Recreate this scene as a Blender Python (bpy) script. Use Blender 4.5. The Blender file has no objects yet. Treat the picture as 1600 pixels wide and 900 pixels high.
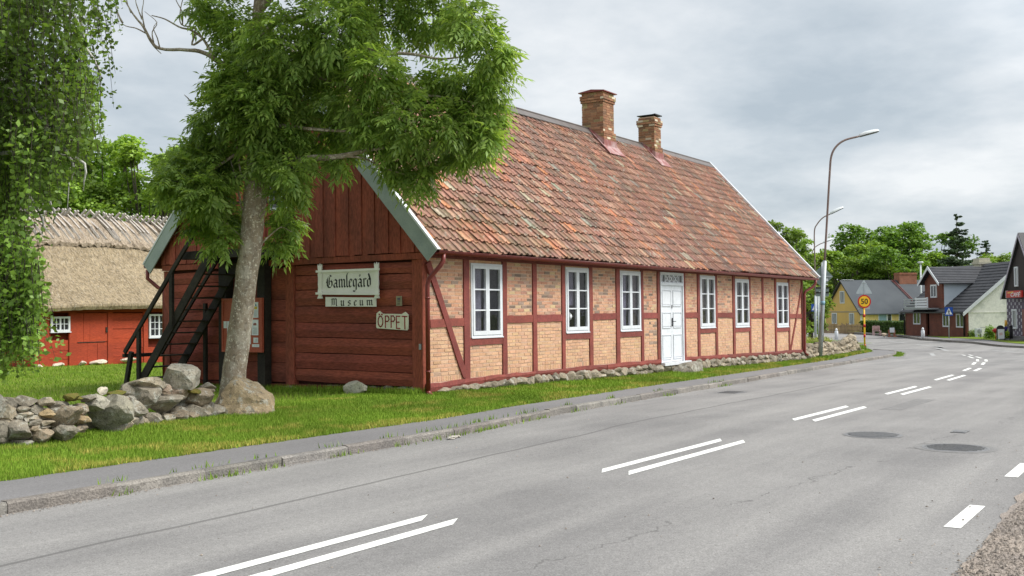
import bpy, bmesh, math, random
import numpy as np
from mathutils import Vector, Matrix, noise
R = math.radians
scene = bpy.context.scene
COL = scene.collection
rnd = random.Random(7)

# ------------------------------------------------------------------ camera
F_, YAW, PIT, ROL = 1650.0, 0.584259, 0.0237585, -0.0107573
CAM = np.array([-15.954, -12.540, 1.610])
_F = np.array([math.cos(YAW)*math.cos(PIT), math.sin(YAW)*math.cos(PIT), math.sin(PIT)])
_R = np.array([math.sin(YAW), -math.cos(YAW), 0.0]); _U = np.cross(_R, _F)
_c, _s = math.cos(ROL), math.sin(ROL)
_R2 = _c*_R+_s*_U; _U2 = -_s*_R+_c*_U
cam = bpy.data.cameras.new('camera'); cam.lens = F_/1600*36; cam.sensor_width = 36
cam.clip_start = .1; cam.clip_end = 3000
camo = bpy.data.objects.new('camera', cam); COL.objects.link(camo)
camo.matrix_world = Matrix(((_R2[0], _U2[0], -_F[0], CAM[0]), (_R2[1], _U2[1], -_F[1], CAM[1]), (_R2[2], _U2[2], -_F[2], CAM[2]), (0, 0, 0, 1)))
scene.camera = camo

def at(px, py, d):
    """survey helper: the place seen at a spot of the photograph at a measured distance d"""
    r = _F+_R2*(px-800)/F_-_U2*(py-450)/F_
    return CAM+r*d
def on_plane(px, py, p0, n):
    r = _F+_R2*(px-800)/F_-_U2*(py-450)/F_
    n = np.array(n, float); t = ((np.array(p0)-CAM)@n)/(r@n)
    return CAM+r*t
def g(X, Y):
    z = .08-.0135*min(max(X, 0), 40)-.003*min(max(X-40, 0), 70)
    if Y > 0: z -= .012*min(Y, 9)
    if Y < 0: z -= .05*min(-Y, 2.2)
    return z

# ------------------------------------------------------------------ mesh builder
class MB:
    def __init__(s): s.v = []; s.f = []; s.c = []; s.m = []; s.sm = []
    def add(s, vs, fs, col=(1, 1, 1), mi=0, smooth=False):
        b = len(s.v); s.v += [tuple(v) for v in vs]
        for f in fs:
            s.f.append([b+i for i in f]); s.c.append(col); s.m.append(mi); s.sm.append(smooth)
    def box(s, x0, x1, y0, y1, z0, z1, col=(1, 1, 1), mi=0, jit=0):
        vs = [(x, y, z) for x in (x0, x1) for y in (y0, y1) for z in (z0, z1)]
        if jit: vs = [tuple(a+rnd.uniform(-jit, jit) for a in v) for v in vs]
        s.add(vs, [(0, 1, 3, 2), (4, 6, 7, 5), (0, 4, 5, 1), (2, 3, 7, 6), (0, 2, 6, 4), (1, 5, 7, 3)], col, mi)
    def obox(s, c, ax, hs, col=(1, 1, 1), mi=0):
        c = np.array(c, float); ax = [np.array(a, float) for a in ax]
        vs = [c+i*hs[0]*ax[0]+j*hs[1]*ax[1]+k*hs[2]*ax[2] for i in (-1, 1) for j in (-1, 1) for k in (-1, 1)]
        s.add(vs, [(0, 1, 3, 2), (4, 6, 7, 5), (0, 4, 5, 1), (2, 3, 7, 6), (0, 2, 6, 4), (1, 5, 7, 3)], col, mi)
    def beam(s, a, b, w, h, up=(0, 0, 1), col=(1, 1, 1), mi=0):
        a = np.array(a, float); b = np.array(b, float); d = b-a; L = np.linalg.norm(d); d /= L
        u = np.array(up, float); sd = np.cross(d, u); sd /= np.linalg.norm(sd); u = np.cross(sd, d)
        s.obox((a+b)/2, (d, sd, u), (L/2, w/2, h/2), col, mi)
    def prism(s, poly, ext, col=(1, 1, 1), mi=0):
        """poly: list of 3d points, ext: vector"""
        n = len(poly); e = np.array(ext, float)
        vs = [np.array(p, float) for p in poly]+[np.array(p, float)+e for p in poly]
        fs = [list(range(n))[::-1], list(range(n, 2*n))]+[(i, (i+1) % n, n+(i+1) % n, n+i) for i in range(n)]
        s.add(vs, fs, col, mi)
    def tube(s, pts, rad, n=8, col=(1, 1, 1), mi=0, smooth=True, cap=True, wob=0):
        pts = [np.array(p, float) for p in pts]; k = len(pts)
        if not hasattr(rad, '__len__'): rad = [rad]*k
        vs = []; ref = None
        for i, p in enumerate(pts):
            d = pts[min(i+1, k-1)]-pts[max(i-1, 0)]; d = d/(np.linalg.norm(d)+1e-9)
            if ref is None: ref = np.array([1., 0, 0]) if abs(d[0]) < .8 else np.array([0, 1., 0])
            a = ref-d*(ref@d); a /= np.linalg.norm(a); ref = a; b = np.cross(d, a)
            for j in range(n):
                t = 2*math.pi*j/n; r = rad[i]*(1+(rnd.uniform(-wob, wob) if wob else 0))
                vs.append(p+a*r*math.cos(t)+b*r*math.sin(t))
        fs = [(i*n+j, i*n+(j+1) % n, (i+1)*n+(j+1) % n, (i+1)*n+j) for i in range(k-1) for j in range(n)]
        s.add(vs, fs, col, mi, smooth)
        if cap:
            b0 = len(s.v)-k*n
            s.f.append([b0+j for j in range(n)][::-1]); s.f.append([b0+(k-1)*n+j for j in range(n)])
            s.c += [col, col]; s.m += [mi, mi]; s.sm += [False, False]
    def build(s, name, mats, parent=None, origin=None, local=False):
        me = bpy.data.meshes.new(name)
        off = np.zeros(3)
        if not local:
            if parent is not None: off = np.array(parent['_o'])
            elif origin is not None: off = np.array(origin, float)
            elif s.v:
                a = np.array(s.v); off = np.array([(a[:, 0].min()+a[:, 0].max())/2, (a[:, 1].min()+a[:, 1].max())/2, a[:, 2].min()])
        vs = np.array(s.v, float)-off
        me.from_pydata(vs.tolist(), [], s.f)
        if not isinstance(mats, (list, tuple)): mats = [mats]
        for m in mats: me.materials.append(m)
        n = len(me.polygons)
        if n == len(s.c):
            me.polygons.foreach_set('material_index', s.m); me.polygons.foreach_set('use_smooth', s.sm)
            at_ = me.attributes.new('col', 'FLOAT_COLOR', 'FACE')
            at_.data.foreach_set('color', np.array([(c[0], c[1], c[2], 1.) for c in s.c]).ravel())
        bm = bmesh.new(); bm.from_mesh(me); bmesh.ops.recalc_face_normals(bm, faces=bm.faces); bm.to_mesh(me); bm.free()
        return link(name, me, parent, None if parent is not None else off)

def npmesh(name, verts, k, mats, parent=None, col=None, origin=None, smooth=False):
    """faces are consecutive runs of k vertices"""
    me = bpy.data.meshes.new(name); verts = np.asarray(verts, float)
    off = np.array(parent['_o']) if parent is not None else (np.array(origin, float) if origin is not None else np.zeros(3))
    verts = verts-off
    nv = len(verts); nf = nv//k
    me.vertices.add(nv); me.vertices.foreach_set('co', verts.ravel())
    me.loops.add(nv); me.loops.foreach_set('vertex_index', np.arange(nv, dtype=np.int32))
    me.polygons.add(nf); me.polygons.foreach_set('loop_start', np.arange(0, nv, k, dtype=np.int32))
    me.polygons.foreach_set('loop_total', np.full(nf, k, dtype=np.int32))
    if not isinstance(mats, (list, tuple)): mats = [mats]
    for m in mats: me.materials.append(m)
    if col is not None:
        a = me.attributes.new('col', 'FLOAT_COLOR', 'FACE')
        c = np.ones((nf, 4)); c[:, :3] = col; a.data.foreach_set('color', c.ravel())
    me.update(); me.validate()
    if smooth: me.polygons.foreach_set('use_smooth', [True]*nf)
    return link(name, me, parent, None if parent is not None else off)

def link(name, me, parent=None, loc=None):
    o = bpy.data.objects.new(name, me); COL.objects.link(o)
    if parent is not None: o.parent = parent; o['_o'] = list(parent['_o'])
    elif loc is not None: o.location = [float(x) for x in loc]; o['_o'] = [float(x) for x in loc]
    else: o['_o'] = [0., 0., 0.]
    return o
def tag(o, label=None, cat=None, group=None, kind=None):
    if label: o['label'] = label
    if cat: o['category'] = cat
    if group: o['group'] = group
    if kind: o['kind'] = kind
    return o
def thing(name, loc, label, cat, group=None, rz=0):
    o = bpy.data.objects.new(name, None); COL.objects.link(o); o.empty_display_size = .2
    o.location = [float(x) for x in loc]; o.rotation_euler.z = rz
    o['_o'] = [float(x) for x in loc] if rz == 0 else [0., 0., 0.]
    return tag(o, label, cat, group)
def lthing(name, loc, label, cat, group=None, rz=0):
    """thing whose parts are given in its own coordinates"""
    o = thing(name, loc, label, cat, group, rz); o['_o'] = [0., 0., 0.]; return o
def part_origin(o, org): o['_o'] = org
def clone(src, loc, rz=0, sc=1, label=None, cat=None, group=None):
    """a thing with copies of its parts and sub-parts"""
    def rec(o, par):
        c = o.copy(); COL.objects.link(c); c.parent = par
        for ch in [x for x in bpy.data.objects if x.parent == o]: rec(ch, c)
        return c
    c = rec(src, None); c.location = [float(x) for x in loc]; c.rotation_euler.z = rz
    c.scale = (sc, sc, sc) if not hasattr(sc, '__len__') else sc
    tag(c, label, cat, group); return c

# ------------------------------------------------------------------ materials
def nt(name):
    m = bpy.data.materials.new(name); m.use_nodes = True; t = m.node_tree
    b = t.nodes['Principled BSDF']; b.inputs['Specular IOR Level'].default_value = .35
    return m, t, b
def rgb(c): return (c[0], c[1], c[2], 1)
def ramp(t, fac, stops, interp='LINEAR'):
    n = t.nodes.new('ShaderNodeValToRGB'); n.color_ramp.interpolation = interp
    e = n.color_ramp.elements
    while len(e) < len(stops): e.new(.5)
    for i, (p, c) in enumerate(stops): e[i].position = p; e[i].color = rgb(c) if hasattr(c, '__len__') else (c, c, c, 1)
    t.links.new(fac, n.inputs[0]); return n.outputs[0]
def tnoise(t, scale, detail=4, rough=.6, vec=None, out='Fac'):
    n = t.nodes.new('ShaderNodeTexNoise'); n.inputs['Scale'].default_value = scale
    n.inputs['Detail'].default_value = detail; n.inputs['Roughness'].default_value = rough
    if vec is not None: t.links.new(vec, n.inputs['Vector'])
    return n.outputs[out]
def gpos(t, scale=(1, 1, 1), rot=(0, 0, 0), obj=False):
    if obj:
        n = t.nodes.new('ShaderNodeTexCoord'); o = n.outputs['Object']
    else:
        n = t.nodes.new('ShaderNodeNewGeometry'); o = n.outputs['Position']
    m = t.nodes.new('ShaderNodeMapping'); m.inputs['Scale'].default_value = scale; m.inputs['Rotation'].default_value = rot
    t.links.new(o, m.inputs[0]); return m.outputs[0]
def mixc(t, fac, a, b, mode='MIX'):
    n = t.nodes.new('ShaderNodeMix'); n.data_type = 'RGBA'; n.blend_type = mode
    for i, v in ((0, fac), (6, a), (7, b)):
        if hasattr(v, 'is_linked'): t.links.new(v, n.inputs[i])
        elif i == 0: n.inputs[0].default_value = v
        else: n.inputs[i].default_value = rgb(v)
    return n.outputs[2]
def math_(t, op, a, b=0.0, c=None):
    n = t.nodes.new('ShaderNodeMath'); n.operation = op
    for i, v in enumerate((a, b, c)):
        if v is None: continue
        if hasattr(v, 'is_linked'): t.links.new(v, n.inputs[i])
        else: n.inputs[i].default_value = v
    return n.outputs[0]
def bump(t, b, h, strength=.3, dist=.02):
    n = t.nodes.new('ShaderNodeBump'); n.inputs['Strength'].default_value = strength; n.inputs['Distance'].default_value = dist
    t.links.new(h, n.inputs['Height']); t.links.new(n.outputs[0], b.inputs['Normal'])
def attr(t):
    n = t.nodes.new('ShaderNodeAttribute'); n.attribute_name = 'col'; return n.outputs['Color']
def pmat(name, c1, c2=None, scale=3, stretch=(1, 1, 1), rough=.75, bmp=.2, bscale=40, metal=0, useattr=False, fine=.25, spec=None, dist=.01, lo=.35, hi=.65):
    """two-tone procedural surface: broad patches, fine grain, bump"""
    m, t, b = nt(name); c2 = c2 or tuple(x*.75 for x in c1)
    v = gpos(t, stretch)
    f = ramp(t, tnoise(t, scale, 5, .6, v), [(lo, 0), (hi, 1)])
    c = mixc(t, f, c1, c2)
    gn = tnoise(t, bscale, 3, .6, v)
    if fine:
        k = ramp(t, gn, [(.3, 1-fine), (.7, 1+fine)]); c = mixc(t, 1.0, c, k, 'MULTIPLY')
    if useattr: c = mixc(t, 1.0, c, attr(t), 'MULTIPLY')
    t.links.new(c, b.inputs['Base Color']); b.inputs['Roughness'].default_value = rough; b.inputs['Metallic'].default_value = metal
    if spec is not None: b.inputs['Specular IOR Level'].default_value = spec
    if bmp: bump(t, b, gn, bmp, dist)
    return m
def fmat(name, c, rough=.6, metal=0, spec=.35):
    return pmat(name, c, tuple(x*.86 for x in c), scale=4, rough=rough, bmp=.05, bscale=60, metal=metal, fine=.08, spec=spec)

def leafmat(name, c1, c2, trans=.35, rough=.45):
    m, t, b = nt(name)
    n = t.nodes.new('ShaderNodeNewGeometry')
    c = mixc(t, n.outputs['Random Per Island'], c1, c2)
    c = mixc(t, 1.0, c, attr(t), 'MULTIPLY')
    t.links.new(c, b.inputs['Base Color']); b.inputs['Roughness'].default_value = rough
    tr = t.nodes.new('ShaderNodeBsdfTranslucent'); mx = t.nodes.new('ShaderNodeMixShader'); mx.inputs[0].default_value = trans
    c2_ = mixc(t, 1.0, c, (1.15, 1.15, .55), 'MULTIPLY')
    t.links.new(c2_, tr.inputs[0]); t.links.new(b.outputs[0], mx.inputs[1]); t.links.new(tr.outputs[0], mx.inputs[2])
    t.links.new(mx.outputs[0], t.nodes['Material Output'].inputs[0])
    return m
M = {}
M['falu'] = pmat('falu_red_boards', (.34, .080, .048), (.20, .055, .036), scale=1.3, stretch=(1, 1, .35), rough=.85, bmp=.35, bscale=26, useattr=True, fine=.3)
M['falu_h'] = pmat('falu_red_logs', (.325, .078, .048), (.195, .053, .037), scale=1.2, stretch=(.5, .35, 2.2), rough=.85, bmp=.5, bscale=22, useattr=True, fine=.32, dist=.015)
M['barnred'] = pmat('barn_red_boards', (.42, .062, .022), (.30, .045, .02), scale=1.1, stretch=(.4, .4, 2), rough=.85, bmp=.4, bscale=22, useattr=True, fine=.25)
M['timber'] = pmat('oxblood_timber', (.25, .060, .045), (.18, .045, .035), scale=3, rough=.75, bmp=.3, bscale=30, useattr=True, fine=.22)
M['gutter'] = pmat('oxblood_metal', (.20, .03, .022), (.15, .026, .02), scale=5, rough=.4, bmp=.05, fine=.08, spec=.5)
M['black'] = pmat('tarred_timber', (.016, .013, .011), (.035, .03, .022), scale=3, rough=.8, bmp=.4, bscale=25, fine=.3, useattr=True)
M['white'] = pmat('white_paint', (.66, .68, .71), (.56, .58, .60), scale=6, rough=.5, bmp=.12, bscale=50, fine=.05, useattr=True, lo=.5, hi=.8)
M['barge'] = pmat('grey_green_bargeboard', (.34, .39, .37), (.27, .32, .31), scale=2.5, rough=.6, bmp=.1, bscale=40, fine=.1, useattr=True)
M['curtain'] = pmat('curtain_cloth', (.5, .48, .56), (.4, .38, .46), scale=8, rough=.9, bmp=.1, useattr=True)
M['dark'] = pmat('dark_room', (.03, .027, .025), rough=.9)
M['mortar'] = pmat('lime_mortar', (.56, .385, .275), (.47, .33, .245), scale=3, rough=.95, bmp=.5, bscale=60, fine=.2)
M['brick'] = pmat('hand_made_brick', (1.02, .98, .92), (.88, .84, .78), scale=2.2, rough=.9, bmp=.6, bscale=45, useattr=True, fine=.22)
M['galv'] = pmat('galvanised_steel', (.36, .38, .40), (.28, .30, .32), scale=6, rough=.45, bmp=.05, metal=.35, fine=.12)
M['lead'] = pmat('ridge_metal', (.10, .085, .08), (.14, .12, .11), scale=5, rough=.5, bmp=.1, fine=.12)
M['flash'] = pmat('worn_red_flashing', (.26, .085, .075), (.40, .27, .26), scale=4, rough=.55, bmp=.1, fine=.15, lo=.45, hi=.62)
M['blackmetal'] = fmat('black_metal', (.02, .02, .022), .5)
M['thatch_end'] = None

def glass(name, tint=(.03, .03, .035), alpha=.55):
    m, t, b = nt(name)
    b.inputs['Base Color'].default_value = rgb(tint); b.inputs['Roughness'].default_value = .03; b.inputs['Specular IOR Level'].default_value = .6
    wn = tnoise(t, 3.5, 2, .5, gpos(t)); bump(t, b, wn, .12, .02)
    tr = t.nodes.new('ShaderNodeBsdfTransparent'); mx = t.nodes.new('ShaderNodeMixShader'); mx.inputs[0].default_value = alpha
    t.links.new(tr.outputs[0], mx.inputs[1]); t.links.new(b.outputs[0], mx.inputs[2]); t.links.new(mx.outputs[0], t.nodes['Material Output'].inputs[0])
    return m
M['glass'] = glass('window_glass', (.03, .03, .035), .24); M['darkglass'] = glass('dark_window_glass', (.035, .04, .045), .93)

def stone_mat(name, lichen=.5):
    m, t, b = nt(name); v = gpos(t)
    base = mixc(t, ramp(t, tnoise(t, 3, 6, .7, v), [(.35, 0), (.65, 1)]), (.225, .205, .175), (.36, .32, .26))
    base = mixc(t, 1.0, base, attr(t), 'MULTIPLY')
    li = ramp(t, tnoise(t, 7, 5, .7, v), [(.54, 0), (.60, lichen)])
    base = mixc(t, li, base, (.48, .48, .42))
    dk = ramp(t, tnoise(t, 13, 5, .75, v), [(.56, 0), (.62, .7)])
    base = mixc(t, dk, base, (.09, .085, .07))
    fn = tnoise(t, 60, 4, .7, v)
    base = mixc(t, 1.0, base, ramp(t, fn, [(.3, .7), (.7, 1.3)]), 'MULTIPLY')
    t.links.new(base, b.inputs['Base Color']); b.inputs['Roughness'].default_value = .92; b.inputs['Specular IOR Level'].default_value = .2
    bump(t, b, tnoise(t, 18, 6, .7, v), .7, .03)
    return m
M['stone'] = stone_mat('field_stone')
M['moss'] = pmat('moss', (.10, .11, .02), (.17, .13, .03), scale=12, rough=1, bmp=.8, bscale=80)

def rock(mb, c, r, rot=0, tilt=0, seed=0, sub=3, col=(1, 1, 1), facet=.18, mi=0, cuts=None, npl=13):
    """an irregular field stone: a sphere cut by random planes and roughened"""
    bm = bmesh.new(); bmesh.ops.create_icosphere(bm, subdivisions=sub, radius=1)
    rr = random.Random(seed); planes = []
    for _ in range(npl):
        n = Vector((rr.gauss(0, 1), rr.gauss(0, 1), rr.gauss(0, 1))).normalized(); planes.append((n, rr.uniform(.55, .84)))
    for q, d in (cuts or ()): planes.append((Vector(q).normalized(), d))
    m = Matrix.Rotation(rot, 3, 'Z') @ Matrix.Rotation(tilt, 3, Vector((_F[0], _F[1], 0)))
    # stones are given in a frame turned to the view so their long side lies as surveyed
    vs = []
    for v in bm.verts:
        p = v.co.copy()
        for n, d in planes:
            e = p.dot(n)-d
            if e > 0: p -= n*e*.97
        k = 1+facet*.5*noise.noise(p*2.3+Vector((seed*3.1, 0, 0)))+.07*noise.noise(p*5+Vector((0, seed, 0)))+.03*noise.noise(p*13)
        p *= k*1.2
        p = Vector((p.x*r[0], p.y*r[1], p.z*r[2])); p = m @ p
        vs.append((c[0]+p.x, c[1]+p.y, c[2]+p.z))
    mb.add(vs, [[v.index for v in f.verts] for f in bm.faces], col, mi, False)
    bm.free()
VR = math.atan2(_R2[1], _R2[0])
# ------------------------------------------------------------------ setting
def asphalt(name, base, dark, seam=True, speck=.35):
    m, t, b = nt(name); v = gpos(t)
    vb = gpos(t, (.12, 1.1, 1), (0, 0, R(-2)))
    f = ramp(t, tnoise(t, 1.1, 4, .55, vb), [(.36, 0), (.62, 1)])
    c = mixc(t, f, base, dark)
    c = mixc(t, ramp(t, tnoise(t, .45, 4, .6, v), [(.35, 0), (.7, .45)]), c, tuple(x*1.22 for x in base))
    fn = tnoise(t, 75, 2, .9, v); c = mixc(t, 1.0, c, ramp(t, fn, [(.3, 1-speck), (.5, 1.0), (.72, 1+speck)]), 'MULTIPLY')
    fn2 = tnoise(t, 24, 3, .8, v); c = mixc(t, 1.0, c, ramp(t, fn2, [(.3, .86), (.7, 1.14)]), 'MULTIPLY')
    # small dark pits and repaired blots
    c = mixc(t, ramp(t, tnoise(t, 5.5, 3, .8, gpos(t, (.6, 1.6, 1))), [(.70, 0), (.74, .35)]), c, tuple(x*.45 for x in base))
    if seam:
        sx = t.nodes.new('ShaderNodeSeparateXYZ'); t.links.new(v, sx.inputs[0])
        w = math_(t, 'MULTIPLY', math_(t, 'SUBTRACT', tnoise(t, .22, 3, .6, v), .5), .35)
        # lengthwise paving joint: y = -5.35 + .05 x
        yy = math_(t, 'ADD', math_(t, 'SUBTRACT', sx.outputs[1], math_(t, 'MULTIPLY', sx.outputs[0], .045)), math_(t, 'ADD', w, 4.83))
        d = math_(t, 'ABSOLUTE', yy)
        s1 = math_(t, 'MULTIPLY', math_(t, 'LESS_THAN', d, .028), math_(t, 'LESS_THAN', sx.outputs[0], 14.0))
        c = mixc(t, math_(t, 'MULTIPLY', s1, .62), c, tuple(x*.35 for x in base))
        # fine crack further out
        w2 = math_(t, 'MULTIPLY', math_(t, 'SUBTRACT', tnoise(t, 1.3, 4, .7, v), .5), .8)
        y2 = math_(t, 'ABSOLUTE', math_(t, 'ADD', math_(t, 'ADD', sx.outputs[1], math_(t, 'MULTIPLY', sx.outputs[0], .10)), math_(t, 'ADD', w2, 9.55)))
        s2 = math_(t, 'MULTIPLY', math_(t, 'LESS_THAN', y2, .012), math_(t, 'GREATER_THAN', tnoise(t, 1.7, 2, .5, v), .47))
        c = mixc(t, math_(t, 'MULTIPLY', s2, .6), c, tuple(x*.4 for x in base))
    t.links.new(c, b.inputs['Base Color']); b.inputs['Roughness'].default_value = .88; b.inputs['Specular IOR Level'].default_value = .3
    bump(t, b, fn, .45, .006)
    return m
M['road'] = asphalt('worn_asphalt', (.240, .231, .221), (.168, .162, .158))
M['walk'] = asphalt('pavement_asphalt', (.175, .168, .168), (.152, .147, .147), seam=False, speck=.2)
def grass_ground():
    m, t, b = nt('lawn_soil'); v = gpos(t)
    c = mixc(t, ramp(t, tnoise(t, .9, 5, .6, v), [(.35, 0), (.65, 1)]), (.10, .165, .018), (.17, .215, .03))
    c = mixc(t, ramp(t, tnoise(t, 2.4, 4, .7, v), [(.56, 0), (.68, .6)]), c, (.27, .23, .09))
    fn = tnoise(t, 38, 4, .75, v); c = mixc(t, 1.0, c, ramp(t, fn, [(.3, .62), (.7, 1.35)]), 'MULTIPLY')
    t.links.new(c, b.inputs['Base Color']); b.inputs['Roughness'].default_value = .95; b.inputs['Specular IOR Level'].default_value = .1
    bump(t, b, fn, .8, .03); return m
M['lawn'] = grass_ground()
M['gravel'] = pmat('gravel_shoulder', (.36, .30, .25), (.25, .215, .19), scale=1.4, rough=.95, bmp=1, bscale=55, fine=.45, dist=.02)
M['paint'] = pmat('road_paint', (.74, .74, .70), (.52, .52, .49), scale=7, rough=.6, bmp=.3, bscale=70, fine=.16, dist=.004, lo=.52, hi=.72)
M['oldpaint'] = pmat('worn_road_paint', (.38, .38, .37), (.27, .27, .265), scale=3, rough=.7, bmp=.2, bscale=70, fine=.2)
M['kerb'] = pmat('granite_kerb', (.25, .228, .205), (.175, .162, .15), scale=4, rough=.9, bmp=.9, bscale=45, useattr=True, fine=.32, dist=.02)

def interp(pts, x):
    if x <= pts[0][0]: return pts[0][1]
    for (a, b), (c, d) in zip(pts, pts[1:]):
        if x <= c: return b+(d-b)*(x-a)/(c-a)
    return pts[-1][1]
KERB = [(-60, -3.6), (-10.5, -3.46), (-3.7, -3.42), (3.6, -2.75), (13.35, -1.98), (26.3, -1.06), (30.4, -.84), (34, -.5), (37.3, .25), (39.5, 1.1), (40.9, 2.2)]
LAWN = [(-60, -2.1), (-9.85, -2.24), (-2.5, -2.36), (5.6, -1.74), (22.3, -.62), (26, -.34), (30, .25), (36, 1.15), (38.6, 2.0)]
RHI = [(-60, -3.6)]+KERB[1:]+[(41.0, 3), (41.6, 60), (60, 60), (61, 15), (72, 17.6), (90, 26), (140, 60)]
FAR = [(-60, -11.6), (20, -11.2), (40, -10.5), (46, -7.6), (50.7, -3.6), (53.7, -1.2), (57.5, 1.1), (66, 5.4), (76.6, 9.2), (87, 15.2), (100, 24), (140, 50)]
def surf(name, x0, x1, lo, hi, zf, mat, step=1.0, ny=6, kind='structure', jag=0, side=0):
    mb = MB(); xs = np.arange(x0, x1+step*.5, step); rows = []
    for x in xs:
        a, b = lo(x), hi(x)
        if jag: a += rnd.uniform(-jag, jag)
        rows.append([(x, a+(b-a)*j/ny, zf(x, a+(b-a)*j/ny)) for j in range(ny+1)])
    n = len(rows); vs = [p for r in rows for p in r]
    fs = [(i*(ny+1)+j, (i+1)*(ny+1)+j, (i+1)*(ny+1)+j+1, i*(ny+1)+j+1) for i in range(n-1) for j in range(ny)]
    mb.add(vs, fs)
    if side:   # skirt on the low edge
        vs = [r[0] for r in rows]+[(r[0][0], r[0][1], r[0][2]-side) for r in rows]
        mb.add(vs, [(i, i+1, n+i+1, n+i) for i in range(n-1)])
    o = mb.build(name, mat); tag(o, kind=kind); return o
zr = lambda x, y: g(x, min(y, 0))-.12 if y < 9 else g(x, y)-.12
def gz(x, y): return g(x, y)-.12
# far ground: one sheet to the horizon
mb = MB(); N = 60
xs = sorted(set([-700, -300, -120, -60]+list(range(-40, 141, 10))+[180, 250, 400, 700, 1200])); ys = sorted(set([-900, -400, -150, -60]+list(range(-40, 121, 8))+[160, 240, 400, 900]))
vs = [(x, y, g(x, y)-.26) for x in xs for y in ys]; ny = len(ys)
mb.add(vs, [(i*ny+j, (i+1)*ny+j, (i+1)*ny+j+1, i*ny+j+1) for i in range(len(xs)-1) for j in range(ny-1)])
tag(mb.build('ground', M['lawn']), kind='structure')
surf('road', -60, 140, lambda x: interp(FAR, x)-.5*(x < 45), lambda x: interp(RHI, x)+.04, gz, M['road'], 1.0, 14)
surf('pavement', -60, 40.9, lambda x: interp(KERB, x)+.1, lambda x: max(interp(LAWN, x), interp(KERB, x)+.12)+.15, lambda x, y: g(x, y)-.016, M['walk'], .5, 3)
def bumpy(x, y):
    return g(x, y)+.02*noise.noise(Vector((x*.8, y*.8, 0)))
surf('lawn', -60, 22.6, lambda x: interp(LAWN, x), lambda x: interp(LAWN, x)+2.5, bumpy, M['lawn'], .1, 24, jag=.035, side=.04)
surf('yard', -60, 41, lambda x: interp(LAWN, x)+(2.45 if x <= 22.5 else .35), lambda x: 70, lambda x, y: bumpy(x, y)+(0 if x < 22.6 else min(.35, .35*(x-22.6)/.6)*max(0, min(1, (y-1.2)/1.2))), M['lawn'], .5, 60)
surf('verge', 22.5, 39, lambda x: interp(LAWN, x), lambda x: interp(LAWN, x)+.6, bumpy, M['lawn'], .1, 3, jag=.04)
surf('gravel_shoulder', -60, 44, lambda x: -16.5+max(0, (x-20))*.05, lambda x: interp([(-60, -11.1), (-8.5, -11.12), (-4.9, -11.0), (20, -11.0), (44, -9.5)], x)+.06*noise.noise(Vector((x*3, 0, 0))), lambda x, y: gz(x, y)+.006+.02*max(0, min(1, (-11.3-y)))+.006*noise.noise(Vector((x*5, y*5, 0))), M['gravel'], .12, 24)
surf('far_pavement', 46, 88, lambda x: interp(FAR, x)-3.2, lambda x: interp(FAR, x), lambda x, y: g(x, y)-.0, M['walk'], .5, 4)
surf('far_lawn', 46, 140, lambda x: interp(FAR, x)-40, lambda x: interp(FAR, x)-.9*(x > 66)-1.8*(x <= 66)-.8, lambda x, y: g(x, y)+.02, M['lawn'], 1, 10)
surf('field', 60.9, 140, lambda x: interp(RHI, x), lambda x: 90, lambda x, y: g(x, y), M['lawn'], 1, 14)
# kerb stones
def kerbline(name, P, h0=-.135, w=.115):
    mb = MB(); acc = 0; pts = []
    for (a, b), (c, d) in zip(P, P[1:]):
        L = math.hypot(c-a, d-b); k = max(1, int(L/.98))
        for i in range(k): pts.append((a+(c-a)*i/k, b+(d-b)*i/k))
    pts.append(P[-1])
    for (a, b), (c, d) in zip(pts, pts[1:]):
        dx, dy = c-a, d-b; L = math.hypot(dx, dy); dx /= L; dy /= L; nx, ny_ = -dy, dx
        off = rnd.uniform(-.012, .012); top = rnd.uniform(-.016, .0); cc = rnd.uniform(.82, 1.15)
        col = (cc*rnd.uniform(.98, 1.04), cc, cc*rnd.uniform(.96, 1.0))
        n = 6; vs = []
        for i in range(n+1):
            t = .002+(L-.004)*i/n; x = a+dx*t; y = b+dy*t; z = g(x, min(y, 0))+top
            j1, j2, j3 = (rnd.uniform(-.012, .012) for _ in range(3))
            for (u, zz) in ((0+j1, h0-.02), (.005+j2, -.02+j3*.4), (.03+j3, .002), (w, .002), (w, h0)):
                vs.append((x+nx*(u+off), y+ny_*(u+off), z+zz-.005))
        fs = [(i*5+j, (i+1)*5+j, (i+1)*5+j+1, i*5+j+1) for i in range(n) for j in range(4)]+[(0, 1, 2, 3, 4), tuple(n*5+j for j in (4, 3, 2, 1, 0))]
        mb.add(vs, fs, col)
    o = mb.build(name, M['kerb']); tag(o, kind='structure')
kerbline('kerb', KERB)
kerbline('far_kerb', FAR[3:11][::-1])
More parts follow.
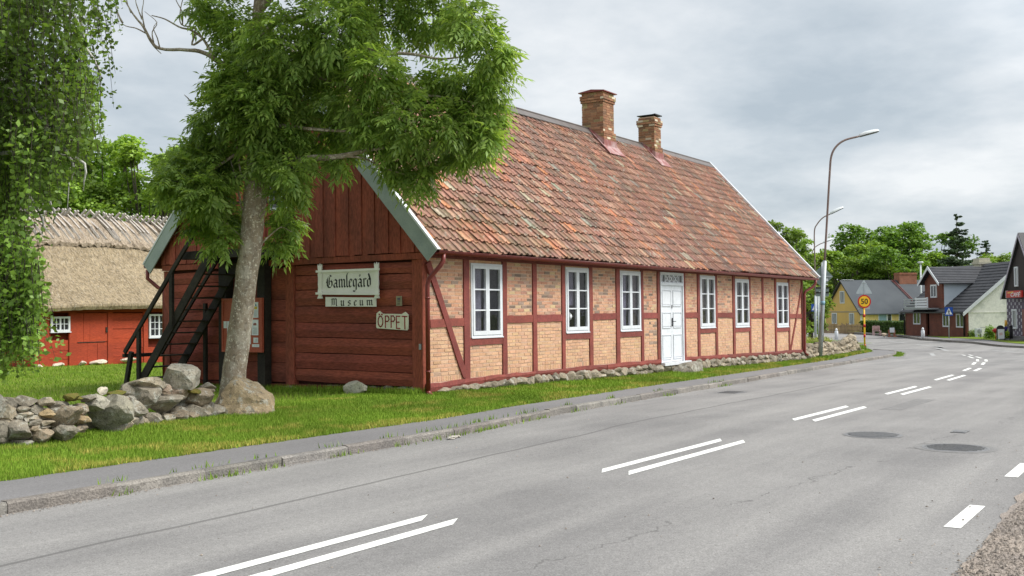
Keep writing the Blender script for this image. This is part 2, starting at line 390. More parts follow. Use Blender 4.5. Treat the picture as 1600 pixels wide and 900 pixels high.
# lane markings
mb = MB()
def mark(x0, y0, x1, y1, w, z=.004, sk=.0):
    n = max(1, int(abs(x1-x0)/.5)); vs = []
    dx, dy = x1-x0, y1-y0; L = math.hypot(dx, dy); nx, ny_ = -dy/L, dx/L
    for i in range(n+1):
        x = x0+dx*i/n; y = y0+dy*i/n
        for s in (-.5, .5): vs.append((x+nx*w*s+sk*s, y+ny_*w*s, gz(x, y)+z))
    mb.add(vs, [(2*i, 2*i+2, 2*i+3, 2*i+1) for i in range(n)])
CL = [(-60, -7.0), (-11, -6.97), (-5.6, -7.04), (-2.5, -7.1), (.8, -7.05), (4.3, -6.98), (8, -6.71), (11.3, -6.62), (14.6, -6.37), (17.4, -6.25), (23.5, -5.7), (28, -5.0), (32, -4.55), (40, -2.4), (50, .8), (60, 5.5)]
for x in [-24.9, -18.45, -12.0, -5.62, .78, 7.95, 14.55, 21.0, 23.5+3.2, 30.5, 34.6, 38.5]:
    L = 3.27 if x < 20 else 2.4
    for s in (-.165, .165):
        xx = x; mark(xx, interp(CL, xx)+s, xx+L, interp(CL, xx+L)+s, .13, sk=.25 if x < 15 else .1)
tag(mb.build('centre_line_marking', M['paint']), kind='structure')
mb = MB()
for k in range(-7, 11):
    x = -6.92+3.0*k
    mark(x, -10.77, x+1.12, -10.77, .13, sk=0)
tag(mb.build('edge_line_marking', M['paint']), kind='structure')
mb = MB()
for (a, b, c, d) in ((41.5, -1.6, 46.5, .3), (48, .2, 54, 3.1), (56, 6.1, 61, 8.9), (58, 4.6, 63, 7.0), (36.5, -1.6, 39.3, -.9), (64, 11, 70, 13.5), (44.5, -4.0, 47.5, -1.8), (50, 5.2, 53, 7.2)): mark(a, b, c, d, .22)
tag(mb.build('junction_marking', M['oldpaint']), kind='structure')
mb = MB(); _p = (-3.98, interp(KERB, -3.98)-.16); rock(mb, (_p[0], _p[1], gz(*_p)+.02), (.16, .05, .022), .3, .1, 91, 2, (1.5, 1.55, 1.6), .8); rock(mb, (_p[0]+.17, _p[1]+.03, gz(*_p)+.015), (.08, .04, .015), .9, 0, 92, 2, (1.4, 1.4, 1.4), .8)
tag(mb.build('crumpled_litter', M['stone']), 'flat crumpled grey scrap of litter lying against the kerb', 'litter')
# iron covers in the road
M['iron'] = pmat('worn_cast_iron', (.16, .16, .165), (.20, .195, .19), scale=6, rough=.55, bmp=.3, metal=.3, fine=.25, bscale=60)
M['newtar'] = pmat('bitumen_patch', (.165, .16, .155), (.205, .20, .195), scale=5, rough=.85, bmp=.5, bscale=90, fine=.3)
def cover(cx, cy, r, label, ribs, patch=.05):
    z = gz(cx, cy); t = thing('manhole_cover', (cx, cy, z), label, 'manhole cover')
    mb = MB(); n = 40
    def ring(ra, rb, za, zb):
        vs = [(cx+q*math.cos(2*math.pi*i/n), cy+q*math.sin(2*math.pi*i/n), z+zz) for i in range(n) for q, zz in ((ra, za), (rb, zb))]
        mb.add(vs, [(2*i, 2*((i+1) % n), 2*((i+1) % n)+1, 2*i+1) for i in range(n)])
    ring(r+patch, r+.03, .003, .005); mb.build('asphalt_collar', M['newtar'], t)
    mb = MB(); ring(r+.032, r-.01, .006, .008); mb.build('frame_ring', M['iron'], t)
    mb = MB(); vs = [(cx+(r-.012)*math.cos(2*math.pi*i/n), cy+(r-.012)*math.sin(2*math.pi*i/n), z+.005) for i in range(n)]
    mb.add(vs, [list(range(n))])
    for k in range(-ribs, ribs+1):
        u = k*r/(ribs+1); h = math.sqrt(max(0, (r-.02)**2-u*u))*.96
        mb.box(cx+u-.012, cx+u+.012, cy-h, cy+h, z+.005, z+.012)
    mb.build('lid', M['iron'], t)
cover(-.82, -8.56, .36, 'round ribbed iron cover nearer the double centre line', 7)
cover(-1.75, -9.82, .37, 'round smooth iron cover nearer the gravel shoulder, set in a dark patch', 3, .12)
p = gz(-.1, -9.2)
mb = MB(); mb.box(-.02, .32, -9.62, -9.42, p+.003, p+.01); mb.box(.03, .27, -9.59, -9.45, p+.01, p+.014)
tag(mb.build('valve_cover', M['iron']), 'small rectangular iron valve cover beyond the two round covers', 'valve cover')
a = np.array(on_plane(1391, 638, (0, 0, -.17), (0, 0, 1))); b_ = np.array(on_plane(1447, 621, (0, 0, -.2), (0, 0, 1)))
mb = MB(); d = (b_-a)/np.linalg.norm(b_-a); nn = np.array([-d[1], d[0], 0])
for s in range(4):
    q0 = a+nn*(s-1.5)*.10; q1 = b_+nn*(s-1.5)*.10
    mb.add([(*(q0-nn*.035)[:2], gz(*q0[:2])+.003), (*(q1-nn*.035)[:2], gz(*q1[:2])+.003), (*(q1+nn*.035)[:2], gz(*q1[:2])+.003), (*(q0+nn*.035)[:2], gz(*q0[:2])+.003)], [(0, 1, 2, 3)])
tag(mb.build('repair_strip', M['newtar']), kind='structure')
c = on_plane(1142, 616, (0, 0, -.28), (0, 0, 1)); mb = MB(); mb.box(c[0]-.35, c[0]+.35, c[1]-.25, c[1]+.25, gz(*c[:2])+.002, gz(*c[:2])+.007)
for i in range(8): mb.box(c[0]-.3+i*.08, c[0]-.27+i*.08, c[1]-.2, c[1]+.2, gz(*c[:2])+.007, gz(*c[:2])+.012)
tag(mb.build('drain_grate', M['iron']), 'flat iron drain grate beside the kerb opposite the white door', 'drain grate')

# ------------------------------------------------------------------ grass blades, weeds, gravel stones
def nz(a, b, c=0): return noise.noise(Vector((a, b, c)))
gm, t_, b_ = nt('grass_blades'); n_ = t_.nodes.new('ShaderNodeNewGeometry')
c_ = mixc(t_, n_.outputs['Random Per Island'], (.135, .245, .018), (.235, .34, .04)); c_ = mixc(t_, 1.0, c_, attr(t_), 'MULTIPLY')
t_.links.new(c_, b_.inputs['Base Color']); b_.inputs['Roughness'].default_value = .6; b_.inputs['Specular IOR Level'].default_value = .15; M['blade'] = gm
def blades(name, n, sample, hgt, wid, mat=None, seed=1, dry=True, kind='stuff', label='short green grass'):
    rs = np.random.RandomState(seed); P = sample(rs, n); n = len(P)
    a = rs.uniform(0, 2*math.pi, n); h = hgt*rs.uniform(.5, 1.3, n); lean = rs.uniform(0, .6, n)*h; la = rs.uniform(0, 2*math.pi, n)
    w = wid*rs.uniform(.7, 1.3, n)
    V = np.zeros((n, 3, 3)); V[:, 0] = P; V[:, 1] = P; V[:, 2] = P
    V[:, 0, 0] -= w*np.cos(a); V[:, 0, 1] -= w*np.sin(a); V[:, 1, 0] += w*np.cos(a); V[:, 1, 1] += w*np.sin(a)
    V[:, 0, 2] -= .01; V[:, 1, 2] -= .01
    V[:, 2, 0] += lean*np.cos(la); V[:, 2, 1] += lean*np.sin(la); V[:, 2, 2] += h
    col = np.ones((n, 3))
    if dry:
        pn = np.array([nz(p[0]*.9, p[1]*1.6, 3)+.5*nz(p[0]*3, p[1]*3, 1) for p in P]); edge = np.array([max(0, 1-(p[1]-interp(LAWN, p[0]))/.35) if p[1] > interp(LAWN, p[0])-.1 and p[1] < interp(LAWN, p[0])+.5 else 0 for p in P])
        k = np.clip(pn*2.6-.2+edge*1.1, 0, 1)*(rs.rand(n) < .75)
        col = col*(1-k[:, None])+np.array([2.1, 1.25, 2.6])*k[:, None]
        br = np.array([1+.35*nz(p[0]*.5, p[1]*.5, 7) for p in P]); col *= br[:, None]
    o = npmesh(name, V.reshape(-1, 3), 3, mat or M['blade'], None, col, origin=P.mean(0)); return tag(o, label, 'grass' if kind is None else None, kind=kind)
def lawn_strip(x0, x1, y1, dens_pow=1.0):
    def f(rs, n):
        x = x0+(x1-x0)*rs.rand(n)**dens_pow; lo = np.array([interp(LAWN, a) for a in x]); y = lo-.03-.12*(rs.rand(n) < .05)*rs.rand(n)**2+(y1(x)-lo)*rs.rand(n)
        return np.array([(a, b, bumpy(a, b)) for a, b in zip(x, y)])
    return f
blades('grass', 150000, lawn_strip(-12, 1, lambda x: np.where(x < -4, 1.0, 1.4)), .045, .0055, seed=1)
blades('grass', 60000, lawn_strip(0, 22.5, lambda x: 0*x+.02, 1.25), .055, .007, seed=2)
blades('grass', 12000, lawn_strip(22.5, 38.5, lambda x: np.array([interp([(22, -.05), (26, .25), (36, 1.5), (39, 2.2)], a) for a in x])), .09, .012, seed=3)
def back(rs, n):
    x = -10+24*rs.rand(n); y = 1+20.5*rs.rand(n); k = (x < -.1) | (y > 8); x, y = x[k], y[k]
    return np.array([(a, b, bumpy(a, b)) for a, b in zip(x, y)])
blades('grass', 70000, back, .07, .011, seed=4, dry=False)
def atwall(rs, n):
    y = 8*rs.rand(n)**1.2; x = -.05-.35*rs.rand(n); return np.array([(a, b, bumpy(a, b)) for a, b in zip(x, y)])
blades('grass', 5000, atwall, .13, .008, seed=5, dry=False)
def kerbweeds(rs, n):
    out = []
    cl = [(-8.0, .25), (-7.3, .12), (-6.1, .15), (-4.9, .12), (-4.1, .2), (-3.5, .25), (-2.9, .2), (-2.3, .3), (-1.4, .12), (-1.0, .15), (.4, .15), (2.3, .15), (5, .2), (-9.3, .1), (9, .3)]
    for x, s in cl:
        for _ in range(int(s*230)): 
            a = x+rs.normal()*s; b = interp(KERB, a)+(-.02-abs(rs.normal())*.05 if rs.rand() < .6 else .15+rs.normal()*.03); out.append((a, b, gz(a, b) if b < interp(KERB, a) else g(a, b)-.02))
    for _ in range(4200):
        a = 33+7*rs.rand(); b = interp(KERB, a)-.05+rs.normal()*.12; out.append((a, b, gz(a, b)))
    return np.array(out)
blades('weeds', 1, kerbweeds, .075, .009, seed=6, dry=False)
def pebbles(name, n, sample, s0, s1, mat, seed):
    rs = np.random.RandomState(seed); P = sample(rs, n); n = len(P); s = s0+(s1-s0)*rs.rand(n)**3
    base = np.array([(1, 0, 0), (0, 1, 0), (-1, 0, 0), (0, -1, 0), (0, 0, .7), (0, 0, -.3)], float)
    tri = [(0, 1, 4), (1, 2, 4), (2, 3, 4), (3, 0, 4)]
    V = base[None]*rs.uniform(.6, 1.2, (n, 6, 1))*s[:, None, None]
    a = rs.rand(n)*6.28; c, s_ = np.cos(a)[:, None], np.sin(a)[:, None]
    V = np.stack([V[:, :, 0]*c-V[:, :, 1]*s_, V[:, :, 0]*s_+V[:, :, 1]*c, V[:, :, 2]], -1)+P[:, None]
    T = V[:, np.array(tri).ravel()].reshape(-1, 3); cc = np.repeat(rs.uniform(.45, 1.35, n), 4)[:, None]*np.array([[1.03, 1, .95]])
    return tag(npmesh(name, T, 3, mat, None, cc, origin=P.mean(0)), 'loose gravel and small stones', kind='stuff')
M['pebble'] = pmat('pebbles', (.30, .26, .225), (.20, .18, .165), scale=20, rough=.9, bmp=.2, useattr=True, fine=.15)
def shoulder(rs, n):
    x = -10+14*rs.rand(n)**1.3; y = -11.08-abs(rs.normal(0, .55, n))+(rs.rand(n) < .035)*rs.rand(n)**3*.9; return np.array([(a, b, gz(a, b)+.012) for a, b in zip(x, y)])
pebbles('loose_gravel', 26000, shoulder, .003, .019, M['pebble'], 8)
def litter(rs, n):
    x = -11+30*rs.rand(n)**1.4; y = np.array([interp(KERB, a) for a in x])-.01-abs(rs.normal(0, .06, n)); k = rs.rand(n) < .12; y = np.where(k, y-rs.rand(n)*6, y)
    return np.array([(a, b, gz(a, b)+.004) for a, b in zip(x, y)])
pebbles('road_grit', 3500, litter, .003, .014, M['pebble'], 9)
# ------------------------------------------------------------------ half-timbered museum
L, W, ZR, ZE = 22.45, 7.604, 7.356, 2.844
X0, X1 = -.25, 22.98
KS = (ZR-ZE)/(W/2+.35)
mus = thing('museum_building', (0, 0, 0), 'long half-timbered brick house with red wooden gable and clay tile roof beside the road', 'building')
def sag(x): return .03*math.sin((x-2)*.35)-(.055 if x > 20 else 0)*(x-20)/2.5 if x > 2 else 0
def zs_top(x): return interp([(0, .27), (2.6, .32), (8, .318), (12, .30), (16, .24), (22.5, .165)], x)
def zs_bot(x): return interp([(0, .12), (2.6, .21), (5, .205), (8, .172), (12, .165), (16, .10), (22.5, .02)], x)
def zrail(x): return interp([(0, 1.50), (2.7, 1.555), (7.7, 1.58), (12, 1.575), (14.3, 1.56), (22.3, 1.46)], x)
def ztop(x): return interp([(0, 2.68), (9, 2.71), (22.5, 2.70)], x)
def wavy(mb, p0, p1, w, h, d0, d1, col, n=6, amp=.008, mi=0):
    """timber in the facade plane: from p0 to p1 (x,z), width w (in plane), y from d0 to d1"""
    p0 = np.array(p0, float); p1 = np.array(p1, float); d = p1-p0; Ln = np.linalg.norm(d); d /= Ln; nn = np.array([-d[1], d[0]])
    vs = []
    for i in range(n+1):
        c = p0+d*Ln*i/n
        for s in (-.5, .5):
            e = c+nn*(s*w+rnd.uniform(-amp, amp))
            j = rnd.uniform(-.003, .003)
            vs.append((e[0], d0+j, e[1])); vs.append((e[0], d1, e[1]))
    fs = []
    for i in range(n):
        a = 4*i; b = a+4
        fs += [(a, b, b+2, a+2), (a+1, a+3, b+3, b+1), (a, a+1, b+1, b), (a+2, b+2, b+3, a+3)]
    fs += [(0, 2, 3, 1), (4*n, 4*n+1, 4*n+3, 4*n+2)]
    mb.add(vs, fs, col, mi)
POSTS = [(1.22, 1.42), (2.6, 2.77), (3.8, 3.98), (5.06, 5.21), (6.36, 6.53), (7.74, 7.94), (9.14, 9.28), (10.12, 10.27), (11.82, 11.97), (12.82, 12.99), (14.15, 14.32), (15.55, 15.73), (16.97, 17.1), (18.17, 18.31), (19.39, 19.55), (20.79, 20.92), (22.23, 22.42)]
WINS = [(1.48, 2.61, 1.115, 2.64), (5.25, 6.35, 1.135, 2.67), (7.97, 9.13, 1.12, 2.665), (13.01, 14.14, 1.11, 2.665), (15.76, 16.96, 1.085, 2.62), (19.58, 20.79, 1.02, 2.58)]
DOOR = (10.29, 11.80, .19, 2.69)
# diagonal braces
BR1 = ((.06, 2.6), (1.24, .34)); BR2 = ((22.36, 2.62), (20.97, .2))
mb = MB()
tc = lambda: (lambda k: (k, k*rnd.uniform(.95, 1.05), k*rnd.uniform(.95, 1.05)))(rnd.uniform(.8, 1.15))
for a, b in POSTS: wavy(mb, ((a+b)/2, zs_top((a+b)/2)-.02), ((a+b)/2+rnd.uniform(-.015, .015), ztop(a)+.06), (b-a)*.94, 0, -.028, .08, tc())
def rail(a, b, z=None, w=.155): 
    za, zb = (zrail(a), zrail(b)) if z is None else (z, z)
    wavy(mb, (a, za-w/2), (b, zb-w/2), w, 0, -.024, .08, tc())
ends = [.12]+[x for p in POSTS for x in p]
for i in range(0, len(POSTS)):
    a = ends[2*i] if i else .12; b = POSTS[i][0]; a = .12 if i == 0 else POSTS[i-1][1]
    wn = [w for w in WINS if a-.3 < (w[0]+w[1])/2 < b+.3 and (w[0]+w[1])/2 > a and (w[0]+w[1])/2 < b]
    if a < 11 < b: continue
    if wn: rail(a, b, wn[0][2]-.002, .15)
    else: rail(a, b)
wavy(mb, BR1[0], BR1[1], .15, 0, -.034, .06, tc(), 8)
wavy(mb, BR2[0], BR2[1], .10, 0, -.034, .06, tc(), 8)
mb.build('timber_frame', M['timber'], mus)
mb = MB()   # sill beams, in lengths
for a, b in ((.0, 1.9), (1.9, 3.9), (3.9, 7.2), (7.2, 10.28), (11.82, 15.1), (15.1, 18.6), (18.6, 22.5)):
    n = 8
    for i in range(n):
        xa = a+(b-a)*i/n; xb = a+(b-a)*(i+1)/n
    cc = tc(); vs = []
    for i in range(n+1):
        x = a+(b-a)*i/n; j = rnd.uniform(-.012, .012); o_ = rnd.uniform(-.012, .008)
        vs += [(x, -.04+o_, zs_top(x)+j), (x, .1, zs_top(x)+j), (x, -.03+o_, zs_bot(x)+rnd.uniform(-.02, .02)), (x, .1, zs_bot(x)), (x, -.05+o_, (zs_top(x)+zs_bot(x))/2+rnd.uniform(-.02, .02))]
    fs = []
    for i in range(n):
        p = 5*i; q = p+5; fs += [(p, q, q+1, p+1), (p, p+4, q+4, q), (p+4, p+2, q+2, q+4), (p+2, p+3, q+3, q+2), (p+1, q+1, q+3, p+3)]
    fs += [(0, 1, 3, 2, 4), (5*n, 5*n+4, 5*n+2, 5*n+3, 5*n+1)]
    mb.add(vs, fs, cc)
mb.build('sill_beam', M['timber'], mus)
mb = MB()   # top plate and soffit
mb.beam((-.02, -.02, 2.80), (22.5, -.02, 2.80), .16, .20, col=(.75, .75, .75)); 
mb.box(X0+.05, X1-.05, -.30, -.10, 2.80, 2.826, (.7, .7, .7)); mb.build('eaves_plate', M['timber'], mus)

# infill bricks: every brick a block, laid panel by panel
mb = MB(); back_ = MB()
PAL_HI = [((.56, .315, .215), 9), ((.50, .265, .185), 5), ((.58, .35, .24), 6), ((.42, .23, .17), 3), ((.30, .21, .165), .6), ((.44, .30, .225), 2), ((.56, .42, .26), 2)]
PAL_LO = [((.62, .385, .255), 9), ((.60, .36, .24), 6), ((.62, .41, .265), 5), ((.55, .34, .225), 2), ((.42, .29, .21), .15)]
def pick(pal):
    t = rnd.uniform(0, sum(w for _, w in pal))
    for c, w in pal:
        t -= w
        if t <= 0: break
    k = rnd.uniform(.94, 1.06); return (c[0]*k, c[1]*k*rnd.uniform(.97, 1.03), c[2]*k*rnd.uniform(.94, 1.06))
def panel(xa, xb, za, zb, pal, soldier, dark=None):
    z = za; row = rnd.randint(0, 1); bl = .235; bh = .068; j = .011
    if soldier:
        h = .12; x = xa+.01
        while x < xb-.02:
            w = min(bh, xb-x-.005); mb.box(x, x+w-.008, -.001+rnd.uniform(-.003, .003), .06, z+.012, z+h-.01, pick(pal), 0, .002); x += bh+.004
        z += h
    while z < zb-.02:
        h = min(bh, zb-z-.003)
        x = xa+.004-(bl*.5 if row % 2 else 0)*rnd.uniform(.9, 1.1)
        cnt = 0
        while x < xb-.01:
            ln = bl if (row % 4 or rnd.random() < .6) else bl*.5
            a = max(x, xa+.003); b = min(x+ln, xb-.003)
            if b-a > .025:
                c = pick(pal)
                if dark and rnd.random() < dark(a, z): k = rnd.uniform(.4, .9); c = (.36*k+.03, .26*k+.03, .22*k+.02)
                mb.box(a, b-j, -.0015+rnd.uniform(-.004, .003), .06, z+.006, z+h-j+.006, c, 0, .003)
            x += ln; cnt += 1
        z += bh+.008; row += 1
PN = [(.12, 1.22)]+[(POSTS[i][1], POSTS[i+1][0]) for i in range(len(POSTS)-1)]
for i, (a, b) in enumerate(PN):
    if a < 11 < b: continue
    w = [w for w in WINS if a < (w[0]+w[1])/2 < b]
    m = (a+b)/2; zt = ztop(m)+.02
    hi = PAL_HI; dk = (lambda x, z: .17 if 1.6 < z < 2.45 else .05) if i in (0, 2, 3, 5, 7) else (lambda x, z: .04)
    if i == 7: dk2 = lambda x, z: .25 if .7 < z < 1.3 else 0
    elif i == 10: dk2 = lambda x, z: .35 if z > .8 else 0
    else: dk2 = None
    if w:
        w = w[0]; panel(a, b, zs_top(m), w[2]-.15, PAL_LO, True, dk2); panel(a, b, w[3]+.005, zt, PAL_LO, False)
        back_.box(a-.03, b+.03, .004, .11, zs_top(m)-.1, w[2]-.1); back_.box(a-.03, b+.03, .004, .11, w[3]+.0, zt+.1)
        if w[0]-a > .03: panel(a, w[0], w[2], w[3], PAL_HI, False); back_.box(a-.03, w[0]-.002, .004, .11, w[2]-.098, w[3]-.002)
        if b-w[1] > .03: panel(w[1], b, w[2], w[3], PAL_HI, False); back_.box(w[1]+.002, b+.03, .004, .11, w[2]-.098, w[3]-.002)
    else:
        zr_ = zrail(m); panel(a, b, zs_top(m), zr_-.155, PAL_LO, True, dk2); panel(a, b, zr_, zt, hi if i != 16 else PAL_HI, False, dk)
        back_.box(a-.03, b+.03, .004, .11, zs_top(m)-.1, zt+.1)
mb.build('brick_infill', M['brick'], mus); back_.build('mortar_wall', M['mortar'], mus)

# plinth of field stones under the facade
mb = MB(); k = 0
mb.box(.1, 22.4, .0, .3, -.35, .14, (.8, .78, .75))
x = .35
while x < 22.6:
    w = rnd.uniform(.22, .55); zb = zs_bot(x); gz_ = g(x, 0)
    if 10.1 < x < 11.9: zb = .17
    h = max(.10, zb-gz_+.02)
    if h > .2 and rnd.random() < .5:
        rock(mb, (x+w/2, -.0, gz_+h*.25), (w*.62, .13, h*.42), 0, 0, k, 2, (lambda q: (q, q*.94, q*.84))(rnd.uniform(.6, 1.05)))
        rock(mb, (x+w/2+.05, -.0, gz_+h*.78), (w*.55, .12, h*.36), 0, 0, k+900, 2, (lambda q: (q, q*.94, q*.84))(rnd.uniform(.6, 1.05)))
    else:
        rock(mb, (x+w/2, -.0, gz_+h*.45), (w*.62, .13, h*.62), 0, 0, k, 2, (lambda q: (q, q*.94, q*.84))(rnd.uniform(.6, 1.05)))
    x += w*.92; k += 1
y = .1
while y < 7.5:
    w = rnd.uniform(.3, .7); gz_ = g(0, y)
    rock(mb, (.06, y+w/2, gz_+.04), (.12, w*.6, .10), 0, 0, k, 2, (lambda q: (q, q*.95, q*.88))(rnd.uniform(.5, .85))); y += w; k += 1
mb.build('stone_plinth', M['stone'], mus)

# windows
M['plum'] = pmat('plum_curtain', (.12, .045, .07), (.08, .03, .05), scale=6, rough=.9, bmp=.1)
def casement(x0, x1, z0, z1, cur, ci):
    w = x1-x0; fr = MB(); fy0, fy1 = -.022, .05
    # outer frame
    fr.box(x0, x0+.045, fy0, fy1, z0, z1); fr.box(x1-.045, x1, fy0, fy1, z0, z1); fr.box(x0+.047, x1-.047, fy0, fy1, z1-.045, z1); fr.box(x0+.047, x1-.047, fy0, fy1, z0, z0+.05)
    fr.box(x0-.006, x1+.006, -.04, -.024, z0-.014, z0+.008)
    o = fr.build('window', M['white'], mus); 
    gl = MB(); mid = (x0+x1)/2
    for a, b in ((x0+.048, mid-.002), (mid+.002, x1-.048)):
        s = MB(); y0, y1 = -.036, .03
        for u, v in ((a, a+.062), (b-.062, b)): s.box(u, v, y0, y1, z0+.052, z1-.047)
        s.box(a+.064, b-.064, y0, y1, z0+.052, z0+.135); s.box(a+.064, b-.064, y0, y1, z1-.11, z1-.047)
        zz0, zz1 = z0+.137, z1-.112
        for q in (1, 2):
            zc = zz0+(zz1-zz0)*q/3; s.box(a+.064, b-.064, y0+.006, y1, zc-.014, zc+.014)
        s.build('sash', M['white'], o)
        gl.box(a+.06, b-.06, .004, .008, z0+.1, z1-.1)
    gl.build('pane', M['glass'], o)
    # curtains hung inside
    if cur:
        c = MB()
        for (u, v, col, za) in cur:
            n = 26; vs = []
            xa = x0+w*u; xb = x0+w*v
            for i in range(n+1):
                x = xa+(xb-xa)*i/n; yy = .085+.02*math.sin(i*1.35+ci)
                vs += [(x, yy, z0+za*(z1-z0)), (x, yy, z1+.05)]
            c.add(vs, [(2*i, 2*i+2, 2*i+3, 2*i+1) for i in range(n)], col, 0, True)
        c.build('curtain', M['curtain'], o)
    b = MB(); b.box(x0-.25, x1+.25, 1.1, 1.12, z0-.5, z1+.3); return o, b
lav = (.62, .6, .66); beige = (.42, .38, .26); plum = (.30, .10, .17); net = (.85, .85, .92)
rooms = MB()
specs = [[(.22, .42, net, 0), (.02, .14, (.4, .38, .4), .0)], [(.04, .44, (.55, .55, .66), .42)], [(.05, .42, (.75, .72, .85), .0), (.55, .95, (.45, .38, .36), .0)], [(.05, .95, beige, .0)], [(.05, .95, (.46, .42, .33), .0)], [(.03, .47, plum, .0), (.52, .97, (.34, .2, .26), .0)]]
for i, w in enumerate(WINS): casement(w[0], w[1], w[2], w[3], specs[i], i)
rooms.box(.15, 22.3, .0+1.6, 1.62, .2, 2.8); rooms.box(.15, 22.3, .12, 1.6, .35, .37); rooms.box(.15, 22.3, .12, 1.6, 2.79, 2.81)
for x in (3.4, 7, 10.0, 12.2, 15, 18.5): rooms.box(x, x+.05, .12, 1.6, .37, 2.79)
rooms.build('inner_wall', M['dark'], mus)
# door
x0, x1, z0, z1 = DOOR; d = MB()
d.box(x0, x0+.06, -.045, .06, z0, z1); d.box(x1-.06, x1, -.045, .06, z0, z1); d.box(x0+.062, x1-.062, -.045, .06, z1-.05, z1); d.box(x0+.062, x1-.062, -.05, .06, z1-.36, z1-.29)
dr = d.build('door', M['white'], mus); mid = (x0+x1)/2
for a, b, nm in ((x0+.063, mid-.003, 0), (mid+.003, x1-.063, 1)):
    l = MB(); zt_ = z1-.363; l.box(a, b, -.01, .04, z0+.02, zt_)
    for (p, q) in ((z0+.10, z0+.78), (z0+.96, z0+1.40), (z0+1.56, zt_-.12)):
        l.box(a+.10, b-.10, -.024, -.011, p+.05, q-.05)
        for (u, v, s, e) in ((a+.075, b-.075, p, p+.02), (a+.075, b-.075, q-.02, q)): l.box(u, v, -.03, -.0115, s, e)
        l.box(a+.075, a+.092, -.03, -.0115, p+.021, q-.021); l.box(b-.092, b-.075, -.03, -.0115, p+.021, q-.021)
    l.build('door_leaf', M['white'], dr)
h = MB(); h.box(mid-.03, mid-.004, -.05, -.026, z0+1.0, z0+1.24); h.tube([(mid-.017, -.05, z0+1.14), (mid-.017, -.09, z0+1.14), (mid+.09, -.09, z0+1.14)], .011, 6); h.box(mid-.035, mid-.01, -.04, -.026, z0+1.5, z0+1.6); h.build('handle', M['blackmetal'], dr)
tr = MB(); ta, tb = z1-.285, z1-.055
tr.box(x0+.064, x1-.064, -.028, .01, ta, ta+.02); tr.box(x0+.064, x1-.064, -.028, .01, tb-.02, tb)
n = 5; cw = (x1-x0-.13)/n
for i in range(n+1): xx = x0+.065+cw*i; tr.box(max(x0+.064, xx-.014), min(x1-.064, xx+.014), -.03, .012, ta+.021, tb-.021)
for i in range(n):
    if i in (0, 4): continue
    a = x0+.065+cw*i+.016; b = a+cw-.032
    tr.beam((a, -.012, ta+.02), (b, -.012, tb-.02), .02, .022, up=(0, 1, 0)); tr.beam((a, -.008, tb-.02), (b, -.008, ta+.02), .02, .022, up=(0, 1, 0))
for i in range(n):
    a = x0+.065+cw*i; tr.box(a+cw/2-.008, a+cw/2+.008, -.018, .0, ta+.021, tb-.021)
o = tr.build('transom_lattice', M['white'], dr)
tg = MB(); tg.box(x0+.06, x1-.06, .014, .018, ta, tb); tg.build('transom_pane', M['darkglass'], dr)
th = MB(); th.box(x0-.02, x1+.22, -.16, -.046, z0-.06, z0+.018); th.build('threshold', M['white'], dr)
stp = MB(); rock(stp, ((10.75+12.1)/2, -.38, .01), (.80, .30, .17), 0, 0, 77, 3, (.8, .8, .78), .05)
tag(stp.build('door_step', M['stone']), 'low dark stone step lying in front of the white double door', 'step')

# gutter and downpipes
def halfpipe(mb, a, b, r, n=8):
    a = np.array(a, float); b = np.array(b, float); vs = []
    for p in (a, b):
        for i in range(n+1):
            t = math.pi+math.pi*i/n
            for rr in (r, r-.006): vs.append((p[0], p[1]+rr*math.cos(t), p[2]+rr*math.sin(t)))
    m = 2*(n+1); fs = []
    for i in range(n): fs += [(2*i, 2*i+2, m+2*i+2, m+2*i), (2*i+1, m+2*i+1, m+2*i+3, 2*i+3)]
    fs += [(0, m, m+1, 1), (2*n, 2*n+1, m+2*n+1, m+2*n)]+[(2*i, 2*i+1, 2*i+3, 2*i+2) for i in range(n)]+[(m+2*i, m+2*i+2, m+2*i+3, m+2*i+1) for i in range(n)]
    mb.add(vs, fs, (1, 1, 1), 0, True)
mb = MB(); halfpipe(mb, (X0+.1, -.40, 2.80), (X1-.02, -.40, 2.755), .065)
mb.tube([(X0+.1, -.465, 2.80), (X1-.02, -.465, 2.755)], .008, 6)
x = .3
while x < 22.9: mb.beam((x, -.475, 2.795-.002*x), (x, -.40, 2.73-.002*x), .025, .008); mb.box(x-.012, x+.012, -.40, -.1, 2.73-.002*x, 2.736-.002*x); x += .6
mb.build('gutter', M['gutter'], mus)
mb = MB(); mb.tube([(.06, -.40, 2.75), (.05, -.40, 2.62), (.0, -.36, 2.52), (-.04, -.12, 2.28), (-.05, -.09, 2.16), (-.05, -.09, .12)], .045, 10)
for z in (.5, 1.9): mb.tube([(-.05, -.09, z), (-.05, -.09, z+.03)], .052, 10)
mb.tube([(-.05, -.09, .14), (-.05, -.10, .10), (-.03, -.16, .05)], .047, 10)
mb.build('downpipe', M['gutter'], mus)
mb = MB(); mb.tube([(22.72, -.40, 2.70), (22.72, -.39, 2.58), (22.62, -.30, 2.44), (22.42, -.12, 2.30), (22.34, -.10, 2.2), (22.26, -.10, .05), (22.32, -.2, -.06)], .05, 10); mb.build('downpipe', M['gutter'], mus)

